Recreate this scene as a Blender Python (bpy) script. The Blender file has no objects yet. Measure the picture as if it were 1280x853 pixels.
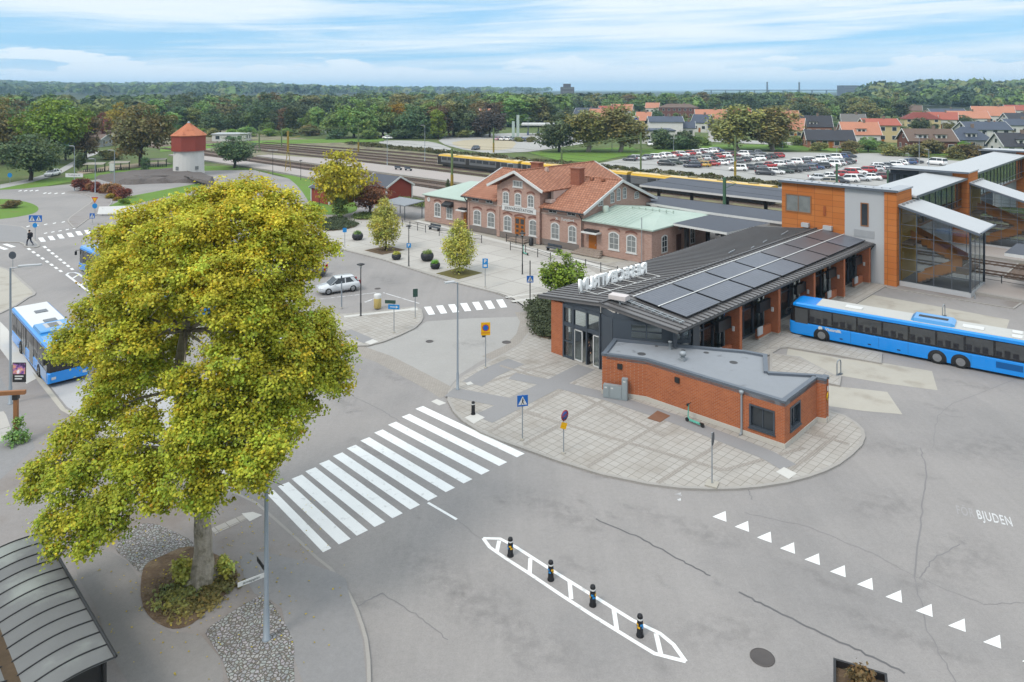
import bpy, math, random
import numpy as np
from mathutils import Vector, Matrix
from mathutils.noise import fractal, noise as mnoise
R = math.radians
random.seed(7)
S = bpy.context.scene
C = S.collection
# ------------------------------------------------------------- camera, sky, sun, exposure
F, H, HZ = 890.0, 20.0, 112.0          # focal length in pixels of the 1280 px wide photograph, eye height, horizon row
cam = bpy.data.cameras.new('camera'); camo = bpy.data.objects.new('camera', cam); C.objects.link(camo)
camo.location = (0, 0, H); camo.rotation_euler = (R(90), 0, 0)
cam.sensor_width = 36; cam.lens = F / 1280 * 36; cam.shift_y = -(426.5 - HZ) / 1280
cam.clip_start = .5; cam.clip_end = 30000
S.camera = camo
SUN_EL, SUN_AZ = 50, 225               # azimuth clockwise from +Y: behind the camera, a little to the left
SKYS, SUNS, EXPO, ZENITH, SKYTINT = .085, 1.5, .46, .9, (.62, .98, 1.2)
w = bpy.data.worlds.new('World'); S.world = w; w.use_nodes = True
nt = w.node_tree; nt.nodes.clear()
def N(t, typ, **kw):
    n = t.nodes.new(typ)
    for k, v in kw.items():
        if k.startswith('i_'):
            n.inputs[k[2:].replace('_', ' ')].default_value = v
        else: setattr(n, k, v)
    return n
def mth(t, op, a, b=None, c=None, clamp=False):
    n = t.nodes.new('ShaderNodeMath'); n.operation = op; n.use_clamp = clamp
    for i, v in enumerate((a, b, c)):
        if v is None: continue
        if isinstance(v, (int, float)): n.inputs[i].default_value = v
        else: t.links.new(v, n.inputs[i])
    return n.outputs[0]
def mixc(t, f, a, b, bt='MIX'):
    n = t.nodes.new('ShaderNodeMix'); n.data_type = 'RGBA'; n.blend_type = bt
    for s, v in ((0, f), (6, a), (7, b)):
        if isinstance(v, (int, float)): n.inputs[s].default_value = v
        elif isinstance(v, tuple): n.inputs[s].default_value = (*v[:3], 1)
        else: t.links.new(v, n.inputs[s])
    return n.outputs[2]
def ramp(t, x, lo, hi):
    n = t.nodes.new('ShaderNodeMapRange'); n.interpolation_type = 'SMOOTHSTEP'
    t.links.new(x, n.inputs[0]); n.inputs[1].default_value = lo; n.inputs[2].default_value = hi
    return n.outputs[0]
sky = N(nt, 'ShaderNodeTexSky', sky_type='NISHITA', sun_disc=False, sun_elevation=R(SUN_EL), sun_rotation=R(SUN_AZ), air_density=1.0, dust_density=.6, ozone_density=1.5)
tc = N(nt, 'ShaderNodeTexCoord'); sep = N(nt, 'ShaderNodeSeparateXYZ'); nt.links.new(tc.outputs['Generated'], sep.inputs[0])
az = mth(nt, 'ARCTAN2', sep.outputs[0], sep.outputs[1]); el = mth(nt, 'ARCSINE', sep.outputs[2])
def skynoise(sa, se, tilt, scale, detail, rough, dist, off=0.0):
    v = N(nt, 'ShaderNodeCombineXYZ'); nt.links.new(mth(nt, 'MULTIPLY_ADD', az, sa, off), v.inputs[0]); nt.links.new(mth(nt, 'MULTIPLY_ADD', el, se, mth(nt, 'MULTIPLY', az, tilt)), v.inputs[1])
    n = N(nt, 'ShaderNodeTexNoise', i_Scale=scale, i_Detail=float(detail), i_Roughness=rough, i_Distortion=dist); nt.links.new(v.outputs[0], n.inputs['Vector']); return n.outputs[0]
n1 = skynoise(1.3, 13, .5, 1.0, 9, .58, .6, 3.1)          # broad veils of thin cloud
n2 = skynoise(2.2, 46, -1.6, 1.0, 10, .62, 1.0, 9.0)      # drawn-out streaks
hi = ramp(nt, el, .05, .30)                               # closed cloud towards the zenith
cl = mth(nt, 'ADD', mth(nt, 'MULTIPLY', n1, .55), mth(nt, 'MULTIPLY', n2, .45))
cl = mth(nt, 'ADD', cl, mth(nt, 'MULTIPLY', hi, .16))
band = mth(nt, 'SUBTRACT', 1.0, mth(nt, 'MULTIPLY', mth(nt, 'ABSOLUTE', mth(nt, 'SUBTRACT', el, .056)), 34), clamp=True)   # clearer strip low down
cl = ramp(nt, mth(nt, 'SUBTRACT', cl, mth(nt, 'MULTIPLY', band, .07)), .375, .59)
n3 = skynoise(7, 40, 0, 1.0, 8, .55, .1, 1.7)
hgt = mth(nt, 'SUBTRACT', mth(nt, 'MULTIPLY_ADD', n3, .13, -.028), el)
cum = mth(nt, 'MULTIPLY', ramp(nt, hgt, -.001, .007), .9)
low = mth(nt, 'MULTIPLY', mth(nt, 'SUBTRACT', 1.0, ramp(nt, el, .0, .05)), .72)
allc = mth(nt, 'MAXIMUM', mth(nt, 'MAXIMUM', mth(nt, 'MULTIPLY', cl, .93), cum), low)
skyc = mixc(nt, .8, mixc(nt, 1.0, sky.outputs[0], SKYTINT, 'MULTIPLY'), (3.3, 6.0, 8.6))
cb = mixc(nt, n3, (7.3, 8.2, 8.9), (8.7, 9.2, 9.4))
cie = mth(nt, 'MULTIPLY_ADD', ramp(nt, el, .13, 1.2), ZENITH, 1.0)  # an overcast sky is brightest overhead
cc3 = N(nt, 'ShaderNodeCombineColor'); [nt.links.new(cie, cc3.inputs[i]) for i in range(3)]
cb = mixc(nt, 1.0, cb, cc3.outputs[0], 'MULTIPLY')
fin = mixc(nt, allc, skyc, cb)
bg = N(nt, 'ShaderNodeBackground', i_Strength=SKYS); nt.links.new(fin, bg.inputs[0])
wo = N(nt, 'ShaderNodeOutputWorld'); nt.links.new(bg.outputs[0], wo.inputs[0])
sl = bpy.data.lights.new('sun', 'SUN'); sl.energy = SUNS; sl.angle = R(16); sl.color = (1, .93, .84)
so = bpy.data.objects.new('sun', sl); C.objects.link(so); so.rotation_euler = (R(90 - SUN_EL), 0, R(180 - SUN_AZ))
S.view_settings.view_transform = 'Standard'; S.view_settings.look = 'None'; S.view_settings.exposure = EXPO; S.view_settings.gamma = 1
S.view_settings.use_curve_mapping = False
S.render.engine = 'CYCLES'
S.cycles.max_bounces = 8; S.cycles.transparent_max_bounces = 24; S.cycles.diffuse_bounces = 3; S.cycles.volume_bounces = 1
S.cycles.use_denoising = True; S.cycles.caustics_reflective = False; S.cycles.caustics_refractive = False

# ------------------------------------------------------------- coordinates
UX, UY = math.sin(R(44.7)), math.cos(R(44.7))
OT = (10.93, 46.7)                      # ground point below the low corner of the terminal roof
def G(px, py, z=0.0):                   # ground point (height z) seen at a pixel of the photograph
    Y = F * (H - z) / (py - HZ); return ((px - 640) / F * Y, Y)
def GG(pts, z=0.0): return [G(a, b, z) for a, b in pts]
def UV(u, v): return (OT[0] + u * UX - v * UY, OT[1] + u * UY + v * UX)
RZT = math.atan2(UY, UX)                # heading of the terminal's long side

# ------------------------------------------------------------- meshes, things, parts
class MB:
    def __init__(s): s.v = []; s.f = []; s.m = []; s.sm = []
    def add(s, vs, fs, m=0, smooth=False):
        o = len(s.v); s.v += [tuple(p) for p in vs]
        for f in fs: s.f.append(tuple(i + o for i in f)); s.m.append(m); s.sm.append(smooth)
        return s
    def box(s, x0, y0, z0, x1, y1, z1, m=0):
        if x0 > x1: x0, x1 = x1, x0
        if y0 > y1: y0, y1 = y1, y0
        if z0 > z1: z0, z1 = z1, z0
        return s.add([(x0,y0,z0),(x1,y0,z0),(x1,y1,z0),(x0,y1,z0),(x0,y0,z1),(x1,y0,z1),(x1,y1,z1),(x0,y1,z1)],
              [(0,3,2,1),(4,5,6,7),(0,1,5,4),(1,2,6,5),(2,3,7,6),(3,0,4,7)], m)
    def cbox(s, c, size, m=0, rz=0, ry=0, rx=0):
        M_ = Matrix.Translation(c) @ Matrix.Rotation(rz, 4, 'Z') @ Matrix.Rotation(ry, 4, 'Y') @ Matrix.Rotation(rx, 4, 'X')
        a, b, d = size[0] / 2, size[1] / 2, size[2] / 2
        vs = [M_ @ Vector(p) for p in [(-a,-b,-d),(a,-b,-d),(a,b,-d),(-a,b,-d),(-a,-b,d),(a,-b,d),(a,b,d),(-a,b,d)]]
        return s.add(vs, [(0,3,2,1),(4,5,6,7),(0,1,5,4),(1,2,6,5),(2,3,7,6),(3,0,4,7)], m)
    def prism(s, poly, z0, z1, m=0, mt=None, bottom=True):
        a = sum(poly[i][0] * poly[(i+1) % len(poly)][1] - poly[(i+1) % len(poly)][0] * poly[i][1] for i in range(len(poly)))
        if a < 0: poly = poly[::-1]
        n = len(poly); f0 = z0 if callable(z0) else (lambda x, y: z0); f1 = z1 if callable(z1) else (lambda x, y: z1)
        vs = [(p[0], p[1], f0(p[0], p[1])) for p in poly] + [(p[0], p[1], f1(p[0], p[1])) for p in poly]
        s.add(vs, [(i, (i+1) % n, n + (i+1) % n, n + i) for i in range(n)], m)
        s.add(vs[n:], [tuple(range(n))], m if mt is None else mt)
        if bottom: s.add(vs[:n], [tuple(range(n))[::-1]], m)
        return s
    def sheet(s, poly, z=0.0, m=0):
        a = sum(poly[i][0] * poly[(i+1) % len(poly)][1] - poly[(i+1) % len(poly)][0] * poly[i][1] for i in range(len(poly)))
        if a < 0: poly = poly[::-1]
        return s.add([(p[0], p[1], z) for p in poly], [tuple(range(len(poly)))], m)
    def quad(s, *p, m=0): return s.add(p, [tuple(range(len(p)))], m)
    def slab(s, pts, t, m=0):            # planar polygon of 3-D points, thickened along its normal downwards
        P_ = [Vector(p) for p in pts]; n = (P_[1] - P_[0]).cross(P_[2] - P_[0]).normalized()
        if n.z < 0: P_ = P_[::-1]; n = -n
        k = len(P_); vs = P_ + [p - n * t for p in P_]
        return s.add(vs, [tuple(range(k)), tuple(range(2*k-1, k-1, -1))] + [(i, k+i, k+(i+1) % k, (i+1) % k) for i in range(k)], m)
    def tube(s, p, q, r, n=8, r2=None, m=0, cap=True, smooth=True):
        p, q = Vector(p), Vector(q); d = q - p
        if d.length < 1e-6: return s
        d.normalize(); a = d.orthogonal().normalized(); b = d.cross(a); r2 = r if r2 is None else r2
        vs = [p + (a * math.cos(2*math.pi*i/n) + b * math.sin(2*math.pi*i/n)) * r for i in range(n)] + [q + (a * math.cos(2*math.pi*i/n) + b * math.sin(2*math.pi*i/n)) * r2 for i in range(n)]
        s.add(vs, [(i, (i+1) % n, n + (i+1) % n, n + i) for i in range(n)], m, smooth)
        if cap: s.add(vs, [tuple(range(n))[::-1], tuple(range(n, 2*n))], m)
        return s
    def limb(s, pts, rad, n=12, m=0, lump=0.0, seed=0):
        """one continuous tapering limb through pts"""
        rr = random.Random(seed); a = None; vs = []; k = len(pts)
        for i in range(k):
            d = (Vector(pts[min(i+1, k-1)]) - Vector(pts[max(i-1, 0)])).normalized(); a = d.orthogonal().normalized() if a is None else (a - d * a.dot(d)).normalized(); b_ = d.cross(a)
            vs += [tuple(Vector(pts[i]) + (a * math.cos(2*math.pi*j/n) + b_ * math.sin(2*math.pi*j/n)) * rad[i] * (1 + rr.uniform(-lump, lump))) for j in range(n)]
        s.add(vs, [(i*n+j, i*n+(j+1) % n, (i+1)*n+(j+1) % n, (i+1)*n+j) for i in range(k-1) for j in range(n)], m, True)
        return s
    def path(s, pts, r, n=6, m=0):
        for a, b in zip(pts, pts[1:]): s.tube(a, b, r, n, m=m)
        return s
    def lathe(s, c, prof, n=16, m=0, smooth=True):
        vs = []
        for r, z in prof: vs += [(c[0] + r*math.cos(2*math.pi*i/n), c[1] + r*math.sin(2*math.pi*i/n), c[2] + z) for i in range(n)]
        fs = [(k*n+i, k*n+(i+1) % n, (k+1)*n+(i+1) % n, (k+1)*n+i) for k in range(len(prof)-1) for i in range(n)]
        s.add(vs, fs, m, smooth); k = len(prof) - 1
        s.add(vs, [tuple(range(n))[::-1], tuple(range(k*n, k*n+n))], m)
        return s
    def disc(s, c, r, nrm, n=20, m=0, t=.01):
        nrm = Vector(nrm).normalized(); return s.tube(Vector(c), Vector(c) + nrm * t, r, n, m=m, smooth=False)
    def mesh(s, name, mats):
        me = bpy.data.meshes.new(name); me.from_pydata(s.v, [], s.f)
        for m in (mats if isinstance(mats, (list, tuple)) else [mats]): me.materials.append(m)
        me.polygons.foreach_set('material_index', s.m); me.polygons.foreach_set('use_smooth', s.sm); me.update()
        return me
    def build(s, name, mats, parent=None, loc=(0,0,0), rz=0):
        o = bpy.data.objects.new(name, s.mesh(name, mats)); C.objects.link(o); o.location = loc; o.rotation_euler.z = rz
        if parent is not None: o.parent = parent
        return o
def tag(o, label=None, cat=None, group=None, kind=None):
    if label: o['label'] = label
    if cat: o['category'] = cat
    if group: o['group'] = group
    if kind: o['kind'] = kind
    return o
def thing(name, label, cat, loc=(0,0,0), rz=0, group=None):
    o = bpy.data.objects.new(name, None); C.objects.link(o); o.empty_display_size = .2
    o.location = loc if len(loc) == 3 else (*loc, 0); o.rotation_euler.z = rz
    return tag(o, label, cat, group)
KIDS = {}
def kids(o): return [c for c in bpy.data.objects if c.parent == o]
def clone(src, loc=None, rz=None, label=None, group=None, tree=None, scale=None, color=None):
    tree = tree or tree_of(src)
    def cp(t, par):
        o, ch = t; c = o.copy(); C.objects.link(c)
        if par is not None: c.parent = par
        if color is not None: c.color = color
        for k in ch: cp(k, c)
        return c
    c = cp(tree, None)
    if loc is not None: c.location = loc if len(loc) == 3 else (*loc, 0)
    if rz is not None: c.rotation_euler.z = rz
    if label: c['label'] = label
    if group: c['group'] = group
    if scale is not None: c.scale = scale if isinstance(scale, (tuple, list)) else (scale,) * 3
    return c
def tree_of(o): return (o, [tree_of(k) for k in kids(o)])
def struct(name, mb, mats, loc=(0,0,0), rz=0): return tag(mb.build(name, mats, None, loc, rz), kind='structure')
def text_mb(s, size, ext=.0, align='CENTER', spacing=1.0, bold=0.0):
    cu = bpy.data.curves.new('lettering', 'FONT'); cu.body = s; cu.size = size; cu.extrude = ext; cu.align_x = align; cu.align_y = 'CENTER'; cu.space_character = spacing; cu.offset = bold; cu.resolution_u = 3
    o = bpy.data.objects.new('lettering', cu); C.objects.link(o); dg = bpy.context.evaluated_depsgraph_get(); dg.update()
    me = bpy.data.meshes.new_from_object(o.evaluated_get(dg)); bpy.data.objects.remove(o); bpy.data.curves.remove(cu)
    return me
def text_obj(name, s, size, mat, parent, loc, rot, ext=.005, spacing=1.0, bold=0.0, align='CENTER'):
    me = text_mb(s, size, ext, align, spacing, bold); me.materials.clear(); me.materials.append(mat); me.name = name
    o = bpy.data.objects.new(name, me); C.objects.link(o); o.location = loc; o.rotation_euler = rot
    if parent is not None: o.parent = parent
    return o

# ------------------------------------------------------------- materials
def lin(c): c /= 255; return c / 12.92 if c <= .04045 else ((c + .055) / 1.055) ** 2.4
K = .62                                  # photographed sRGB (diffuse light included) -> base colour
def col(r, g, b, k=K): return (lin(r) * k, lin(g) * k, lin(b) * k)
MATS = {}
def base_mat(name):
    m = bpy.data.materials.new(name); m.use_nodes = True; t = m.node_tree; MATS[name] = m
    return m, t, t.nodes['Principled BSDF']
def coords(t, kind='Object', rz=0, sc=None):
    tcn = t.nodes.new('ShaderNodeTexCoord'); o = tcn.outputs[kind]
    if rz or sc:
        mpn = t.nodes.new('ShaderNodeMapping'); mpn.inputs['Rotation'].default_value = (0, 0, rz)
        if sc: mpn.inputs['Scale'].default_value = sc
        t.links.new(o, mpn.inputs[0]); o = mpn.outputs[0]
    return o
def nz(t, vec, scale, detail=4, rough=.55, dist=0):
    n = N(t, 'ShaderNodeTexNoise', i_Scale=scale, i_Detail=float(detail), i_Roughness=rough, i_Distortion=float(dist)); t.links.new(vec, n.inputs['Vector']); return n.outputs[0]
def vary(t, c, vec, layers):             # multiply a colour by noise layers (scale, amplitude)
    f = None
    for sc, am in layers:
        x = mth(t, 'MULTIPLY_ADD', nz(t, vec, sc), 2 * am, 1 - am)
        f = x if f is None else mth(t, 'MULTIPLY', f, x)
    cb_ = t.nodes.new('ShaderNodeCombineColor')
    for i in range(3): t.links.new(f, cb_.inputs[i])
    return mixc(t, 1.0, c, cb_.outputs[0], 'MULTIPLY')
def bump(t, p, h, strength=.3, dist=.02):
    b = N(t, 'ShaderNodeBump', i_Strength=strength, i_Distance=dist); t.links.new(h, b.inputs['Height']); t.links.new(b.outputs[0], p.inputs['Normal'])
def M(name, c, rough=.8, layers=((2, .12),), metal=0.0, spec=.3, bmp=None, tint=None, coat=0, objcol=False, streak=None):
    if name in MATS: return MATS[name]
    m, t, p = base_mat(name); vec = coords(t)
    p.inputs['Roughness'].default_value = rough; p.inputs['Metallic'].default_value = metal; p.inputs['Specular IOR Level'].default_value = spec
    if coat: p.inputs['Coat Weight'].default_value = coat; p.inputs['Coat Roughness'].default_value = .08
    cc = c
    if objcol:
        oi = t.nodes.new('ShaderNodeObjectInfo'); cc = oi.outputs['Color']
    if tint:
        c2, sc, lo, hi = tint; cc = mixc(t, ramp(t, nz(t, vec, sc, 5), lo, hi), cc, c2)
    if layers: cc = vary(t, cc, vec, layers)
    if streak: cc = vary(t, cc, coords(t, rz=streak[0], sc=streak[1]), ((1, streak[2]), (3.1, streak[2] * .6)))
    if isinstance(cc, tuple): p.inputs['Base Color'].default_value = (*cc, 1)
    else: t.links.new(cc, p.inputs['Base Color'])
    if bmp: bump(t, p, nz(t, vec, bmp[0]), bmp[1], bmp[2] if len(bmp) > 2 else .02)
    return m
def brickm(name, c1, c2, mortar, bw=.28, bh=.09, ms=.012, layers=((.6, .12), (6, .1))):
    m, t, p = base_mat(name); vec = coords(t); sp = t.nodes.new('ShaderNodeSeparateXYZ'); t.links.new(vec, sp.inputs[0])
    cb_ = t.nodes.new('ShaderNodeCombineXYZ'); t.links.new(mth(t, 'ADD', sp.outputs[0], sp.outputs[1]), cb_.inputs[0]); t.links.new(sp.outputs[2], cb_.inputs[1])
    b = N(t, 'ShaderNodeTexBrick', i_Scale=1.0); b.inputs['Brick Width'].default_value = bw; b.inputs['Row Height'].default_value = bh; b.inputs['Mortar Size'].default_value = ms
    b.inputs['Mortar Smooth'].default_value = .3
    b.inputs['Color1'].default_value = (*c1, 1); b.inputs['Color2'].default_value = (*c2, 1); b.inputs['Mortar'].default_value = (*mortar, 1)
    t.links.new(cb_.outputs[0], b.inputs['Vector'])
    t.links.new(vary(t, b.outputs[0], vec, layers), p.inputs['Base Color']); p.inputs['Roughness'].default_value = .88; p.inputs['Specular IOR Level'].default_value = .2
    bump(t, p, b.outputs[1], -.4, .01)
    return m
def gridm(name, c1, c2, joint, w_, h_, ms, rz=0, off=0.0, layers=((.25, .1), (3, .07)), rough=.85, tint=None):
    m, t, p = base_mat(name); vec = coords(t, rz=rz)
    b = N(t, 'ShaderNodeTexBrick', i_Scale=1.0, offset=off); b.inputs['Brick Width'].default_value = w_; b.inputs['Row Height'].default_value = h_; b.inputs['Mortar Size'].default_value = ms
    b.inputs['Mortar Smooth'].default_value = .2
    b.inputs['Color1'].default_value = (*c1, 1); b.inputs['Color2'].default_value = (*c2, 1); b.inputs['Mortar'].default_value = (*joint, 1)
    t.links.new(vec, b.inputs['Vector']); cc = b.outputs[0]
    if tint: cc = mixc(t, mth(t, 'MULTIPLY', ramp(t, nz(t, coords(t), tint[1], 6), tint[2], tint[3]), tint[4]), cc, tint[0])
    t.links.new(vary(t, cc, coords(t), layers), p.inputs['Base Color']); p.inputs['Roughness'].default_value = rough; p.inputs['Specular IOR Level'].default_value = .25
    bump(t, p, b.outputs[1], -.25, .01)
    return m
def glassm(name, tint, gloss=.22, rough=.02):
    m, t, p = base_mat(name); t.nodes.remove(p); o = t.nodes['Material Output']
    tr = N(t, 'ShaderNodeBsdfTransparent'); tr.inputs[0].default_value = (*tint, 1); gl = N(t, 'ShaderNodeBsdfGlossy'); gl.inputs['Roughness'].default_value = rough
    gl.inputs[0].default_value = (.9, .95, 1, 1)
    lw = N(t, 'ShaderNodeLayerWeight', i_Blend=.25)
    mx = t.nodes.new('ShaderNodeMixShader'); t.links.new(mth(t, 'MULTIPLY_ADD', lw.outputs[0], .7, gloss * .5, clamp=True), mx.inputs[0]); t.links.new(tr.outputs[0], mx.inputs[1]); t.links.new(gl.outputs[0], mx.inputs[2]); t.links.new(mx.outputs[0], o.inputs[0])
    return m
def leafm(name, c, var=.25, trans=.25, hue=.06):
    m, t, p = base_mat(name); o = t.nodes['Material Output']
    at = N(t, 'ShaderNodeVertexColor', layer_name='Col'); oi = N(t, 'ShaderNodeObjectInfo')
    base = mixc(t, 1.0, c, at.outputs[0], 'MULTIPLY')
    hs = N(t, 'ShaderNodeHueSaturation'); t.links.new(base, hs.inputs['Color'])
    t.links.new(mth(t, 'MULTIPLY_ADD', oi.outputs['Random'], hue, .5 - hue / 2), hs.inputs['Hue']); t.links.new(mth(t, 'MULTIPLY_ADD', oi.outputs['Random'], var * 2, 1 - var), hs.inputs['Value'])
    t.links.new(hs.outputs[0], p.inputs['Base Color']); p.inputs['Roughness'].default_value = .6; p.inputs['Specular IOR Level'].default_value = .25
    tl = N(t, 'ShaderNodeBsdfTranslucent'); t.links.new(hs.outputs[0], tl.inputs[0])
    mx = N(t, 'ShaderNodeMixShader'); mx.inputs[0].default_value = trans; t.links.new(p.outputs[0], mx.inputs[1]); t.links.new(tl.outputs[0], mx.inputs[2]); t.links.new(mx.outputs[0], o.inputs[0])
    return m

ASPH = M('asphalt', col(168, 163, 160), .9, ((.05, .05), (.3, .04), (1.1, .05), (5, .12), (16, .2)), streak=(-R(45.3), (.9, .04, 1), .08), bmp=(60, .25, .01), tint=(col(158, 154, 152), .11, .42, .65))
ASPH2 = M('asphalt_walk', col(162, 156, 153), .9, ((.1, .08), (.5, .10), (2, .06), (6, .09), (18, .14)), bmp=(60, .2, .01), tint=(col(146, 137, 131), .25, .45, .65))
ASPHD = M('asphalt_patch', col(157, 155, 155), .9, ((.3, .09), (1.5, .06), (6, .09), (18, .13)))
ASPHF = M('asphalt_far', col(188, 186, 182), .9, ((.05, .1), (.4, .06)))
TAR = M('tar_seam', col(112, 110, 111), .7, ((1.5, .35),))
WHITE_P = M('road_paint', col(243, 243, 241, .74), .7, ((.5, .05), (1.6, .06), (18, .08)), tint=(col(198, 196, 194, .68), 3, .56, .8))
WORN_P = M('worn_paint', col(222, 222, 222, .68), .8, ((6, .1),), tint=(col(180, 178, 178), 3.0, .5, .6))
KERB = M('kerb_stone', col(180, 175, 169), .85, ((1, .12), (12, .12)))
CONC = M('concrete', col(196, 190, 178), .88, ((.3, .08), (2, .07), (20, .05)), tint=(col(176, 168, 155), .5, .5, .7))
GRASS = M('lawn', col(116, 152, 58, .58), .95, ((.12, .14), (1.5, .14), (20, .25)), tint=(col(140, 140, 75, .5), .35, .55, .75), bmp=(14, .6, .1))
FIELD = M('rough_grass', col(108, 126, 66, .5), .95, ((.05, .2), (.6, .2), (8, .25)), tint=(col(130, 134, 84, .5), .12, .5, .7))
SOIL = M('soil', col(116, 96, 76), .95, ((.7, .25), (4, .3), (14, .3)), bmp=(9, .8, .1), tint=(col(146, 126, 100), 2.2, .5, .7))
BALLAST = M('ballast', col(128, 110, 98), .95, ((.15, .12), (2, .2), (25, .25)), bmp=(14, .7, .08))
BALLASTG = M('ballast_grassy', col(150, 146, 112), .95, ((.15, .15), (1.5, .2), (20, .25)), tint=(col(126, 116, 100), .3, .45, .6))
ROCK = M('rock', col(118, 110, 106), .92, ((.3, .2), (2, .2), (10, .2)), bmp=(3, .8, .3))
PAV_T = gridm('paving_small', col(194, 189, 182), col(186, 180, 172), col(150, 143, 135), .5, .5, .018, rz=-R(45.3), tint=(col(150, 140, 128), .3, .5, .75, .6))
PAV_P = gridm('paving_large', col(205, 200, 193), col(198, 193, 186), col(160, 155, 149), 3.6, 3.6, .05, rz=-R(47), tint=(col(182, 176, 168), .2, .5, .75, .5))
PAV_DK = M('paving_dark', col(160, 158, 158), .88, ((.5, .06), (8, .08)))
PAV_B = gridm('paving_band', col(182, 175, 166), col(172, 164, 156), col(146, 139, 132), .24, .12, .012, rz=-R(45.3), off=.5)
BRICK_O = brickm('brick_orange', col(200, 112, 66), col(180, 96, 56), col(190, 150, 126), .27, .09, .011, layers=((.5, .14), (2.2, .1), (6, .1)))
BRICK_P = brickm('brick_pink', col(206, 166, 150), col(184, 142, 126), col(204, 186, 176), .3, .1, .014, layers=((.35, .12), (3, .12)))
BRICK_R = brickm('brick_red', col(140, 84, 72), col(122, 70, 60), col(150, 120, 110), .5, .2, .02)
SLATE = M('plinth_stone', col(140, 130, 124), .9, ((1.5, .15),))
TILE = gridm('roof_tile', col(200, 142, 114), col(176, 118, 92), col(134, 90, 72), .42, .5, .05, off=.5, layers=((.25, .16), (2.5, .14), (14, .1)), tint=(col(158, 112, 92), .5, .5, .7, .6))
ZINC = M('dark_seam_metal', col(130, 127, 127), .45, ((.2, .12), (1.2, .1), (8, .06)), metal=.2, spec=.5)
ZINCD = M('seam_shade', col(98, 96, 97), .5, ((2, .1),), metal=.2)  # roof ribs: their shaded sides put into the colour, darker than the sheets
ZINCL = M('grey_flashing', col(118, 126, 137), .45, ((1, .06),), metal=.3, spec=.5)
FELT = M('roof_felt_grey', col(158, 162, 168), .8, ((.3, .08), (2, .07)), tint=(col(118, 121, 126), .9, .6, .75))
FELTD = M('roof_felt_dark', col(92, 96, 106), .75, ((.15, .1), (2, .06)))
COPPER = M('copper_roof', col(190, 208, 196), .6, ((.2, .07), (2, .06)), tint=(col(196, 212, 200), .35, .45, .65))
WHITE = M('white_paint', col(238, 238, 236), .5, ((1.5, .04),))
WHITER = M('white_roof_sheet', col(222, 225, 228, .52), .5, ((.4, .05),))
LGREY = M('light_grey_panel', col(205, 207, 210), .5, ((.3, .03),))
DGREY = M('dark_grey_frame', col(74, 82, 92), .45, ((2, .06),), spec=.5)
BLACK = M('black_metal', col(38, 38, 40), .5, ((3, .1),), spec=.5)
STEEL = M('galvanised_steel', col(176, 182, 187), .45, ((3, .1),), metal=.25)
POLE = M('pole_grey', col(164, 174, 184), .45, ((2, .05),), metal=.2)
ORANGE = brickm('orange_cladding', col(218, 136, 74), col(208, 124, 64), col(148, 94, 56), 1.9, .62, .02, layers=((.3, .06),))
for n_ in ORANGE.node_tree.nodes:
    if n_.type == 'TEX_BRICK': n_.offset = 0
GLASS = glassm('clear_glass', (.84, .89, .9), .12)
GLASSD = M('dark_pane', (.028, .034, .04), .08, ((.8, .3),), spec=.6)
GLASSW = M('curtained_pane', (.17, .18, .18), .12, ((.9, .5),), spec=.6)
YELLOW = M('sign_yellow', col(250, 190, 10), .45, ((2, .02),))
BLUE = M('sign_blue', col(30, 110, 200), .45, ((2, .02),))
CYAN = M('sign_light_blue', col(40, 150, 225), .45, ((2, .02),))
RED = M('sign_red', col(205, 40, 50), .45, ((2, .02),))
REDW = M('red_boards', col(162, 72, 56), .8, ((1, .1), (6, .08)))
WOOD = M('varnished_wood', col(178, 104, 30), .55, ((2, .15), (12, .1)))
WOODP = M('pine_beam', col(168, 116, 76), .7, ((2, .15),))
BARK = M('bark', col(190, 180, 164), .95, ((1.2, .15), (9, .25)), bmp=(9, .9, .06), streak=(0, (7, 7, .9), .38), tint=(col(140, 132, 112), 2.5, .5, .7))
BARKD = M('dark_bark', col(86, 78, 68), .95, ((2, .2),))
RUBBER = M('rubber', (.02, .02, .02), .75, ((4, .2),))
RIM = M('wheel_rim', col(190, 192, 195), .35, ((3, .08),), metal=.7)
def paintm(name, c, **k): return M(name, c, .28, ((.6, .03),), spec=.5, coat=.5, **k)
CARP = paintm('car_paint', (.5, .5, .5), objcol=True)
HEAD = M('headlight_glass', col(225, 230, 235), .1, ((3, .05),), spec=.8)
TAIL = M('taillight_red', col(190, 25, 25), .2, ((3, .05),), spec=.6)
# ------------------------------------------------------------- ground, roads, pavements (each flush sheet a few mm above the one below)
def cobble_mat():
    m, t, p = base_mat('cobbles'); vec = coords(t)
    v = N(t, 'ShaderNodeTexVoronoi', feature='DISTANCE_TO_EDGE', i_Scale=7.5, i_Randomness=.95); t.links.new(vec, v.inputs['Vector'])
    v2 = N(t, 'ShaderNodeTexVoronoi', i_Scale=7.5, i_Randomness=.95); t.links.new(vec, v2.inputs['Vector'])
    h = ramp(t, v.outputs['Distance'], .01, .14)
    c = mixc(t, .28, col(170, 161, 152), v2.outputs['Color'], 'OVERLAY')
    hs = N(t, 'ShaderNodeHueSaturation', i_Saturation=.22); t.links.new(c, hs.inputs['Color'])
    t.links.new(vary(t, mixc(t, h, col(138, 129, 117), hs.outputs[0]), vec, ((.6, .15), (9, .12))), p.inputs['Base Color']); p.inputs['Roughness'].default_value = .9
    bump(t, p, h, .9, .08); return m
COBBLE = cobble_mat()
b = MB(); b.sheet([(-9000, -60), (9000, -60), (9000, 14000), (-9000, 14000)], -.06); struct('ground', b, FIELD)
def sheet(name, pts, mat, z, px=True):
    b = MB(); b.sheet(GG(pts, z) if px else pts, z); return struct(name, b, mat)
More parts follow.
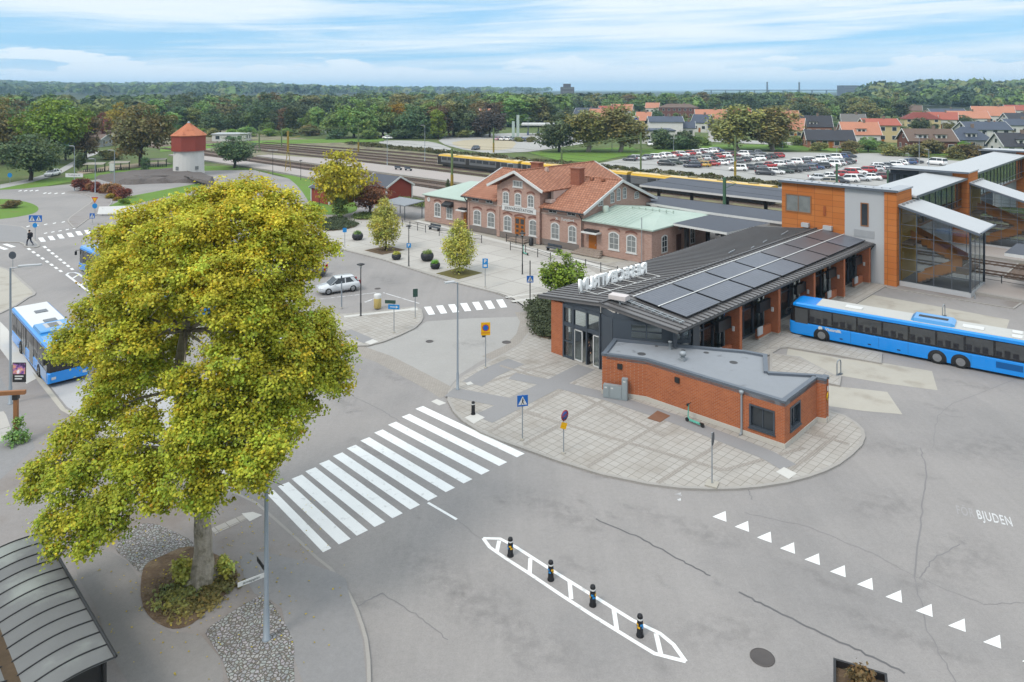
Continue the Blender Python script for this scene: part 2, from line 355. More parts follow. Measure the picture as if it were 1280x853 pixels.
def raised(name, pts, mat, z=.1, kerb=.22, px=True):
    P_ = GG(pts, z) if px else list(pts); b = MB(); b.prism(P_, -.05, z, 1, 0, bottom=False)
    a = sum(P_[i][0] * P_[(i+1) % len(P_)][1] - P_[(i+1) % len(P_)][0] * P_[i][1] for i in range(len(P_)))
    if a < 0: P_ = P_[::-1]
    n = len(P_)
    if kerb:                              # kerb stones: a strip along the outline, 4 mm proud
        def inset(i):
            p0, p1, p2 = Vector(P_[i-1]), Vector(P_[i]), Vector(P_[(i+1) % n])
            d1, d2 = (p1 - p0).normalized(), (p2 - p1).normalized(); nn = (Vector((-d1.y, d1.x)) + Vector((-d2.y, d2.x)))
            nn = nn.normalized() if nn.length > 1e-3 else Vector((-d1.y, d1.x)); return p1 + nn * kerb
        for i in range(n):
            j = (i+1) % n; q0, q1 = inset(i), inset(j)
            b.quad((*P_[i], z + .004), (*P_[j], z + .004), (q1.x, q1.y, z + .004), (q0.x, q0.y, z + .004), m=1)
    return struct(name, b, [mat, KERB])
def smooth(pts, k=3, closed=True):
    n = len(pts); out = []
    for i in range(n if closed else n - 1):
        p0, p1, p2, p3 = (Vector(pts[(i + j - 1) % n] if closed else pts[min(max(i + j - 1, 0), n - 1)]) for j in range(4))
        for s_ in range(k):
            t_ = s_ / k; out.append(tuple(.5 * ((2*p1) + (p2 - p0)*t_ + (2*p0 - 5*p1 + 4*p2 - p3)*t_*t_ + (3*p1 - p0 - 3*p2 + p3)*t_**3)))
    return out
# main asphalt: the road, the junction and the bus yard
sheet('road', GG([(-700, 1250), (1900, 1250)]) + [(95, 62), UV(42, -40), UV(42, -2), UV(40, 12), UV(34, 60), UV(38, 130)] + GG([(318, 213), (262, 213), (200, 217), (135, 222), (92, 230), (60, 233), (0, 236), (-400, 240)]), ASPH, 0, px=False)
sheet('station_yard', [UV(24, 62), UV(24, 10), UV(40, 10), UV(45, 20), UV(46.5, 64)], CONC, .006, px=False)
# big paved island round the bus terminal and the station square
PLAZA = [(377, 301), (400, 306), (440, 315), (480, 325), (520, 338), (567, 353), (600, 361), (620, 366), (640, 374), (653, 383), (662, 394), (664, 404), (660, 416), (650, 429), (632, 441), (612, 451), (595, 460), (580, 469), (567, 480), (560, 490), (559, 500), (566, 514), (578, 526), (600, 540), (627, 551), (655, 561), (700, 577), (752, 593), (810, 605), (850, 610), (887, 611.5), (920, 611), (950, 608.5), (985, 603), (1012, 596), (1032, 589), (1050, 580), (1066, 568), (1078, 556), (1082, 546), (1080, 537), (1071, 528), (1056, 519), (1037, 513)]
P_ = GG(PLAZA, .1) + [UV(3.4, -8.0), UV(3.6, -1.2), UV(6.6, -1.2)] + [UV(37.4, -1.3), UV(37.4, 9.9), UV(33, 22), UV(24.6, 24.5), UV(24.8, 61), UV(24.4, 66)] + GG([(430, 268), (405, 270), (388, 276)], .1)
raised('pavement', P_, PAV_T, .1, .2, px=False)
sheet('station_square', [(388, 290), (432, 273), (540, 282), (618, 299), (735, 335), (760, 352), (690, 364), (662, 392), (655, 384), (640, 373.5), (620, 365), (567, 352), (520, 337), (480, 324), (440, 314), (400, 304)], PAV_P, .104)
# white edge band of the square and darker guide strips
def strip(name, pts, wd, mat, z, px=True, closed=False):
    P_ = [Vector(p) for p in (GG(pts, z) if px else pts)]; b = MB(); n = len(P_); L_ = []; R_ = []
    for i, p in enumerate(P_):
        d = (P_[(i+1) % n] - P_[i-1]) if closed or 0 < i < n-1 else ((P_[1] - P_[0]) if i == 0 else (P_[-1] - P_[-2]))
        d.normalize(); nn = Vector((-d.y, d.x)) * wd / 2; L_.append(p + nn); R_.append(p - nn)
    for i in range(n if closed else n-1):
        j = (i+1) % n; b.quad((*R_[i], z), (*R_[j], z), (*L_[j], z), (*L_[i], z))
    return b if name is None else struct(name, b, mat)
def patch(name, pts, mat, z, px=True): return sheet(name, pts, mat, z, px)
WBAND = M('white_paver', col(224, 221, 215), .85, ((.6, .04), (6, .05)))
strip('paving_band_white', [(520, 276), (575, 289), (620, 300.5), (660, 310), (710, 322), (760, 337)], 1.0, WBAND, .109)
strip('paving_band_white', [(640, 377), (672, 372), (725, 368)], .55, WBAND, .109)
strip('paving_band_white', [(632, 372), (676, 366), (725, 362)], .35, WBAND, .109)
strip('guide_strip', [(604, 524), (733, 459)], 1.5, PAV_DK, .108)
strip('guide_strip', [(562, 490), (632, 503)], 1.4, PAV_DK, .1085)
strip('guide_strip', [(640, 470), (702, 482), (760, 496), (850, 526), (960, 569), (986, 584)], 1.15, PAV_DK, .109)
strip('asphalt_edge', [(590, 480), (612, 466), (645, 452)], 1.6, PAV_DK, .107)
for ij, (a_, b_) in enumerate((((580, 493), (676, 519)), ((600, 480), (700, 452)), ((650, 460), (720, 475)), ((612, 540), (720, 478)), ((655, 556), (770, 492)), ((735, 583), (838, 522)), ((822, 604), (905, 551)), ((622, 505), (705, 530)), ((705, 530), (905, 588)), ((700, 482), (830, 545)), ((625, 457), (700, 480)), ((905, 588), (1005, 560)), ((1005, 540), (1062, 555)), ((985, 590), (1045, 545)))):
    strip('paver_joint', [a_, b_], .26, PAV_B, .1045 + .0003 * ij)
patch('paving_kerb_tactile', [(581, 522), (594, 516), (606, 522), (592, 530)], WBAND, .112)
patch('paving_kerb_tactile', [(582, 479), (588, 477), (592, 480), (585, 482)], WBAND, .112)
patch('paving_kerb_tactile', [(970, 590), (980, 584), (996, 592), (986, 599)], WBAND, .112)
# pale slab between lamp and crossing, cobbled gutter of the slip road
patch('kerb_slab', [(539, 502), (546, 499), (558, 504), (549, 507)], WBAND, .004)
strip('cobble_gutter', [(440, 435), (480, 449), (520, 470), (552, 487), (562, 494)], 1.5, PAV_B, .005)
strip('cobble_gutter', [(610, 448), (640, 434), (655, 418), (659, 402), (652, 390)], 1.25, PAV_B, .005)
patch('slip_road_patch', [(470, 431), (500, 421), (520, 411), (533, 402), (590, 398), (655, 396), (652, 412), (636, 434), (600, 452), (575, 468), (560, 486), (520, 465), (452, 437)], M('asphalt_pale', col(180, 177, 173), .9, ((.3, .08), (1.5, .05), (5, .08), (16, .12))), .003)
# traffic island with direction signs and the parking bay beside it
ISL = [(300, 388), (380, 392), (432, 392), (470, 389), (505, 384.5), (520, 383), (527, 387), (529.5, 396), (527, 402), (519, 410), (500, 419), (480, 427), (460, 432), (440, 432.5), (425, 430), (395, 420), (300, 405)]
raised('traffic_island', ISL, PAV_T, .1, .2)
strip('guide_strip', [(432, 414), (462, 427)], 1.1, PAV_DK, .107)
patch('paving_kerb_tactile', [(456, 428), (466, 424), (473, 427), (463, 431)], WBAND, .112)
patch('paving_kerb_tactile', [(510, 386), (518, 384.5), (523, 388), (513, 388.5)], WBAND, .112)
strip('paving_band_white', [(430, 396), (470, 391.5), (522, 386)], .5, WBAND, .108)
# near-side pavement on the left, with trees, shelter and bus stop
WALK = [(-260, 340), (-40, 400), (0, 428), (28, 452), (54, 476), (66, 491), (80, 510), (110, 530), (150, 549), (200, 573), (240, 592), (285, 611), (322, 628), (345, 648), (372, 672), (398, 697), (415, 710), (427, 725), (438, 742), (448, 762), (455, 782), (460, 800), (463, 825), (464, 860), (464, 930), (-400, 930)]
raised('pavement', WALK, ASPH2, .08, .13)
patch('bus_stop_band', [(0, 402), (10, 412), (48, 472), (33, 480), (0, 436)], WBAND, .086)
patch('kerb_lip', [(40, 465), (56, 477), (82, 511), (150, 549), (190, 568), (186, 571), (147, 553), (76, 513), (48, 478)], CONC, .0865)
patch('road_slab', [(62, 482), (150, 460), (260, 520), (300, 600), (240, 590), (150, 547), (84, 509)], M('concrete_road', col(196, 195, 196), .88, ((.3, .05), (4, .05), (30, .06))), .004)
patch('paving_slabs', [(-40, 520), (6, 514), (17, 545), (0, 552), (-40, 570)], PAV_P, .086)
patch('paving_worn', [(-60, 470), (0, 470), (28, 520), (44, 560), (0, 600), (-60, 620)], ASPHD, .0835)
patch('cobble_bed', smooth([(144, 684), (165, 661), (188, 654), (218, 665), (241, 678), (236, 692), (200, 702), (178, 716), (160, 700)], 3), COBBLE, .09)
patch('cobble_bed', smooth([(258, 788), (285, 768), (322, 746), (335, 748), (350, 770), (366, 800), (367, 830), (362, 870), (300, 880), (280, 830), (262, 800)], 3), COBBLE, .09)
patch('tree_pit', smooth([(176, 730), (182, 706), (205, 694), (236, 683), (272, 694), (290, 708), (297, 716), (290, 735), (262, 760), (240, 780), (215, 786), (190, 774), (178, 755)], 3), SOIL, .094)
patch('tactile_slab', [(263, 661), (305, 643), (311, 648), (269, 668)], PAV_T, .09)
patch('tactile_slab', [(302, 642), (316, 640), (328, 644), (312, 652)], WBAND, .092)
patch('walk_patch', smooth([(300, 700), (330, 690), (420, 716), (436, 742), (458, 852), (378, 852), (352, 760), (318, 742)], 2), ASPHD, .0845)
patch('walk_patch', smooth([(90, 700), (140, 690), (172, 720), (176, 760), (215, 790), (252, 795), (280, 852), (170, 870), (120, 760)], 2), M('asphalt_mid', col(155, 151, 148), .9, ((.3, .09), (1.5, .06), (6, .09), (18, .13))), .0842)
# bus bays behind the terminal: concrete aprons and raised islands
patch('bus_bay', [(1000, 415), (1075, 372), (1092, 369), (1160, 381), (1262, 400), (1258, 412), (1200, 408), (1110, 398), (1060, 430)], CONC, .006)
patch('bus_bay', [(985, 436), (1030, 444), (1050, 448), (1110, 455), (1165, 464), (1172, 488), (1110, 480), (1052, 470), (980, 460)], CONC, .006)
patch('bus_bay', [(1000, 478), (1036, 482), (1109, 490), (1128, 518), (1080, 514), (1037, 508)], CONC, .006)
raised('bus_platform', [(962, 417), (1000, 422), (1103, 441), (1102, 454), (1040, 443), (985, 434), (958, 436)], PAV_T, .12, .25)
raised('bus_platform', [(962, 441), (1000, 446), (1046, 470), (1052, 469), (1050, 482), (1036, 479), (1000, 472), (962, 468)], PAV_T, .12, .25)
raised('pavement', [UV(36.5, -1.6), UV(37.2, -12), UV(43.5, -12.5), UV(48, -9), UV(60, -9), UV(60, 2), UV(40, 2)], ASPH2, .09, .2, px=False)
# lawns and beds
patch('lawn', smooth([(0, 249), (18, 250), (38, 254), (48, 260), (44, 266), (28, 270), (0, 274), (-80, 279), (-150, 270), (-150, 256), (-80, 249)], 3), GRASS, .012)
patch('lawn', [(-300, 246), (0, 237.5), (30, 236), (58, 233), (88, 227.5), (120, 222), (160, 218), (216, 216), (216, 206), (150, 213), (90, 221), (40, 226), (0, 232), (-300, 238)], GRASS, .012)
patch('lawn', smooth([(322, 213), (350, 217.5), (385, 224), (425, 242), (445, 255), (445, 264), (430, 268), (410, 268.5), (397, 268), (389, 258), (378, 240), (362, 224), (340, 217)], 2), GRASS, .012)
patch('lawn', [(252, 214), (320, 211), (420, 216), (420, 212), (320, 207), (252, 208)], GRASS, .012)
patch('lawn', [(117, 268), (165, 256), (232, 241), (262, 233), (255, 228), (160, 246), (140, 256), (120, 262)], GRASS, .014)
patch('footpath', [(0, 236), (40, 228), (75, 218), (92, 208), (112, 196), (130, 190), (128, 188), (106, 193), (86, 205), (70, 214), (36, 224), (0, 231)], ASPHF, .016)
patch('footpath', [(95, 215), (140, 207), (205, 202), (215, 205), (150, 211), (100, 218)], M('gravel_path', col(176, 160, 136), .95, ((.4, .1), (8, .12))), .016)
raised('pavement', smooth([(84, 241), (100, 239), (118, 241), (132, 245), (141, 250), (136, 258), (122, 268), (110, 274), (95, 285), (88, 281), (84, 275), (92, 268), (106, 258), (114, 252), (112, 246), (100, 242)], 2), ASPH2, .08, .2)
raised('traffic_island', smooth([(-30, 281), (28, 283), (37, 292), (44, 301), (50, 307), (42, 309.5), (30, 308), (24, 303), (-30, 300)], 2), PAV_DK, .1, .25)
raised('pavement', smooth([(-60, 320), (0, 333), (16, 340), (30, 352), (45, 366), (36, 372), (0, 392), (-60, 400)], 2), CONC, .08, .25)
# railway: ballast, platforms, sidings
sheet('railway_ballast', [UV(46, -140), UV(46, 40), UV(48.5, 90), UV(46.5, 200), UV(45, 420), UV(112, 420), UV(104, 200), UV(96, 90), UV(92, 40), UV(92, -140)], BALLASTG, .006, px=False)
sheet('railway_ballast', [UV(48.2, -140), UV(48.2, 60), UV(48.8, 96), UV(47, 160), UV(45, 300), UV(54, 300), UV(56, 160), UV(58, 96), UV(58, 60), UV(58, -140)], BALLAST, .012, px=False)
for du, wv in ((78, 4.2), (83, 3.2), (88.5, 3.2), (96, 3.0)):
    sheet('railway_ballast', [UV(du - wv/2, -140), UV(du - wv/2, 100), UV(du - wv/2 - 3, 160), UV(du - wv/2 - 13, 260), UV(du + wv/2 - 13, 260), UV(du + wv/2 - 3, 160), UV(du + wv/2, 100), UV(du + wv/2, -140)], BALLAST, .018, px=False)
PLATF = M('platform_asphalt', col(190, 180, 174), .9, ((.12, .06), (1, .05)))
raised('railway_platform', [UV(39.5, -90), UV(48, -90), UV(48, 60), UV(48.4, 96), UV(46.6, 160), UV(44, 200), UV(39, 200), UV(41, 140), UV(40, 100), UV(40, 66)], PLATF, .35, .5, px=False)
raised('railway_platform', [UV(58.2, -90), UV(67.6, -90), UV(67.6, 60), UV(68, 110), UV(67, 150), UV(60, 178), UV(56, 178), UV(56.6, 150), UV(58.2, 96)], PLATF, .35, .5, px=False)
RAIL = M('rusty_rail', col(120, 100, 88), .6, ((2, .2),), metal=.4)
SLEEP = M('sleeper', col(124, 112, 104), .9, ((1, .2),))
def track(u0, far):
    pts = [(u0, -130), (u0, 60), (u0, 96), (u0 - 1.6, 150), (u0 - far, 230)]
    P_ = smooth([UV(*p) for p in pts], 5, False) + [UV(*pts[-1])]; b = MB()
    for sgn in (-1, 1):
        for p, q in zip(P_, P_[1:]):
            p, q = Vector(p), Vector(q); d = (q - p); L_ = d.length; d.normalize(); nn = Vector((-d.y, d.x)) * .75 * sgn; c_ = (p + q) / 2 + nn
            b.cbox((c_.x, c_.y, .16), (L_, .09, .16), 0, math.atan2(d.y, d.x))
    b2 = 0; acc = 0
    for p, q in zip(P_, P_[1:]):
        p, q = Vector(p), Vector(q); d = q - p; L_ = d.length; d.normalize(); a = 0
        while a < L_:
            c_ = p + d * a
            if 50 < c_.y < 260 and -120 < c_.x < 90: b.cbox((c_.x, c_.y, .05), (.26, 2.4, .1), 1, math.atan2(d.y, d.x))
            a += .75
    struct('railway_track', b, [RAIL, SLEEP])
for u0, fr in ((50.6, 3), (55.6, 3), (71.5, 8), (77.8, 8), (83, 9), (88.5, 10), (96, 12)): track(u0, fr)
# car parks and the access road beyond the tracks
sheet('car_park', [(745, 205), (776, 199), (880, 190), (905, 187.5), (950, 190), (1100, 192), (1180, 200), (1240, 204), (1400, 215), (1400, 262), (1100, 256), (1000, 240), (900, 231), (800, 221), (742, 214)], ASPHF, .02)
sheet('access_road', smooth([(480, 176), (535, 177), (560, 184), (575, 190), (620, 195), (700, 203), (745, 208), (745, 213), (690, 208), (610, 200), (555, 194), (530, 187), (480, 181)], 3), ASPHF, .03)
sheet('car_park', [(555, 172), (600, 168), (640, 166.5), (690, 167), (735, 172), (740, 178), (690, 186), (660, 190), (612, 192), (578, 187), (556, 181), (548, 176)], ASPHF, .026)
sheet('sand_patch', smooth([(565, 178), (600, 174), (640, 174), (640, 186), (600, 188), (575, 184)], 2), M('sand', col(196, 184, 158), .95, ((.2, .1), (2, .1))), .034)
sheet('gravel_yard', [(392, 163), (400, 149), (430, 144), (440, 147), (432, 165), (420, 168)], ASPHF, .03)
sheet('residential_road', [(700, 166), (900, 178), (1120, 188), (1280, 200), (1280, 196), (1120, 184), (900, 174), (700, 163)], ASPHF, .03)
# banks between car park and houses
sheet('lawn', [(742, 199), (776, 196), (885, 186.5), (960, 188), (1100, 190), (1280, 200), (1280, 196), (1100, 184.5), (960, 181), (880, 181), (780, 188), (742, 193)], GRASS, .036)
sheet('lawn', [(660, 191), (700, 187), (790, 184), (800, 190), (745, 203), (700, 201)], GRASS, .034)
sheet('lawn', [(200, 184), (320, 176), (480, 172), (480, 177), (320, 181), (200, 190)], GRASS, .03)

# ------------------------------------------------------------- painted markings
cw = MB()
for i in range(12):
    f_ = i / 11
    a0 = G(524 + (337 - 524) * f_ + (0 if f_ < .8 else 0), 509.5 + (614.5 - 509.5) * f_ + 6 * math.sin(f_ * math.pi) * .2, .006)
    e0 = G(651 + (409 - 651) * f_, 569.5 + (688 - 569.5) * f_, .006)
    a0, e0 = Vector(a0), Vector(e0); d = (Vector(G(409, 688)) - Vector(G(651, 569.5))).normalized(); hw = .29 if i < 11 else .2
    cw.quad((*(a0 - d*hw), .006), (*(e0 - d*hw), .006), (*(e0 + d*hw), .006), (*(a0 + d*hw), .006))
struct('crosswalk_markings', cw, WHITE_P)
strip('lane_line', [(535, 628.5), (571, 649.5)], .14, WHITE_P, .006)
# boat-shaped painted island with cross bars
bt = MB()
hull_u = [(604, 673), (625, 673.5), (645, 684), (690, 713), (740, 744), (790, 775), (825, 792), (842, 806), (857, 827)]
hull_l = [(604, 673), (612, 684), (632, 698), (660, 716), (700, 743), (740, 769), (790, 800), (818, 817), (857, 827)]
for hi_, hh in enumerate((hull_u, hull_l)):
    o = strip(None, hh, .16, None, .006 + .0003 * hi_); bt.add(o.v, o.f)
for p, q in (((624, 676), (621, 690)), ((663, 698), (662, 717)), ((712, 727), (714, 749)), ((767, 760), (771, 787)), ((820, 792), (826, 818))):
    o = strip(None, [p, q], .17, None, .0065); bt.add(o.v, o.f)
struct('island_markings', bt, WHITE_P)
tr_ = MB()
for x, y in ((900, 645.5), (928, 658), (956, 671.5), (985, 685), (1016, 699), (1048, 714), (1082, 730), (1118, 745.5), (1156, 763), (1197, 781.5), (1241, 802), (1290, 826)):
    s_ = (y - 112) / 540
    tr_.sheet(GG([(x - 9.5 * s_, y + .5 * s_), (x + 7 * s_, y - 6.5 * s_), (x + 8.2 * s_, y + 7 * s_)], .006), .006)
struct('yield_markings', tr_, WHITE_P)
tr_ = MB(); tr_.sheet(GG([(843, 618), (851, 616), (852, 620)], .006), .006); tr_.sheet(GG([(846, 624), (851, 623), (851, 626), (848, 626)], .006), .006); struct('yield_markings', tr_, WORN_P)
# crossings and dashed cycle lane on the left
cw = MB()
for k, (x, y) in enumerate(((52.5, 300.5), (64.5, 298.5), (76, 296.5), (88, 294.5), (99, 292.5), (110, 291))): cw.sheet(GG([(x - 5, y - 3), (x + 1, y - 3.5), (x + 5, y + 1.5), (x - 1.5, y + 2)], .006), .006)
for x, y in ((11, 307.5), (2, 310.5), (-9, 313)): cw.sheet(GG([(x - 8, y - 2), (x - 2, y - 2.6), (x + 9, y + 1), (x + 3, y + 2)], .006), .006)
struct('crosswalk_markings', cw, WHITE_P)
dl = MB()
for x0, y0, x1, y1, n in ((36.3, 311.5, 75.8, 339, 8), (56, 309, 90, 336.5, 8)):
    for i in range(n):
        x, y = x0 + (x1 - x0) * i / (n - 1), y0 + (y1 - y0) * i / (n - 1)
        dl.sheet(GG([(x - 3, y - .6), (x + .3, y - 1.4), (x + 3, y + .8), (x - .3, y + 1.4)], .006), .006)
for x, y in ((57, 291.5), (66, 290), (75, 288.6), (84, 287), (93, 285.6), (35, 283), (46, 282), (57, 280.5), (68, 279), (79, 277.5), (25, 238.6), (32, 238.5), (39, 238.4), (46, 238.3), (56, 241.5), (62, 241.6), (70, 241.8), (79, 241.8)):
    dl.sheet(GG([(x - 2.2, y + .4), (x + 1.7, y - .8), (x + 2.3, y), (x - 1.6, y + 1.0)], .006), .006)
struct('road_markings', dl, WHITE_P)
for li_, pts in enumerate(([(83, 343.5), (116, 368.5)], [(83, 343.5), (86, 341.2), (93, 340.7), (98, 342.2), (103, 346)], [(90, 348.5), (98.5, 343.5)], [(101, 356.5), (109.5, 352)], [(112, 365), (120.5, 360.5)])):
    strip('lane_line', pts, .24, WHITE_P, .006 + .0004 * li_)
zs = MB()
for i in range(7):
    x, y = 537 + 15 * i, 388.5 - 1.5 * i; zs.sheet(GG([(x - 7, y - 4.6), (x + 1.5, y - 5.2), (x + 7, y + 4.6), (x - 1, y + 5.4)], .006), .006)
struct('crosswalk_markings', zs, WHITE_P)
strip('parking_line', [(479, 366), (524, 379.5)], .14, WORN_P, .006)
strip('parking_line', [(400, 374), (470, 366)], .12, WORN_P, .0065)
strip('arrow_marking', [(456, 378), (468, 373.5)], .22, WORN_P, .0065)
strip('lane_line', [(100, 345), (330, 470)], .12, WORN_P, .0055)
# seams, cracks, stains and drains in the asphalt
def wob(pts, amp=.05, k=6, seed=0):
    rr = random.Random(seed); P_ = GG(pts); out = []
    for p, q in zip(P_, P_[1:]):
        for i in range(k):
            t_ = i / k; out.append((p[0] + (q[0] - p[0]) * t_ + rr.uniform(-amp, amp), p[1] + (q[1] - p[1]) * t_ + rr.uniform(-amp, amp)))
    return out + [P_[-1]]
TARL = M('old_seam', col(142, 139, 139), .8, ((1.5, .15),))
for i, (pts, wd) in enumerate([([(744, 649), (800, 673), (850, 700), (888, 720)], .10), ([(925, 741), (970, 764), (1060, 807), (1131, 842)], .12), ([(930, 641), (1015, 660), (1090, 692), (1145, 722), (1230, 756), (1300, 752)], .04), ([(1151, 560), (1158, 590), (1152, 640), (1143, 722)], .09), ([(1200, 680), (1165, 700), (1149, 723)], .07), ([(1143, 722), (1160, 790), (1195, 853)], .06), ([(440, 495), (475, 512), (500, 527)], .07), ([(448, 757), (478, 742)], .1), ([(478, 742), (520, 768), (560, 800)], .05), ([(560, 640), (620, 690)], .03), ([(935, 612), (940, 625)], .08), ([(1166, 560), (1172, 520), (1190, 505), (1280, 470)], .04)]):
    strip('asphalt_seam', wob(pts, .05, 9, i), wd * (.7 if i > 1 else .8), TAR if i < 2 else TARL, .0051 + .00005 * i, px=False)
def stain_mat():
    m, t, p = base_mat('oil_stain'); g_ = coords(t, 'Generated'); v = N(t, 'ShaderNodeVectorMath', operation='SUBTRACT'); t.links.new(g_, v.inputs[0]); v.inputs[1].default_value = (.5, .5, .5); l_ = N(t, 'ShaderNodeVectorMath', operation='LENGTH'); sp_ = N(t, 'ShaderNodeVectorMath', operation='MULTIPLY'); sp_.inputs[1].default_value = (1, 1, 0); t.links.new(v.outputs[0], sp_.inputs[0]); t.links.new(sp_.outputs[0], l_.inputs[0])
    f = mth(t, 'SUBTRACT', 1.0, ramp(t, l_.outputs[1], .1, .5)); f = mth(t, 'MULTIPLY', f, ramp(t, nz(t, coords(t), 1.6, 5, .65), .38, .66)); p.inputs['Base Color'].default_value = (*col(92, 90, 92), 1); p.inputs['Roughness'].default_value = .7; t.links.new(mth(t, 'MULTIPLY', f, .13), p.inputs['Alpha']); return m
STAIN = stain_mat()
def stain(x, y, w_, h_, rz, seed):
    b = MB(); b.sheet([(w_ * math.cos(a) / 2, h_ * math.sin(a) / 2) for a in np.linspace(0, 6.28, 24)[:-1]], 0); struct('asphalt_stain', b, STAIN, (*G(x, y), .0031 + .00003 * seed), R(rz))
rs_ = random.Random(12)
for i, q in enumerate([(1143, 729, 2.2, 1.4, 20), (1180, 814, 3.2, 1.0, -25), (1172, 509, 4.2, 1.3, -30), (1030, 724, 5.5, 1.3, -38), (1212, 481, 6, 1.6, -30), (538, 425, 1.5, 1.2, 0), (1105, 632, 6, 4, 20), (1240, 560, 9, 5, 10), (700, 640, 9, 3, -35), (560, 720, 12, 3, -35), (460, 560, 5, 1.5, -40), (640, 790, 12, 2.6, -33), (1120, 560, 5, 3, 0), (430, 500, 7, 2, -45), (1200, 700, 7, 4, 30), (860, 660, 9, 2.4, -30), (900, 790, 6, 3, 10), (1000, 560, 5, 3, 0), (480, 350, 8, 2.5, -40), (60, 330, 9, 4, -30), (380, 330, 7, 2, -45), (590, 430, 5, 3, 20), (720, 705, 3, 1, -30), (490, 470, 5, 2, -40), (1090, 780, 5, 2, -30), (130, 400, 6, 3, 0)]): stain(*q, i)
for i in range(24): stain(rs_.uniform(430, 1270), rs_.uniform(500, 845), rs_.uniform(.5, 2.2), rs_.uniform(.4, 1.2), rs_.uniform(-60, 10), 30 + i)
DRAIN = M('cast_iron', col(104, 98, 96), .6, ((3, .15),), metal=.4)
def cover(px, py, r, label, z=.007):
    x, y = G(px, py, z); o = thing('manhole_cover', label, 'manhole cover', (x, y, z))
    MB().lathe((0, 0, 0), [(r, 0), (r, .012), (r * .88, .016), (r * .86, .012), (r * .5, .014), (r * .48, .012), (.01, .015)], 28).build('lid', DRAIN, o)
cover(953, 822, .42, 'large round iron manhole cover beside the long tar seam')
cover(633, 428, .35, 'small round iron cover on the slip road near the curved kerb')
cover(537, 427, .3, 'round iron drain cover on the slip road by the island')
cover(472, 361, .3, 'round iron cover in the asphalt behind the silver hatchback')
def hatch(): 
    o = MB().prism(GG([(809, 523), (822, 513.5), (838, 520), (825, 528)], .115), .112, .122).build('access_hatch', M('rust_plate', col(140, 100, 78), .8, ((4, .15), (30, .1)))); tag(o, 'rust brown square access hatch in the paving by the brick annex', 'access hatch')
hatch()
# road lettering, worn away at its start
p0, p1 = Vector(G(1192, 637)), Vector(G(1270, 654.5)); dd = p1 - p0
for tx, f0, mt in (('FÖR', .19, M('faded_paint', col(178, 175, 174), .85, ((4, .05),))), ('BJUDEN', .66, M('thin_paint', col(226, 226, 226, .66), .8, ((6, .1),), tint=(col(178, 176, 177), 4.0, .52, .66)))):
    txt = text_obj('road_lettering', tx, .95, mt, None, (*p0.lerp(p1, f0), .007), (0, 0, math.atan2(dd.y, dd.x)), 0, 1.15, .012); tag(txt, kind='structure'); txt.scale = (dd.length / 6.6, 1.2, 1)
# ------------------------------------------------------------- bus terminal
def LUV(px, py, z):                      # a pixel at height z in the terminal's frame
    x, y = G(px, py, z); x -= OT[0]; y -= OT[1]; return (x * UX + y * UY, -x * UY + y * UX)
def win(parent, x, z, w_, h_, y=0, axis='x', sgn=-1, fr=WHITE, pane=GLASSD, arch=0.0, fw=.09, cols=2, rows=3, name='window', proud=.05, sill=None, bars=.05):
    """a framed window on the wall plane y (axis x) or x (axis y); sgn is the way it faces; the pane is a sub-part"""
    f = MB(); p = MB()
    def pt(a, d, c): return (a, y + sgn * d, c) if axis == 'x' else (y + sgn * d, a, c)
    n = 7 if arch else 2
    top = [(x + w_ * i / (n - 1) - w_ / 2, z + h_ - arch + arch * (1 - (2 * i / (n - 1) - 1) ** 2)) for i in range(n)]
    outl = [(x - w_ / 2, z), (x + w_ / 2, z)] + top[::-1]
    inn = [(x + (a - x) * (1 - 2 * fw / w_), z + fw + (c - z) * (1 - 2 * fw / h_)) for a, c in outl]
    k = len(outl)
    for (A, B) in zip(range(k), [*range(1, k), 0]):
        q = [outl[A], outl[B], inn[B], inn[A]]
        f.add([pt(a, proud, c) for a, c in q] + [pt(a, 0, c) for a, c in q], [(0, 1, 2, 3), (4, 5, 1, 0), (3, 2, 6, 7)])
    p.add([pt(a, .012, c) for a, c in inn], [tuple(range(k))])
    def bar(a0, c0, a1, c1):
        q = [pt(a0, .02, c0), pt(a1, .02, c0), pt(a1, .02, c1), pt(a0, .02, c1), pt(a0, proud - .008, c0), pt(a1, proud - .008, c0), pt(a1, proud - .008, c1), pt(a0, proud - .008, c1)]
        f.add(q, [(4, 5, 6, 7), (0, 1, 5, 4), (1, 2, 6, 5), (2, 3, 7, 6), (3, 0, 4, 7)])
    for i in range(1, cols): bar(x - w_/2 + w_*i/cols - bars/2, z + fw, x - w_/2 + w_*i/cols + bars/2, z + h_ - fw - arch * .1)
    for j in range(1, rows): bar(x - w_/2 + fw, z + h_*j/rows - bars/2, x + w_/2 - fw, z + h_*j/rows + bars/2)
    if sill: 
        q = [pt(x - w_/2 - .08, 0, z - .1), pt(x + w_/2 + .08, 0, z - .1), pt(x + w_/2 + .08, sill, z - .1), pt(x - w_/2 - .08, sill, z - .1), pt(x - w_/2 - .08, 0, z - .002), pt(x + w_/2 + .08, 0, z - .002), pt(x + w_/2 + .08, sill, z - .02), pt(x - w_/2 - .08, sill, z - .02)]
        f.add(q, [(0,3,2,1),(4,5,6,7),(0,1,5,4),(1,2,6,5),(2,3,7,6),(3,0,4,7)])
    o = f.build(name, fr, parent); p.build('pane', pane, o); return o
T = thing('bus_terminal', 'long low bus terminal under a dark seamed metal roof with solar panels and brick piers', 'bus station', (*OT, .1), RZT)
rA, rB, rC = (-.6, 12.0, 4.1), (-.65, 5.95, 4.75), (0, 0, 4.05)
fA, fB, fC = (39.4, 12.9, 4.1), (37.55, 5.95, 4.75), (37.55, 0, 4.05)
fA2 = (37.55, 12.8, 4.1)
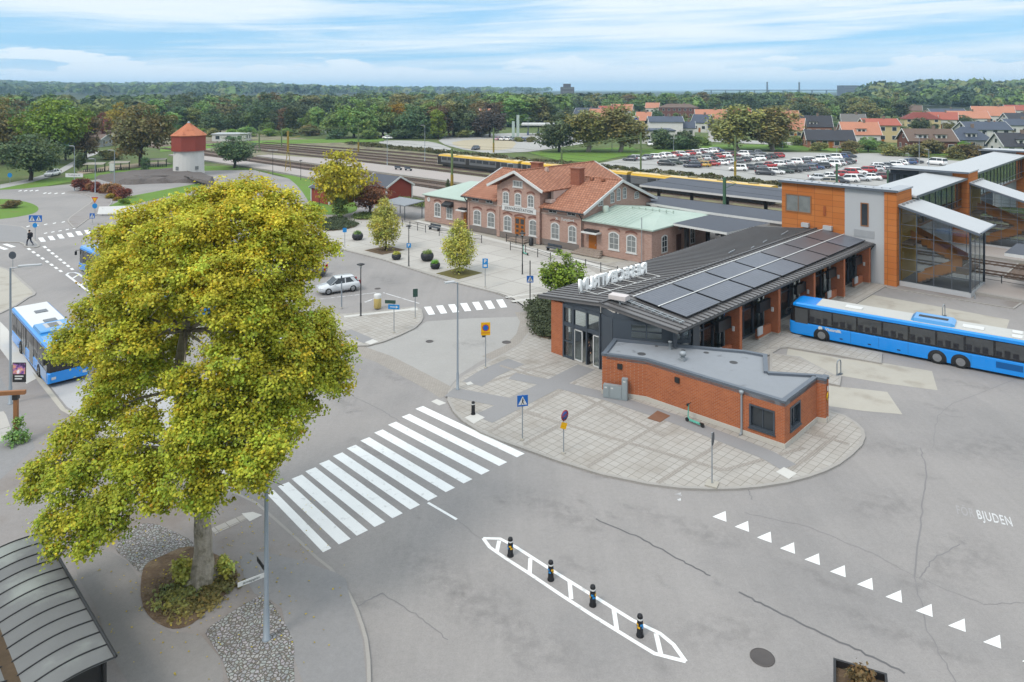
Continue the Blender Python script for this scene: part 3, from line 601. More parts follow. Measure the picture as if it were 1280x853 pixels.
b = MB(); b.slab([rA, rB, fB, fA2], .22); b.slab([rB, rC, fC, fB], .22)
def lerp(p, q, t_): return tuple(p[i] + (q[i] - p[i]) * t_ for i in range(3))
def rib(p, q, r=.03, h=.06):
    p, q = Vector(p), Vector(q); d = (q - p).normalized(); sd = d.cross(Vector((0, 0, 1))).normalized() * r; up = Vector((0, 0, h))
    b.add([p - sd, p + sd, q + sd, q - sd, p - sd + up, p + sd + up, q + sd + up, q - sd + up], [(4,5,6,7),(0,1,5,4),(1,2,6,5),(2,3,7,6),(3,0,4,7)], 1)
for i in range(1, 63):
    t_ = i / 63; rib(lerp(rA, fA2, t_), lerp(rB, fB, t_)); rib(lerp(rC, fC, t_), lerp(rB, fB, t_))
rib(rB, fB, .12, .09)
for p, q in ((rA, rB), (rB, rC)): rib(p, q, .07, .05)
roof = b.build('roof', [ZINC, ZINCD], T)
g = MB(); g.path([(-.02, -.06, 3.93), (37.6, -.06, 3.93)], .075, 8); g.path([(37.3, -.06, 3.9), (37.3, .3, 3.3), (37.3, .3, .0)], .05, 8); g.build('gutter', BLACK, roof)
# solar panels, two in each block, on the slope towards the bus bays
PVM = gridm('photovoltaic_cells', col(124, 128, 140, .46), col(116, 121, 134, .46), col(160, 164, 172, .48), .42, .21, .01, rough=.38, layers=((.2, .12), (.9, .08)))
def zr(v): return 4.05 + (4.75 - 4.05) * v / 5.95
for k in range(7):
    for h_ in range(2):
        u0 = 2.2 + 5.03 * k; v0 = .75 + 2.15 * h_; q = MB()
        P4 = [(u0, v0), (u0 + 4.72, v0), (u0 + 4.72, v0 + 2.06), (u0, v0 + 2.06)]
        q.slab([(u, v, zr(v) + .2) for u, v in P4], .05)
        o = q.build('solar_panel', PVM if (k, h_) not in ((4, 0), (4, 1), (5, 0), (5, 1), (6, 1)) else M('photovoltaic_brown', col(118, 114, 119, .44), .38, ((.4, .08),)), T)
        fr_ = MB()
        for (a, c), (d, e) in zip(P4, P4[1:] + P4[:1]):
            fr_.slab([(a, c, zr(c) + .205), (d, e, zr(e) + .205), (d + (.05 if e == c else 0), e + (0 if e == c else .05), zr(e) + .21), (a + .0, c + .06, zr(c + .06) + .205)] if False else [(a - .04, c - .04, zr(c) + .19), (d + .04, e - .04, zr(e) + .19), (d + .04, e + .04, zr(e) + .19), (a - .04, c + .04, zr(c) + .19)], .04) if e == c else fr_.slab([(a - .04, min(c, e), zr(min(c, e)) + .19), (a + .04, min(c, e), zr(min(c, e)) + .19), (a + .04, max(c, e), zr(max(c, e)) + .19), (a - .04, max(c, e), zr(max(c, e)) + .19)], .04)
        fr_.build('panel_frame', BLACK, o); MB().slab([(u0 - .15, v0 + 2.1, zr(v0 + 2.1) + .25), (u0 + 4.9, v0 + 2.1, zr(v0 + 2.1) + .25), (u0 + 4.9, v0 + 2.18, zr(v0 + 2.18) + .25), (u0 - .15, v0 + 2.18, zr(v0 + 2.18) + .25)], .04).build('mounting_rail', WHITE, o)
# snow guard and the cable box at the front of the ridge
sg = MB()
for k in range(9):
    sg.cbox((1.25, .55 + .55 * k, zr(.55 + .55 * k) + .12), (.5, .06, .1), 0)
sg.tube((1.1, .4, zr(.4) + .16), (1.1, 5.2, zr(5.2) + .16), .035); sg.tube((1.4, .4, zr(.4) + .16), (1.4, 5.2, zr(5.2) + .16), .035)
sg.build('snow_guard', STEEL, T)
lb = MB(); lb.cbox((.55, 5.2, 5.12), (.75, 1.3, .3), 0, R(12)); lb.cbox((.4, 5.0, 4.85), (.1, .1, .5), 1); lb.cbox((.7, 5.45, 4.85), (.1, .1, .5), 1); lb.build('cable_box', [M('pinkish_white', col(232, 222, 220), .6), STEEL], T)
for u, v, w_ in ((21, 7.2, 1.6), (27.5, 7.0, 1.2), (33, 7.4, 2.4), (24, 6.6, .9)):
    MB().cbox((u, v, 4.72), (w_, .07, .09), 0, R(8)).build('roof_clip', STEEL, T)
# white channel letters, facing the square, so they read backwards from here
SIGN = []; LETTERW = M('letter_white', (.86, .86, .85), .5, ())
pa, pb = LUV(724.5, 369, 4.4), LUV(808, 345.5, 4.4)
dv = Vector((pb[0] - pa[0], pb[1] - pa[1])); ang = math.atan2(dv.y, dv.x); word = 'RESECENTRUM'; nL = len(word)
for i, ch in enumerate(word):            # first letter at the far end
    t_ = 1 - (i + .5) / nL; x, y = pa[0] + dv.x * t_, pa[1] + dv.y * t_
    o = text_obj('sign_letter', ch, 1.2, LETTERW, T, (x, y, 4.98), (R(90), 0, ang + math.pi), .11, 1.0, .04)
    SIGN.append(o)
fr_ = MB()
for t_ in np.linspace(.04, .98, 6):
    x, y = pa[0] + dv.x * t_, pa[1] + dv.y * t_; n_ = Vector((dv.y, -dv.x)).normalized()
    fr_.path([(x, y, 4.5), (x, y, 5.0)], .03); fr_.path([(x, y, 4.62), (x + n_.x * 1.5, y + n_.y * 1.5, 4.62)], .03)
e0 = Vector(pa) + dv * .04 + n_ * 1.5; e1 = Vector(pa) + dv * .98 + n_ * 1.5
fr_.path([(*e0, 4.62), (*e1, 4.62)], .035); fr_.path([(pa[0], pa[1], 4.44), (pb[0], pb[1], 4.44)], .04)
fr_.build('sign_frame', WHITE, T)
# brick piers, glazing and low walls along the bus bays
PIER = [8.9, 15.5, 22.6, 29.7, 36.7]
for u in PIER:
    b = MB(); b.box(u - .2, .15, 0, u + .2, 1.35, 3.9, 0); b.box(u - .23, .12, 0, u + .23, 1.38, .14, 1); p_ = b.build('brick_pier', [BRICK_O, CONC], T)
    l_ = MB(); l_.cbox((u - .27, .62, 2.0), (.13, .16, .34)); l_.build('wall_lamp', WHITE, p_)
b = MB(); b.box(-.45, 9.55, 0, .15, 10.75, 3.95); b.build('brick_pier', BRICK_O, T)
for u in (12, 24, 36): MB().box(u, 10.82, 0, u + .4, 11.5, 3.9).build('rear_pier', BRICK_O, T)
for a, c in zip([3.0] + PIER[:-1], PIER):
    x0 = a + .25; x1 = c - .22
    f = MB(); gl = MB()
    lw = MB(); lw.box(x1 - 2.3, .75, 0, x1, 1.0, .8, 0); lw.box(x1 - 2.3, .72, -.01, x1, 1.03, .12, 1); lw.build('low_brick_wall', [BRICK_O, CONC], T)
    MB().box(x1 - 2.55, .62, .42, x1 - 1.75, .72, 1.05).build('wall_box', LGREY, T)
    MB().box(x1 - 1.9, .8, 2.05, x1, 1.1, 2.85).build('display_box', BLACK, T)
    f.box(x0, 1.7, 3.2, x1 + .4, 1.85, 3.9); f.box(x0, 1.72, 0, x1 + .4, 1.83, .12)
    n = 4
    for i in range(n + 1): xx = x0 + (x1 + .4 - x0) * i / n; f.box(xx - .06, 1.69, .12, xx + .06, 1.86, 3.2)
    f.box(x0, 1.71, 2.2, x1 + .4, 1.84, 2.32)
    f.box(x0 + .1, .9, 0, x0 + 1.0, 1.0, 3.75)
    f.build('bay_frame', DGREY, T); gl.box(x0, 1.765, .12, x1 + .4, 1.785, 3.2); gl.build('bay_glazing', GLASS, T)
# front: glazed entrance on the square side, dark panels above the annex
b = MB(); FR = MB(); GLZ = MB()
e = lambda v: -.42
FR.box(-.5, 6.1, 2.35, -.34, 9.5, 2.62); FR.box(-.5, 6.1, 3.72, -.34, 9.5, 3.95)
for v in (9.5, 8.55, 7.3, 6.1): FR.box(-.53, v - .06, 0, -.31, v + .06, 3.95)
FR.box(-.5, 8.55, .0, -.34, 9.5, .12); FR.box(-.5, 8.55, 1.2, -.36, 9.5, 1.27)
FR.build('entrance_frame', DGREY, T)
GLZ.box(-.425, 6.1, 2.62, -.405, 9.5, 3.72); GLZ.box(-.425, 8.6, .12, -.405, 9.45, 2.35); GLZ.build('entrance_glazing', GLASS, T)
for v0, v1 in ((7.72, 8.5), (6.15, 6.75)):
    d = MB()
    for a, c in ((v0, v0 + .07), (v1 - .07, v1)): d.box(-.46, a, .06, -.38, c, 2.3)
    d.box(-.46, v0, .03, -.38, v1, .12); d.box(-.46, v0, 2.22, -.38, v1, 2.3); o = d.build('sliding_door', WHITE, T)
    MB().box(-.43, v0 + .07, .12, -.415, v1 - .07, 2.22).build('pane', GLASS, o)
w2 = MB(); gz = MB()
def wallseg(p, q, z0, z1, t=.12, mb=None, m=0):
    p, q = Vector(p), Vector(q); d = (q - p); L_ = d.length; a = math.atan2(d.y, d.x); c_ = (p + q) / 2
    (mb or w2).cbox((c_.x, c_.y, (z0 + z1) / 2), (L_, t, z1 - z0), m, a)
pw = [(-.4, 6.0), (-.75, 4.75), (-.2, 3.7), (.95, 1.8), (1.3, 1.2), (2.4, -.1), (3.0, 1.75)]
wallseg(pw[0], pw[1], 0, 3.95); wallseg(pw[1], pw[2], 2.6, 3.95)
wallseg(pw[2], pw[3], 2.6, 2.78); wallseg(pw[2], pw[3], 3.72, 3.95); wallseg(pw[3], pw[4], 2.6, 3.95)
for t_ in (.02, .5, .98): c_ = Vector(pw[2]).lerp(Vector(pw[3]), t_); w2.cbox((c_.x, c_.y, 3.2), (.1, .14, 1.3), 0, R(-60))
c0, c1 = Vector(pw[2]), Vector(pw[3]); wallseg(c0, c1, 3.2, 3.26)
wallseg(pw[4], (2.2, .5), 2.6, 2.85); wallseg((2.2, .5), pw[6], 2.6, 2.85); wallseg(pw[4], (2.2, .5), 3.6, 3.95)
for p in ((1.35, 1.15), (2.2, .5), (3.0, 1.7), (1.75, .8)): w2.cbox((p[0], p[1], 3.25), (.14, .14, 1.35), 0, R(45))
w2.box(.62, .62, 2.6, .82, .82, 4.0)
zu = lambda v: (4.05 + .7 * v / 5.95 if v < 5.95 else 4.75 - .65 * (v - 5.95) / 6.05) - .23
for p, q in [((-.42, 9.5), (-.42, 6.1))] + list(zip(pw[:4], pw[1:5])) + [(pw[4], (2.2, .5)), ((2.2, .5), pw[6])]:
    w2.add([(*p, 3.94), (*q, 3.94), (*q, zu(q[1])), (*p, zu(p[1]))], [(0, 1, 2, 3)])
w2.build('front_wall', DGREY, T)
wallseg(pw[2], pw[3], 2.75, 3.75, .02, gz); wallseg(pw[4], (2.2, .5), 2.8, 3.65, .02, gz); wallseg((2.2, .5), pw[6], 2.8, 3.7, .02, gz); gz.build('front_glazing', GLASS, T)
b = MB(); b.box(-.35, 1.9, .01, 37.4, 10.6, .03); b.build('floor', M('terrazzo', col(190, 184, 172), .5), T)
b = MB(); b.box(-.1, 10.7, 0, 37.4, 10.78, 1.0, 0)
for k in range(20): b.box(-.1 + k * 1.95, 10.68, 1.0, .0 + k * 1.95, 10.8, 3.9, 0)
b.box(-.1, 10.7, 3.6, 37.4, 10.78, 3.9, 0); b.build('rear_frame', DGREY, T)
for q in ((14, 5, .03, 14.3, 10, 3.6), (9, 6.5, .03, 13.8, 6.8, 3.0), (25, 3, .03, 25.2, 10.4, 3.6)): MB().box(*q).build('inner_wall', M('inner_plaster', col(205, 200, 190), .8), T)

# ------------------------------------------------------------- brick annex in front of the terminal
AX = thing('brick_annex', 'single storey orange brick annex with flat grey felt roof in front of the bus terminal', 'building', (*OT, .1), RZT)
EX = [(-3.62, 3.5), (-2.47, .87), (-2.23, -8.08), (2.34, -8.03), (2.5, -8.5), (3.1, -8.4), (2.8, -7.8), (1.15, -5.55), (3.8, -4.24), (3.49, -2.92), (2.42, -1.07), (-.79, 4.64)]
zt = 2.6
WO = [(-2.25, -7.05, -5.0, .78, 1.78)]
b = MB()
def wall_open(mb, p, q, z0, z1, t, ops, m=0):
    """straight wall of thickness t (inward = left of p->q) with rectangular openings (s0, s1, z0, z1) along it"""
    p, q = Vector(p), Vector(q); d = q - p; L_ = d.length; d.normalize(); nn = Vector((-d.y, d.x)); a = math.atan2(d.y, d.x)
    xs = sorted({0, L_, *[o[0] for o in ops], *[o[1] for o in ops]}); zs = sorted({z0, z1, *[o[2] for o in ops], *[o[3] for o in ops]})
    for x0, x1 in zip(xs, xs[1:]):
        for a0, a1 in zip(zs, zs[1:]):
            if any(o[0] - 1e-4 <= x0 and x1 <= o[1] + 1e-4 and o[2] - 1e-4 <= a0 and a1 <= o[3] + 1e-4 for o in ops): continue
            c_ = p + d * (x0 + x1) / 2 + nn * t / 2; mb.cbox((c_.x, c_.y, (a0 + a1) / 2), (x1 - x0, t, a1 - a0), m, a)
n_ = len(EX)
orient = sum(EX[i][0] * EX[(i+1) % n_][1] - EX[(i+1) % n_][0] * EX[i][1] for i in range(n_))
for i in range(n_):
    p, q = EX[i], EX[(i+1) % n_]; ops = []
    if i == 1: ops = [(6.9, 8.4, .55, 1.9)]
    if i == 2: ops = [(.7, 2.15, .7, 2.05)]
    wall_open(b, p, q, .18, zt - .12, .3, ops)
b.build('wall', BRICK_O, AX)
b = MB(); 
for i in range(n_):
    p, q = Vector(EX[i]), Vector(EX[(i+1) % n_]); d = (q - p).normalized(); nn = Vector((-d.y, d.x)); c_ = (p + q) / 2 + nn * .155; b.cbox((c_.x, c_.y, .13), ((q - p).length + .08, .4, .26 + .002 * i), 0, math.atan2(d.y, d.x))
b.build('plinth', M('plinth_concrete', col(214, 208, 198), .85, ((1, .06), (6, .05))), AX)
inr = MB(); inr.prism(EX, zt - .3, zt - .1); rf = inr.build('roof', FELT, AX)
b = MB()
for i in range(n_):
    p, q = Vector(EX[i]), Vector(EX[(i+1) % n_]); d = (q - p).normalized(); nn = Vector((-d.y, d.x)); c_ = (p + q) / 2 + nn * .12; b.cbox((c_.x, c_.y, zt - .03), ((q - p).length + .1, .27, .13 + .002 * i), 0, math.atan2(d.y, d.x))
b.build('roof_edge', ZINCL, rf)
def insetwin(p, q, s0, s1, z0, z1, parent, cols=2):
    p, q = Vector(p), Vector(q); d = (q - p).normalized(); nn = Vector((-d.y, d.x)); a = math.atan2(d.y, d.x); f = MB()
    def bx(x0, x1, a0, a1, d0, d1, mb): c_ = p + d * (x0 + x1) / 2 + nn * (d0 + d1) / 2; mb.cbox((c_.x, c_.y, (a0 + a1) / 2), (x1 - x0, d1 - d0, a1 - a0), 0, a)
    for x0, x1, a0, a1 in ((s0, s0 + .1, z0, z1), (s1 - .1, s1, z0, z1), (s0 + .1, s1 - .1, z1 - .1, z1), (s0 + .1, s1 - .1, z0, z0 + .12)): bx(x0, x1, a0, a1, -.03, .22, f)
    for i in range(1, cols): xx = s0 + (s1 - s0) * i / cols; bx(xx - .03, xx + .03, z0 + .12, z1 - .1, .1, .2, f)
    bx(s0 - .05, s1 + .05, z0 - .04, z0 - .003, -.09, .05, f)
    o = f.build('window', DGREY, parent); g_ = MB(); bx(s0 + .1, s1 - .1, z0 + .12, z1 - .1, .15, .16, g_); g_.build('pane', GLASSD, o)
insetwin(EX[1], EX[2], 6.9, 8.4, .55, 1.9, AX); insetwin(EX[2], EX[3], .7, 2.15, .7, 2.05, AX, 2)
dp = MB(); dp.path([(-2.38, -5.6, 2.45), (-2.38, -5.6, .06)], .06, 10); dp.lathe((-2.38, -5.6, 2.3), [(.07, 0), (.13, .1), (.14, .22), (.06, .24)], 10); dp.path([(-2.38, -5.6, .08), (-2.6, -5.6, .02)], .06, 8); dp.build('downpipe', STEEL, AX)
for (u, v) in ((-3.14, 2.4), (-2.41, -1.4)): MB().cbox((u - .05, v, 1.95), (.08, .32, .32), 0, R(0 if v < 0 else 24)).build('wall_vent', BLACK, AX)
for u, v, r in ((-1.6, 1.8, .28), (.9, .2, .14), (1.6, -1.1, .18), (1.3, -3.2, .26), (.3, 1.9, .12)): MB().disc((u, v, zt - .098), r, (0, 0, 1), 16, t=.006).build('roof_drain', M('damp_felt', col(84, 84, 86), .7), rf)
b = MB(); b.box(-.85, -.9, zt - .1, -.45, -.5, zt + .05); b.lathe((-.65, -.7, zt + .05), [(.14, 0), (.14, .16), (.22, .18), (.22, .34), (.14, .42), (.03, .44)], 14); b.build('roof_fan', STEEL, rf)
b = MB(); b.lathe((.4, .9, zt - .1), [(.1, 0), (.1, .5), (.14, .5), (.14, .56), (.02, .58)], 12); b.build('vent_pipe', STEEL, rf)
sx, sy = EX[4]; yd = MB(); c_ = Vector(((EX[4][0] + EX[5][0]) / 2, (EX[4][1] + EX[5][1]) / 2)); 
yd.lathe((0, 0, 0), [(.3, 0), (.3, .02), (.01, .025)], 24); o = yd.build('warning_sign', YELLOW, AX, (c_.x + .03, c_.y - .03, 1.5)); o.rotation_euler = (R(90), 0, R(10)); o.scale = (1, .8, 1)
b = MB(); b.cbox((0, .05, .035), (.07, .16, .02)); b.disc((0, .17, .03), .045, (0, 0, 1), 10); b.cbox((.05, -.1, .035), (.04, .18, .02), 0, R(25)); b.cbox((-.05, -.1, .035), (.04, .18, .02), 0, R(-25)); b.build('pictogram', BLACK, o)
MB().cbox((c_.x + .03, c_.y - .05, 1.98), (.26, .03, .26), 0, R(10)).build('small_sign', WHITE, AX)
# meter cabinets against the annex
cab = thing('utility_cabinet', 'row of galvanised utility cabinets against the annex wall, the end one taller', 'utility cabinet', (*G(772, 500, .1), .1), RZT - R(66))
GALV = M('galvanised_sheet', col(176, 186, 190), .5, ((1.2, .12),), metal=.3)
for k, (x0, x1, hh) in enumerate(((-.95, -.55, .85), (-.54, .25, .85), (.26, .62, 1.38))):
    bb = MB(); bb.box(x0, 0, .02, x1, .32, hh); c1 = bb.build('cabinet_body', GALV, cab); MB().box(x0 + .03, -.015, .08, x1 - .03, -.002, hh - .05).build('door', GALV, c1); MB().box(x0 + .1, -.03, hh - .2, x0 + .25, -.02, hh - .12).build('sticker', WHITE, c1)
# bed of low juniper by the corner pier: foliage comes with the planting

# ------------------------------------------------------------- orange stair towers and footbridge over the tracks
def panes(mb, fr, p, q, z0, z1q, n, bars, t=.02):
    """glass wall from p to q (local 2-D), sloping top z1q=(z at p, z at q), n bays, horizontal bars"""
    p, q = Vector(p), Vector(q); zp, zq = z1q
    mb.add([(*p, z0), (*q, z0), (*q, zq), (*p, zp)], [(0, 1, 2, 3)])
    for i in range(n + 1):
        c_ = p.lerp(q, i / n); zt_ = zp + (zq - zp) * i / n; w_ = .08 if i in (0, n) else .025
        fr.cbox((c_.x, c_.y, (z0 + zt_) / 2), (w_ * 2, w_ * 2, zt_ - z0), 0, math.atan2((q - p).y, (q - p).x))
    for zb in bars:
        e_ = 1 if zb <= min(zp, zq) else max(0, min(1, (zb - zp) / (zq - zp)))
        if zq < zp: fr.tube((*p, zb), (*p.lerp(q, e_), zb), .022, 6)
    fr.tube((*p, zp - .05), (*q, zq - .05), .09, 6)
def stairhouse(parent, u0, u1, v0, v1, z0, zh, zl):
    """glazed stair falling away in -v; roof from zh at v0 to zl at v1"""
    g_ = MB(); f_ = MB()
    bars = [z0 + .55 + 1.15 * k for k in range(1, 7)]
    zb = z0 + .55
    panes(g_, f_, (u0, v0), (u0, v1), zb, (zh - .12, zl - .12), 4, bars); panes(g_, f_, (u1, v0), (u1, v1), zb, (zh - .12, zl - .12), 4, bars); panes(g_, f_, (u0, v1), (u1, v1), zb, (zl - .12, zl - .12), 3, [])
    g_.build('stair_glazing', GLASS, parent); f_.build('stair_frame', ZINCL, parent)
    pl = MB(); pl.box(u0 - .06, v1 - .06, z0, u1 + .06, v0, zb); pl.box(u0 + .2, v1 + .2, zb, u1 - .2, v0, zb + .02, 1); pl.build('stair_plinth', [LGREY, M('stair_floor', col(96, 98, 104), .7)], parent)
    rf = MB(); o_ = .35; rf.slab([(u0 - o_, v0, zh), (u0 - o_, v1 - .9, zl - (zh - zl) * .9 / (v0 - v1)), (u1 + .1, v1 - .9, zl - (zh - zl) * .9 / (v0 - v1)), (u1 + .1, v0, zh)], .2)
    r_ = rf.build('stair_roof', WHITER, parent)
    ed = MB(); za = zl - (zh - zl) * .9 / (v0 - v1)
    ed.slab([(u0 - o_ - .05, v0, zh - .05), (u0 - o_ - .05, v1 - .9, za - .05), (u0 - o_ - .001, v1 - .9, za - .05), (u0 - o_ - .001, v0, zh - .05)], .22); ed.tube((u0 - o_, v1 - .95, za), (u1 + .1, v1 - .95, za), .09); ed.build('roof_trim', ZINCL, r_)
    kn = MB()
    for k in range(5): kn.cbox((u0 + .2 + 1.2 * k, v0 - .35, zh + .02), (.3, .25, .14))
    kn.build('snow_stop', STEEL, r_)
    st = MB(); um = (u0 + u1) / 2                                   # two flights and landings, orange parapets
    def flight(ua, ub, va, vb, za, zb_):
        n = 9
        for i in range(n): a, c_ = va + (vb - va) * i / n, va + (vb - va) * (i + 1) / n; zz_ = za + (zb_ - za) * (i + 1) / n; st.box(ua, a, zz_ - .18, ub, c_, zz_, 0)
        for uu in (ua, ub): st.slab([(uu, va, za + .95), (uu, vb, zb_ + .95), (uu + .05, vb, zb_ + .95), (uu + .05, va, za + .95)], .02, 1); st.add([(uu, va, za), (uu, vb, zb_), (uu, vb, zb_ + .95), (uu, va, za + .95)], [(0, 1, 2, 3)], 1)
    L_ = v0 - v1
    flight(u0 + .4, um - .1, v0 - .25 * L_, v1 + 1.3, z0 + .6, z0 + 2.3); flight(um + .1, u1 - .4, v1 + 1.3, v0 - .2, z0 + 2.3, z0 + 4.4)
    st.box(u0 + .4, v1 + .25, z0 + 2.1, u1 - .4, v1 + 1.3, z0 + 2.3, 0)
    st.box(u0 + .35, v0 - 1.2, z0 + 4.2, u1 - .4, v0 - .05, z0 + 4.4, 0)
    st.build('staircase', [M('stair_tread', col(128, 108, 92), .7), M('orange_parapet', col(206, 132, 60), .6, ((.4, .08),))], parent)
    MB().box(u0 + .3, v0 - .1, zb + .02, u1 - .3, v0 - .02, zh - .4).build('inner_wall', M('yellow_panel', col(206, 160, 52), .6, ((.5, .06),)), parent)
def tower(u0, zt, label, d=4.8, vL=9.77, vW=2.94, vO=-.99, vR=-2.15, first=False, z0=.0, ov=.0):
    t = thing('stair_tower', label, 'footbridge tower', (*OT, .0), RZT)
    if first:
        b = MB(); b.box(u0, vW, z0, u0 + 1.9, vL, zt - .12); b.build('clad_wall', ORANGE, t)
        win(t, 7.9, 6.35, 2.9, 2.0, u0, 'y', -1, WOODP, GLASSW, 0, .12, 2, 1, proud=.06)
        for v, w_ in ((7.0, .8), (4.6, .9)): MB().box(u0 - .5, v - w_ / 2, 4.9, u0 - .08, v + w_ / 2, 5.35).build('roof_cowl', LGREY, t)
        MB().box(u0 - .1, 4.9, 6.4, u0 - .02, 5.15, 7.4).build('wall_emblem', M('terracotta_emblem', col(176, 96, 52), .6), t)
    else:
        b = MB(); b.box(u0 + .3, vW, z0, u0 + d, vL, zt - .5); b.build('glass_box', DGREY, t)
        for k in range(4): win(t, vW + .5 + (vL - vW) / 4 * (k + .35), zt - 3.2, (vL - vW) / 4 - .25, 2.3, u0 + .3, 'y', -1, DGREY, GLASSD, 0, .06, 1, 2, proud=.03)
        MB().box(u0 + .2, vW, zt - .6, u0 + d, vL, zt - .3).build('eaves_band', DGREY, t)
    b = MB(); b.box(u0 - .02, vO, z0, u0 + (1.88 if first else d - .03), vW - .003, zt - .13); b.build('white_wall', LGREY, t)
    if first:
        win(t, .95, 5.75, .8, 2.45, u0 - .02, 'y', -1, WOODP, GLASSD, 0, .1, 1, 1)
        MB().box(u0 - .06, .0, 4.6, u0 - .022, 2.0, 5.35).build('service_hatch', M('hatch_grey', col(180, 182, 185), .6), t)
    b = MB(); b.box(u0 - .2, vR, z0, u0 + d, vO - .003, zt - .12); b.build('clad_corner', ORANGE, t)
    b = MB(); s_ = .0 if first else .16
    b.prism([(u0 - .35 - ov, vR - .12), (u0 + d + .12, vR - .12), (u0 + d + .12, vO + .05), (u0 + 2.0, vO + .05), (u0 + 2.0, vL + .2), (u0 - .35, vL + .2)] if first else [(u0 - .35 - ov, vR - .12), (u0 + d + .12, vR - .12), (u0 + d + .12, vL + .2), (u0 - .35 - ov * .2, vL + .2)], lambda x, y: zt - .14 - s_ * (vR - y) * -.35 * .3, lambda x, y: zt + .02 - s_ * (vR - y) * -.35 * .3); r_ = b.build('roof', M('pale_grey_roof', col(188, 192, 198), .6, ((.5, .06),)) if first else WHITER, t)
    b = MB(); b.box(u0 - .42 - ov, vR - .2, zt - .16, u0 - .352 - ov, vL + .25, zt + .07); b.build('roof_trim', ZINCL, r_)
    if first:
        for k in range(14): MB().cbox((u0 + .9, vL - .6 - .8 * k, zt + .06), (.25, .1, .08)).build('roof_stop', STEEL, r_)
    return t
t1 = tower(37.6, 9.75, 'orange and white clad stair tower joined to the terminal roof, with one slim window', first=True)
stairhouse(t1, 38.3, 44.0, -2.16, -8.35, .0, 8.35, 6.65)
b = MB(); b.path([(38.1, -8.75, .02), (38.1, -8.75, .5)], .07); b.build('drain_outlet', STEEL, t1)
t2 = tower(64.0, 9.5, 'middle orange stair tower rising from the island platform', vL=6.5, vR=-2.75, ov=.5)
stairhouse(t2, 64.6, 70.0, -2.76, -9.4, .0, 8.2, 6.2)
t3 = tower(105.0, 9.6, 'rearmost orange stair tower beside the car park, only its top showing', vL=4.2, vW=2.4, vR=-3.1, ov=.5)
def bridge(u0, u1, z, label):
    t = thing('footbridge_span', label, 'footbridge', (*OT, 0), RZT)
    va, vb = -2.0, 1.6
    b = MB(); b.box(u0, va, z - 4.0, u1, vb, z - 3.7); b.build('deck', M('bridge_steel', col(120, 84, 62), .7, ((.5, .12),)), t)
    g_ = MB(); f_ = MB()
    for v in (va, vb):
        g_.box(u0, v - .01, z - 3.7, u1, v + .01, z - .3)
        n = int((u1 - u0) / 2.2)
        for i in range(n + 1): x = u0 + (u1 - u0) * i / n; f_.box(x - .05, v - .06, z - 3.7, x + .05, v + .06, z - .3)
        f_.box(u0, v - .07, z - .45, u1, v + .07, z - .28)
        f_.box(u0, v - .05, z - 3.0, u1, v + .05, z - 2.94)
    g_.build('glazing', GLASS, t); f_.build('frame', DGREY, t)
    b = MB(); n = 9
    b.slab([(u0, va - .6, z - .25), (u1, va - .6, z - .25), (u1, vb + .5, z + .1), (u0, vb + .5, z + .1)], .2); r_ = b.build('roof', WHITER, t)
    e_ = MB(); e_.box(u0, va - .68, z - .46, u1, va - .6, z - .2); e_.build('roof_trim', ZINCL, r_)
    if u0 < 50: MB().slab([(39.7, -.9, z - .2), (42.48, -.9, z - .2), (42.48, vb + .5, z + .1), (39.7, vb + .5, z + .1)], .2).build('roof_end', WHITER, t); MB().box(39.7, -.9, z - 4, 42.4, vb, z - .45).build('end_wall', LGREY, t)
    b = MB(); b.box(u1 - 6.5, va + .15, z - 3.65, u1 - .5, vb - .4, z - .5); b.build('timber_screen', M('timber_screen', col(150, 98, 70), .7, ((.6, .12), (5, .15))), t)
bridge(42.5, 63.9, 9.0, 'glazed footbridge span with pale roof between the first two orange towers')
bridge(69.0, 104.9, 9.2, 'glazed footbridge span with pale roof leading to the rear tower')

# ------------------------------------------------------------- platform canopies
FELTC = FELTD
def canopy(label, poly, z, cols, th=.3, slope=None):
    t = thing('platform_canopy', label, 'platform canopy', (*OT, 0), RZT); b = MB()
    f1 = (lambda x, y: z + (slope[0] * x + slope[1] * y + slope[2] if slope else 0))
    b.prism(poly, lambda x, y: f1(x, y) - th, f1, 1, 0); b.build('roof', [FELTC, WHITE], t)
    for u, v in cols:
        c_ = MB(); c_.box(u - .2, v - .2, .3, u + .2, v + .2, f1(u, v) - th); c_.box(u - 1.6, v - .12, f1(u, v) - th - .25, u + 1.6, v + .12, f1(u, v) - th - .004); c_.build('post', BLACK, t)
canopy('dark felt canopy along the side platform behind the brick station', [(40.6, 9.9), (47.6, 9.9), (47.6, 58), (44.2, 58), (40.6, 21)], 4.5, [(44.2, 12 + 7.5 * k) for k in range(6)])
canopy('low dark canopy bridging from the station annex to the bus terminal', [(31.4, 13.2), (40.2, 12.4), (40.2, 20.2), (32.0, 20.4)], 4.25, [(33, 14.5), (38.5, 19.5), (33.2, 19.3)], .26)
canopy('long dark canopy on the island platform in front of the yellow train', [(55.4, 2.4), (67.2, 2.4), (67.6, 43.0), (55.4, 41.2)], 4.6, [(61, 4 + 6.2 * k) for k in range(7)])
canopy('dark canopy over the side platform beyond the glass stairs', [(41.5, -10.5), (47.6, -10.5), (47.6, -60), (41.5, -60)], 4.2, [(44.5, -14 - 8 * k) for k in range(6)])
canopy('canopy end on the island platform beyond the middle tower', [(55.6, -11.2), (63.5, -11.2), (63.5, -50), (55.6, -50)], 4.6, [(59.5, -14 - 8 * k) for k in range(4)])

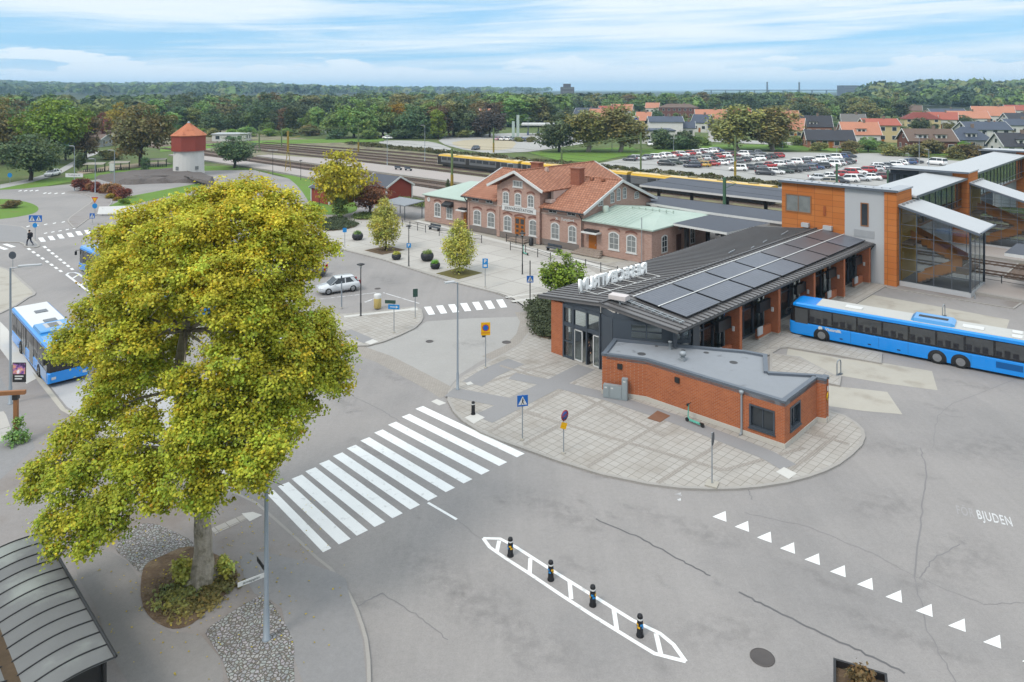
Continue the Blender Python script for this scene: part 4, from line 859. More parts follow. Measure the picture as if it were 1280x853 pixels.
# ------------------------------------------------------------- old brick station
OS = (-13.6, 107.9); RS = math.atan2(-.679, .734)
ST = thing('railway_station', 'old pink brick railway station with red tiled gabled roofs and white windows', 'railway station', (*OS, .08), RS)
b = MB()
D = 15.5
b.box(9.85, 0, 0, 30.4, D, 4.7)
def gable_wall(mb, x, y0, y1, z0, zr, t, sgn):
    ym = (y0 + y1) / 2; vs = [(x, y0, z0), (x, y1, z0), (x, ym, zr)]; mb.add(vs + [(x + t * sgn, *v[1:]) for v in vs], [(0, 1, 2), (5, 4, 3), (0, 3, 4, 1), (1, 4, 5, 2), (2, 5, 3, 0)])
gable_wall(b, 9.85, 0, D, 4.7, 7.85, .3, 1); gable_wall(b, 30.4, 0, D, 4.7, 7.85, .3, -1)
b.box(16.1, -.35, 0, 23.75, 1.0, 6.95)
b.box(16.1, D - 1, 0, 23.75, D + .3, 6.95)
vs = [(16.1, -.35, 6.95), (23.75, -.35, 6.95), (19.93, -.35, 8.75)]; b.add(vs + [(x, 1.0, z) for x, y, z in vs], [(0, 1, 2), (5, 4, 3), (0, 3, 4, 1), (1, 4, 5, 2), (2, 5, 3, 0)])
b.box(16.1, 1.0, 4.7, 23.75, D - 1, 6.6)
for x in (9.85, 16.1, 23.2, 29.85): b.box(x, -.1 - (.35 if 16 < x < 23.5 else 0), 0, x + .55, .0, 4.2)
b.build('wall', BRICK_P, ST)
b = MB(); b.box(-.02, .5, 0, 9.85, 13.5, 3.9); b.build('west_wing_wall', BRICK_P, ST)
b = MB(); b.box(30.4, .15, 0, 40.0, 13.6, 3.85); b.build('east_wing_wall', BRICK_P, ST)
b = MB(); b.box(9.8, -.06, 0, 16.1, -.005, .75); b.box(23.76, -.06, 0, 30.45, -.005, .75); b.box(16.05, -.42, 0, 23.8, -.355, .75); b.build('plinth', SLATE, ST)
# roofs
zE, zR, zC = 4.85, 8.1, 9.15
b = MB(); oy, ox = .65, .55
sl_ = (zR - zE) / (D / 2 + oy)
for sg_ in (0, 1):
    y0 = -oy if sg_ == 0 else D + oy
    for x0, x1, q0 in ((9.85 - ox, 16.1, 0), (16.1, 23.75, 5), (23.75, 30.4 + ox, 0)):
        ya = y0 + (q0 if sg_ == 0 else -q0); za = zE + sl_ * q0; b.slab([(x0, ya, za), (x1, ya, za), (x1, D/2, zR), (x0, D/2, zR)], .18)
hw = 4.95; zce = 6.95
for sg_ in (-1, 1): b.slab([(19.93 + sg_ * hw, -1.15, zce), (19.93 + sg_ * hw, D + 1.1, zce), (19.93, D + 1.1, zC), (19.93, -1.15, zC)], .18)
b.tube((9.5, D/2, zR + .02), (30.8, D/2, zR + .02), .12, 8); b.tube((19.93, -1.1, zC + .02), (19.93, D + 1, zC + .02), .12, 8)
SR = b.build('roof', TILE, ST)
b = MB()
def rake(p, q, wd=.34, t=.12):
    p, q = Vector(p), Vector(q); d = (q - p); L_ = d.length; c_ = (p + q) / 2
    if abs(d.x) < 1e-3: b.cbox(c_, (t, L_, wd), 0, 0, 0, math.atan2(d.z, d.y))
    else: b.cbox(c_, (L_, t, wd), 0, 0, -math.atan2(d.z, d.x))
for x in (9.85 - ox - .05, 30.4 + ox + .05):
    rake((x, -oy, zE - .06), (x, D/2, zR - .06)); rake((x, D/2, zR - .06), (x, D + oy, zE - .06))
for y in (-1.2, D + 1.15):
    rake((19.93 - hw, y, zce - .06), (19.93, y, zC - .06)); rake((19.93, y, zC - .06), (19.93 + hw, y, zce - .06))
b.build('bargeboard', WHITE, SR)
b = MB(); 
for x0, x1 in ((9.85 - ox, 15.3), (24.6, 30.4 + ox)): b.tube((x0, -oy - .06, zE - .12), (x1, -oy - .06, zE - .12), .09)
for x in (9.95, 30.3): b.path([(x, -oy, zE - .2), (x, -.12, zE - .9), (x, -.12, .05)], .07, 8)
b.tube((30.4, -.08, 3.92), (40.2, -.08, 3.92), .07); b.tube((-.2, .28, 3.92), (9.8, .28, 3.92), .07)
b.build('gutter', BLACK, SR)
for x, y, z, w_, h_ in ((16.3, 7.75, 8.0, 1.5, 1.3), (25.0, 5.9, 7.3, 1.5, 2.0)):
    c_ = MB(); c_.box(x - w_/2, y - .55, z - 1.2, x + w_/2, y + .55, z + h_, 0); c_.box(x - w_/2 - .1, y - .65, z + h_, x + w_/2 + .1, y + .65, z + h_ + .16, 0); c_.build('chimney', brickm('chimney_brick', col(176, 104, 78), col(156, 88, 66), col(160, 130, 114)) if 'chimney_brick' not in MATS else MATS['chimney_brick'], SR)
b = MB(); b.box(24.3, 1.2, 5.6, 24.75, 5.2, 6.9, 0); b.box(24.1, .3, 5.35, 25.1, 1.2, 5.75, 0); b.build('roof_parapet', M('pale_render', col(222, 196, 184), .8), SR)
for x in (26.6, 28.4): MB().cbox((x, 7.0, 8.05), (.5, .4, .35)).build('ridge_vent', TILE, SR)
MB().cbox((20.8, 4.5, 9.0), (.4, .4, .5)).build('roof_vent', M('pale_render', col(222, 196, 184), .8), SR)
# copper roofs of the wings
b = MB(); b.prism([(30.42, -.25), (40.4, -.25), (40.4, 13.9), (30.42, 13.9)], lambda x, y: 3.86, lambda x, y: 4.02); vs = [(30.42, -.25, 4.02), (40.4, -.25, 4.02), (40.4, 13.9, 4.02), (30.42, 13.9, 4.02), (30.42, 6.8, 5.0), (37.2, 6.8, 4.75)]
b.add(vs, [(0, 1, 5, 4), (1, 2, 5), (2, 3, 4, 5)])
for k in range(16): 
    x = 30.9 + .58 * k; b.cbox((x, 3.2, 4.06 + .48), (.03, 7.2, .04), 0, 0, 0, math.atan2(.9, 7.05)) if x < 37 else None
b.tube((33.2, 6.6, 5.0), (38.6, 7.4, 4.9), .05); b.lathe((31.2, 3.6, 4.4), [(.4, 0), (.4, .9), (.02, .95)], 10)
for k in range(7): b.cbox((33.2 + .9 * k, 6.6 + .13 * k, 4.9), (.12, .12, .4))
b.build('copper_roof', COPPER, ST)
b = MB(); b.prism([(-.3, .2), (9.84, .2), (9.84, 13.8), (-.3, 13.8)], 3.9, 4.02); b.add([(-.3, .2, 4.02), (9.84, .2, 4.02), (9.84, 13.8, 4.02), (-.3, 13.8, 4.02), (3.4, 6.8, 5.7), (9.84, 6.8, 6.0)], [(0, 1, 5, 4), (3, 0, 4), (2, 3, 4, 5)]); b.build('copper_roof', COPPER, ST)
# windows and doors of the front
ARCHM = brickm('arch_brick', col(150, 96, 82), col(134, 82, 70), col(156, 130, 118), .2, .12)
def archband(x, z, w_, y=0):
    b = MB(); n = 8; pts = [(x - w_*.58 + w_ * 1.16 * i / n, z + .05 + .22 * (1 - (2 * i / n - 1) ** 2)) for i in range(n + 1)]
    for p, q in zip(pts, pts[1:]): b.add([(p[0], y - .06, p[1]), (q[0], y - .06, q[1]), (q[0], y - .06, q[1] + .2), (p[0], y - .06, p[1] + .2), (p[0], y, p[1]), (q[0], y, q[1]), (q[0], y, q[1] + .2), (p[0], y, p[1] + .2)], [(0, 1, 2, 3), (4, 5, 1, 0), (3, 2, 6, 7)])
    b.build('window_arch', ARCHM, ST)
for x0, x1, y in ((2.24, 3.68, .5), (4.93, 6.24, .5), (11.16, 12.68, 0), (13.9, 15.35, 0), (17.35, 18.8, -.355), (21.9, 23.3, -.355), (25.3, 26.7, 0), (28.1, 29.4, 0), (34.1, 35.6, .15), (36.6, 38.0, .15)):
    win(ST, (x0 + x1) / 2, .92, x1 - x0, 2.15, y, 'x', -1, WHITE, GLASSW, .28, .13, 2, 3, sill=.1); archband((x0 + x1) / 2, 3.05, x1 - x0, y)
for x in (17.75, 19.95, 22.2): win(ST, x, 4.55, 1.15, 1.7, -.355, 'x', -1, WHITE, GLASSW, .22, .12, 2, 3, sill=.1); archband(x, 6.2, 1.15, -.355)
win(ST, 19.9, 7.0, 1.7, .85, -.355, 'x', -1, WHITE, GLASSW, 0, .1, 3, 1, sill=.1)
for x in (11.5, 14.3, 25.6, 28.6): win(ST, x, 4.2, 1.35, .48, 0, 'x', -1, WHITE, GLASSD, 0, .08, 2, 1)
b = MB()
for x0, x1, y in ((9.85, 16.1, 0), (23.75, 30.4, 0)): b.box(x0, -.09, 3.98, x1, -.004, 4.14); b.box(x0, -.07, 4.7, x1, -.004, 4.82)
for x0, x1 in ((16.1, 17.0), (23.2, 23.75)): b.box(x0, -.45, 4.1, x1, -.36, 4.3)
b.build('string_course', M('pale_stone', col(212, 190, 178), .8), ST)
sgn = MB(); sgn.box(17.15, -.5, 3.72, 23.2, -.37, 4.4); sg_ = sgn.build('name_board', WHITE, ST)
text_obj('name_lettering', 'JERNVÄGSSTATION', .52, M('letter_grey', col(110, 112, 116), .6), sg_, (20.15, -.515, 4.05), (R(90), 0, 0), .006, 1.12, .012)
text_obj('wall_lettering', 'Turistbyrå', .5, WHITE, ST, (28.0, -.03, 3.6), (R(90), 0, 0), .01, 1.0, .01)
b = MB(); b.tube((26.1, -.03, 3.75), (26.45, -.03, 3.45), .05); b.tube((26.1, -.03, 3.4), (26.4, -.03, 3.7), .05); b.build('wall_logo', WHITE, ST)
def door(x, y, w_, h_, name='door', lights=False):
    d = MB(); d.box(x - w_/2, y - .05, .02, x + w_/2, y - .004, h_); 
    o = d.build(name, WOOD, ST); MB().box(x + w_/2 - .15, y - .12, 1.0, x + w_/2 - .1, y - .052, 1.2).build('handle', STEEL, o)
    if lights:
        for i in (-.25, .25):
            for z in (.5, 1.1, 1.65): MB().box(x + i * w_ - .22, y - .066, z, x + i * w_ + .22, y - .053, z + .32).build('pane', GLASSD, o)
            MB().box(x + i * w_ - .3, y - .066, 2.2, x + i * w_ + .3, y - .053, 2.85).build('pane', GLASSD, o)
    return o
door(20.3, -.355, 1.75, 3.05, lights=True); archband(20.3, 3.0, 1.75, -.355); door(9.1, .5, 1.0, 2.3); door(31.75, .15, 1.15, 2.45)
for x, y, w_ in ((9.0, .5, 1.9), (31.9, .15, 2.3)):
    c_ = MB(); c_.box(x - w_/2, y - 1.1, 2.55, x + w_/2, y - .01, 2.72, 0); c_.box(x - w_/2 + .2, y - .8, 2.72, x + w_/2 - .3, y - .01, 2.95, 1); c_.build('door_canopy', [WHITE, BLACK], ST)
b = MB(); b.add([(4.7, .45, 3.5), (6.5, .45, 3.5), (6.5, -.35, 3.1), (4.7, -.35, 3.1), (4.7, -.35, 2.75), (6.5, -.35, 2.75)], [(0, 1, 2, 3), (3, 2, 5, 4)]); b.add([(4.7, .45, 3.5), (4.7, -.35, 3.1), (4.7, -.35, 2.75), (4.7, .45, 2.75)], [(0, 1, 2, 3)]); b.add([(6.5, .45, 3.5), (6.5, -.35, 3.1), (6.5, -.35, 2.75), (6.5, .45, 2.75)], [(3, 2, 1, 0)]); b.build('awning', BLACK, ST)
c_ = MB(); c_.disc((.95, .5, 3.3), .34, (0, -1, 0), 20, t=.08); cl_ = c_.build('station_clock', WHITE, ST); c_ = MB(); c_.box(.93, .405, 3.3, .97, .412, 3.55); c_.box(.95, .405, 3.28, 1.12, .412, 3.32); c_.build('clock_hands', BLACK, cl_)
b = MB()
for k in range(4): b.box(30.6 - .25 * k - .3, -.35 - .35 * k - .0, 0, 33.2 + .2 * k, .14 - .35 * k if k else .14, .6 - .15 * k)
b.build('entrance_steps', M('granite', col(176, 160, 148), .85, ((1, .1),)), ST)
b = MB()
for k in range(2): b.box(19.0 - .3 * k, -1.1 - .35 * k, 0, 21.6 + .3 * k, -.43, .3 - .15 * k)
b.build('entrance_steps', M('granite', col(176, 160, 148), .85, ((1, .1),)), ST)
# east wing's side wall and the right gable
for y, w_ in ((2.9, 1.3), (9.5, 1.2)): win(ST, y, .9, w_, 2.1, 40.0, 'y', 1, WHITE, GLASSD, .2, .12, 2, 3)
MB().box(40.004, 5.6, .02, 40.05, 6.7, 2.6).build('door', M('dark_door', col(90, 50, 32), .6), ST)
for y, z, w_, h_ in ((3.6, 5.2, 1.1, 1.0), (6.2, 5.25, .85, 1.55), (7.6, 5.4, .85, 1.7), (9.0, 5.5, .85, 1.6), (11.9, 5.2, 1.1, 1.0)): win(ST, y, z, w_, h_, 30.4, 'y', 1, WHITE, GLASSW, .25, .1, 2, 3)
b = MB(); b.path([(38.9, -.2, .0), (38.9, -.2, 5.3)], .05); b.build('flue_pipe', STEEL, ST)
# ------------------------------------------------------------- trees and planting
LEAF = {'green': leafm('leaf_green', col(112, 130, 70, 1.2)), 'dark': leafm('leaf_dark', col(82, 97, 64, 1.2)), 'olive': leafm('leaf_olive', col(130, 128, 76, 1.05)), 'bright': leafm('leaf_bright', col(128, 160, 58, .85)),
        'autumn': leafm('leaf_autumn', col(186, 160, 52, .68)), 'red': leafm('leaf_red', col(152, 104, 72, .85)), 'maple': leafm('leaf_maple', col(212, 199, 72, .86), var=0, hue=0, trans=.32), 'lime': leafm('leaf_lime', col(188, 188, 90, .88), var=.06, hue=.01),
        'juniper': leafm('leaf_juniper', col(86, 98, 70, .9)), 'brown': leafm('leaf_brown', col(120, 104, 66, .9)), 'pale': leafm('leaf_bare', col(132, 124, 112, .45))}
def quads_mesh(name, cen, nrm, size, colr, mat, rng, aspect=.75, bend=.25):
    n = len(cen); nrm = nrm / (np.linalg.norm(nrm, axis=1, keepdims=True) + 1e-9)
    r = rng.normal(size=(n, 3)); t1 = np.cross(nrm, r); t1 /= np.linalg.norm(t1, axis=1, keepdims=True) + 1e-9; t2 = np.cross(nrm, t1)
    s_ = size[:, None]
    v = np.stack([cen - t1 * s_, cen - t2 * s_ * aspect + nrm * s_ * bend, cen + t1 * s_, cen + t2 * s_ * aspect + nrm * s_ * bend], 1).reshape(-1, 3)
    me = bpy.data.meshes.new(name); me.vertices.add(4 * n); me.vertices.foreach_set('co', v.astype(np.float32).ravel())
    me.loops.add(4 * n); me.loops.foreach_set('vertex_index', np.arange(4 * n, dtype=np.int32)); me.polygons.add(n)
    me.polygons.foreach_set('loop_start', np.arange(0, 4 * n, 4, dtype=np.int32)); me.polygons.foreach_set('loop_total', np.full(n, 4, dtype=np.int32))
    a = me.color_attributes.new('Col', 'FLOAT_COLOR', 'POINT'); cc = np.ones((4 * n, 4), np.float32); cc[:, :3] = np.repeat(colr, 4, 0); a.data.foreach_set('color', cc.ravel())
    me.materials.append(mat); me.update(calc_edges=True); me.validate(); return me
def crown_points(lobes, clumps, per, cr, rng, flat=.6, shell=(.72, 1.02), up=.35, hv=.3):
    """leaves gathered in clumps over the lobes (x, y, z, rx, ry, rz): centres, normals, colour factors"""
    L_ = np.array(lobes, float); wgt = (L_[:, 3] * L_[:, 5]); wgt /= wgt.sum(); k = rng.choice(len(L_), clumps, p=wgt); L_ = L_[k]
    d = rng.normal(size=(clumps, 3)); d[:, 2] += up; d /= np.linalg.norm(d, axis=1, keepdims=True)
    rad = rng.uniform(*shell, size=(clumps, 1)); cc = L_[:, :3] + d * L_[:, 3:] * rad
    tone = rng.uniform(1 - hv, 1 + hv, size=(clumps, 1)); hue = rng.normal(0, .09, size=(clumps, 1))
    off = rng.normal(size=(clumps, per, 3)) * np.array([cr, cr, cr * flat]); pos = (cc[:, None, :] + off).reshape(-1, 3)
    nr = (d[:, None, :] * .5 + rng.normal(size=(clumps, per, 3)) * .55 + np.array([0, 0, .75])).reshape(-1, 3)
    t_ = np.repeat(tone, per, 0) * rng.uniform(.8, 1.2, size=(clumps * per, 1)); h_ = np.repeat(hue, per, 0)
    return pos, nr, np.concatenate([t_ * (1 + h_), t_, t_ * (1 - h_)], 1), cc
def branchy(mb, base, top, r0, rng, tips=(), m=0):
    p = Vector(base); q = Vector(top); n = 6; prev = p; pr = r0; pts = [p]
    for i in range(1, n + 1):
        t_ = i / n; c_ = p.lerp(q, t_) + Vector((rng.normal() * .06, rng.normal() * .06, 0)) * (q - p).length * .3 * (t_ < 1); r = r0 * (1 - .68 * t_); mb.tube(prev, c_, pr, 9, r, m=m, cap=False); prev, pr = c_, r; pts.append(c_)
    for tp in tips:
        tp = Vector(tp); a = pts[int(rng.integers(2, n))]; mid = a.lerp(tp, .5) + Vector((0, 0, .12 * (tp - a).length)); rr_ = r0 * .36
        mb.tube(a, mid, rr_, 6, rr_ * .65, m=m, cap=False); mb.tube(mid, tp, rr_ * .65, 6, rr_ * .15, m=m, cap=False)
PROTO = {}
def proto(shape, colour, seed=1):
    key = (shape, colour)
    if key in PROTO: return PROTO[key]
    rng = np.random.default_rng(seed + sum(map(ord, shape))); H_ = 10.0
    U = rng.uniform
    if shape == 'broad': lobes = [(U(-2.7, 2.7), U(-2.7, 2.7), U(1.8, 7.6), 2.0, 2.0, 1.7) for _ in range(15)] + [(0, 0, 8.0, 1.9, 1.9, 1.9), (0, 0, 4.6, 3.2, 3.2, 3.2)]; cl = (300, 14, .45, .65); sz = .27
    elif shape == 'tall': lobes = [(U(-1.6, 1.6), U(-1.6, 1.6), U(1.6, 8.4), 1.6, 1.6, 1.6) for _ in range(14)] + [(0, 0, 8.5, 1.2, 1.2, 1.5)]; cl = (270, 14, .42, .7); sz = .26
    elif shape == 'birch': lobes = [(U(-2.0, 2.0), U(-2.0, 2.0), U(1.9, 8.4), 1.4, 1.4, 1.5) for _ in range(18)] + [(0, 0, 8.7, 1.1, 1.1, 1.3)]; cl = (470, 14, .42, 1.1); sz = .22
    elif shape == 'conifer': lobes = [(0, 0, z, .35 + (10 - z) * .25, .35 + (10 - z) * .25, .8) for z in np.arange(1.0, 9.8, .7)]; cl = (200, 14, .36, .7); sz = .24
    elif shape == 'dome': lobes = [(U(-3.3, 3.3), U(-3.3, 3.3), U(2.6, 6.4), 2.1, 2.1, 1.7) for _ in range(17)] + [(0, 0, 6.6, 3.2, 3.2, 3.1), (0, 0, 4.2, 3.8, 3.8, 2.0)]; cl = (420, 14, .42, .6); sz = .24
    elif shape == 'hornbeam': lobes = [(0, 0, z, r, r, 1.3) for z, r in ((2.1, 2.0), (3.3, 2.9), (4.7, 3.2), (6.1, 2.9), (7.5, 2.1), (8.9, 1.1))]; cl = (480, 14, .36, .9); sz = .17
    elif shape == 'bush': lobes = [(U(-4.5, 4.5), U(-2.8, 2.8), U(1.2, 6.5), 2.6, 2.5, 2.6) for _ in range(13)]; cl = (240, 14, .7, .7); sz = .45
    else: lobes = [(0, 0, 5, 3, 3, 4)]; cl = (150, 14, .5, .7); sz = .3
    pos, nr, cf, cc = crown_points(lobes, *cl[:3], rng, cl[3]); pos[:, 2] = np.maximum(pos[:, 2], .15)
    cm = quads_mesh('crown', pos, nr, rng.uniform(.7, 1.3, len(pos)) * sz, cf, LEAF[colour], rng)
    tb = MB(); tips = [tuple(cc[i]) for i in rng.choice(len(cc), 9)] if shape not in ('conifer', 'bush') else []
    branchy(tb, (0, 0, -.1), (0, 0, 7.5 if shape != 'bush' else 3), .34 if shape != 'hornbeam' else .2, rng, tips)
    tm = tb.mesh('trunk', BARKD if shape != 'birch' else BARK); PROTO[key] = (cm, tm); return PROTO[key]
def tree(name, label, cat, xy, h, shape, colour, wd=1.0, rz=None, group=None, z=0):
    cm, tm = proto(shape, colour); t = thing(name, label, cat, (*xy, z), random.uniform(0, 6.28) if rz is None else rz, group); s_ = h / 10; t.scale = (s_ * wd, s_ * wd, s_)
    for nm, me in (('trunk', tm), ('crown', cm)): o = bpy.data.objects.new(nm, me); C.objects.link(o); o.parent = t
    return t
def TP(px, pyb, pyt): return G(px, pyb), H * (pyb - pyt) / (pyb - HZ)   # ground point and height of something seen from its foot to its top

# the big yellow maple beside the crossing
def maple():
    rng = np.random.default_rng(11); bx, by = G(253, 728)
    t = thing('maple_tree', 'tall maple with yellow green autumn leaves beside the crosswalk', 'tree', (bx, by, .08))
    lob = []
    def lb(px, py, rp, off, fl=.9):
        Y = by + off; X = (px - 640) / F * Y; Z = H - (py - HZ) / F * Y; r = rp / F * Y * .9; lob.append((X - bx, Y - by, Z, r, r, r * fl))
    for a in [(318, 250, 30, 1), (285, 252, 24, 1.5), (350, 262, 26, .5), (382, 278, 20, .5), (250, 262, 26, .5), (212, 272, 28, .5), (175, 285, 28, 1), (150, 305, 22, 1.5), (128, 300, 14, 2), (300, 285, 40, -1), (345, 300, 36, -1), (250, 300, 42, -1.5), (200, 315, 40, -1), (155, 335, 30, 0), (128, 350, 20, 1), (390, 310, 18, 0), (412, 316, 13, .5), (380, 335, 22, -.5),
              (315, 345, 42, -2), (265, 355, 44, -2.6), (210, 370, 42, -2.4), (160, 380, 36, -1.2), (120, 395, 26, 0), (350, 380, 38, -1), (300, 400, 40, -2.8), (90, 430, 22, .6), (115, 440, 28, -.4), (75, 445, 13, 1), (160, 435, 36, -2), (395, 415, 26, 0), (355, 430, 38, -1.6), (415, 445, 26, 0), (428, 478, 16, .5), (395, 485, 30, -.6), (340, 480, 42, -2.4), (290, 455, 36, -3.2),
              (185, 470, 26, -2), (228, 480, 20, -3.4), (182, 436, 22, -2.6), (238, 518, 22, -3.6), (140, 485, 28, -1.4), (270, 505, 30, -3.4), (350, 530, 34, -2.4), (300, 540, 40, -3.4), (245, 550, 36, -3.8), (120, 525, 24, -1), (175, 545, 30, -2.8), (90, 555, 24, -1), (125, 580, 30, -2.2), (60, 590, 22, -1), (45, 615, 16, -1.2), (85, 610, 26, -2.2), (175, 600, 34, -3.4), (235, 600, 34, -4), (290, 590, 32, -3.8), (322, 585, 26, -4.2), (340, 560, 22, -4), (330, 606, 14, -4.3), (255, 625, 22, -4),
              (140, 635, 26, -3.2), (95, 655, 26, -3), (65, 660, 18, -2.8), (110, 685, 14, -3.4), (72, 692, 11, -3.4), (140, 665, 16, -3.4), (195, 632, 18, -3.8), (240, 330, 50, 2.5), (310, 390, 50, 3), (200, 420, 46, 3), (350, 470, 44, 2), (150, 500, 34, 2.5), (270, 540, 40, 2), (380, 450, 34, 2.2), (150, 340, 34, 2.5), (340, 300, 40, 2.5)]: lb(*a)
    pos, nr, cf, cc = crown_points(lob, 5000, 60, .17, rng, .6, (.6, 1.15), .45, .22)
    p2, n2_, c2, _ = crown_points(lob[:72], 800, 22, .13, rng, .6, (1.1, 1.42), .3, .22); pos, nr, cf = np.concatenate([pos, p2]), np.concatenate([nr, n2_]), np.concatenate([cf, c2])
    zf = np.clip((pos[:, 2:3] - 4) / 10, 0, 1)                     # leaves turn first at the top: yellow above, greener below
    g_ = np.clip(rng.normal(.52, .2, (len(pos), 1)) + (1 - zf) * .5 - .2 + .2 * np.sin(pos[:, :1] * 1.7 + 1.4 * np.sin(pos[:, 1:2] * 1.3)) * np.sin(pos[:, 2:3] * 1.9 + pos[:, :1]), 0, 1)
    cf = cf * (1 + .12 * np.sin(pos[:, :1] * 2.3 + 2 * np.sin(pos[:, 2:3] * 1.7)) * np.sin(pos[:, 2:3] * 2.7 + pos[:, 1:2]))  # bough shading put into the leaf colour as waves of tone
    cf = cf * np.concatenate([1.04 - .46 * g_, 1.04 - .22 * g_, .95 - .2 * g_ + 0 * zf], 1)
    br = rng.random(len(pos)) < .03; cf[br] *= np.array([1.0, .62, .5])
    me = quads_mesh('crown', pos, nr, rng.uniform(.038, .072, len(pos)), cf, LEAF['maple'], rng, .85, .3); o = bpy.data.objects.new('crown', me); C.objects.link(o); o.parent = t
    b = MB(); pts = [Vector((0, 0, -.1)), Vector((.02, 0, 1.2)), Vector((-.1, .1, 3)), Vector((-.55, .15, 5.2)), Vector((-1.1, .3, 7.6)), Vector((-.9, .4, 10)), Vector((-.3, .4, 12.6)), Vector((.3, .3, 14.6))]; rr_ = [.62, .4, .37, .33, .27, .2, .12, .05]
    rr_ = [.58, .36, .3, .27, .22, .17, .1, .04]; fine = smooth([tuple(p) for p in pts], 4, False) + [tuple(pts[-1])]
    b.limb(fine, [float(np.interp(i, range(0, 29, 4), rr_)) for i in range(len(fine))], 16, 0, .07, 3)
    for k in range(7): a = k * .9 + .3; b.limb([(0, 0, .8), (math.cos(a) * .34, math.sin(a) * .34, .25), (math.cos(a) * .8, math.sin(a) * .8, -.1)], [.2, .17, .05], 7)
    for (x, y, z, r, _, _2) in lob:
        i = max(3, min(6, int(np.argmin([abs(p.z - (z - .6)) for p in pts])))); a = pts[i]; tp = Vector((x, y, z)); mid = a.lerp(tp, .55) + Vector((rng.normal() * .2, rng.normal() * .2, .25)); r0 = max(.05, rr_[i] * .42)
        b.tube(a, mid, r0, 7, r0 * .55, cap=False); b.tube(mid, tp, r0 * .55, 6, r0 * .15, cap=False)
        for _ in range(3):
            e_ = tp + Vector(rng.normal(size=3)) * r * .6; b.tube(mid.lerp(tp, .6), e_, r0 * .28, 5, .012, cap=False)
    b.build('trunk', BARK, t)
    def tuft(cx, cy, r, h, n, c): 
        rg = np.random.default_rng(int(n)); p_, n_, c_, _ = crown_points([(cx, cy, h * .5, r, r, h * .5)], n, 14, .1 if h > .3 else .16, rg, .8 if h > .3 else .12, (.3, 1)); p_[:, 2] = np.maximum(p_[:, 2], .02)
        me_ = quads_mesh('sucker_leaves', p_, n_, rg.uniform(.05, .1, len(p_)), c_, LEAF[c], rg); o_ = bpy.data.objects.new('base_foliage', me_); C.objects.link(o_); o_.parent = t
    tuft(-.75, -.1, .45, .85, 60, 'lime'); tuft(.85, .2, .3, .75, 36, 'lime'); tuft(-.5, -.7, 1.0, .1, 90, 'olive'); tuft(.7, -.4, 1.0, .1, 90, 'olive'); tuft(.1, -1.3, 1.0, .05, 50, 'brown')
maple()
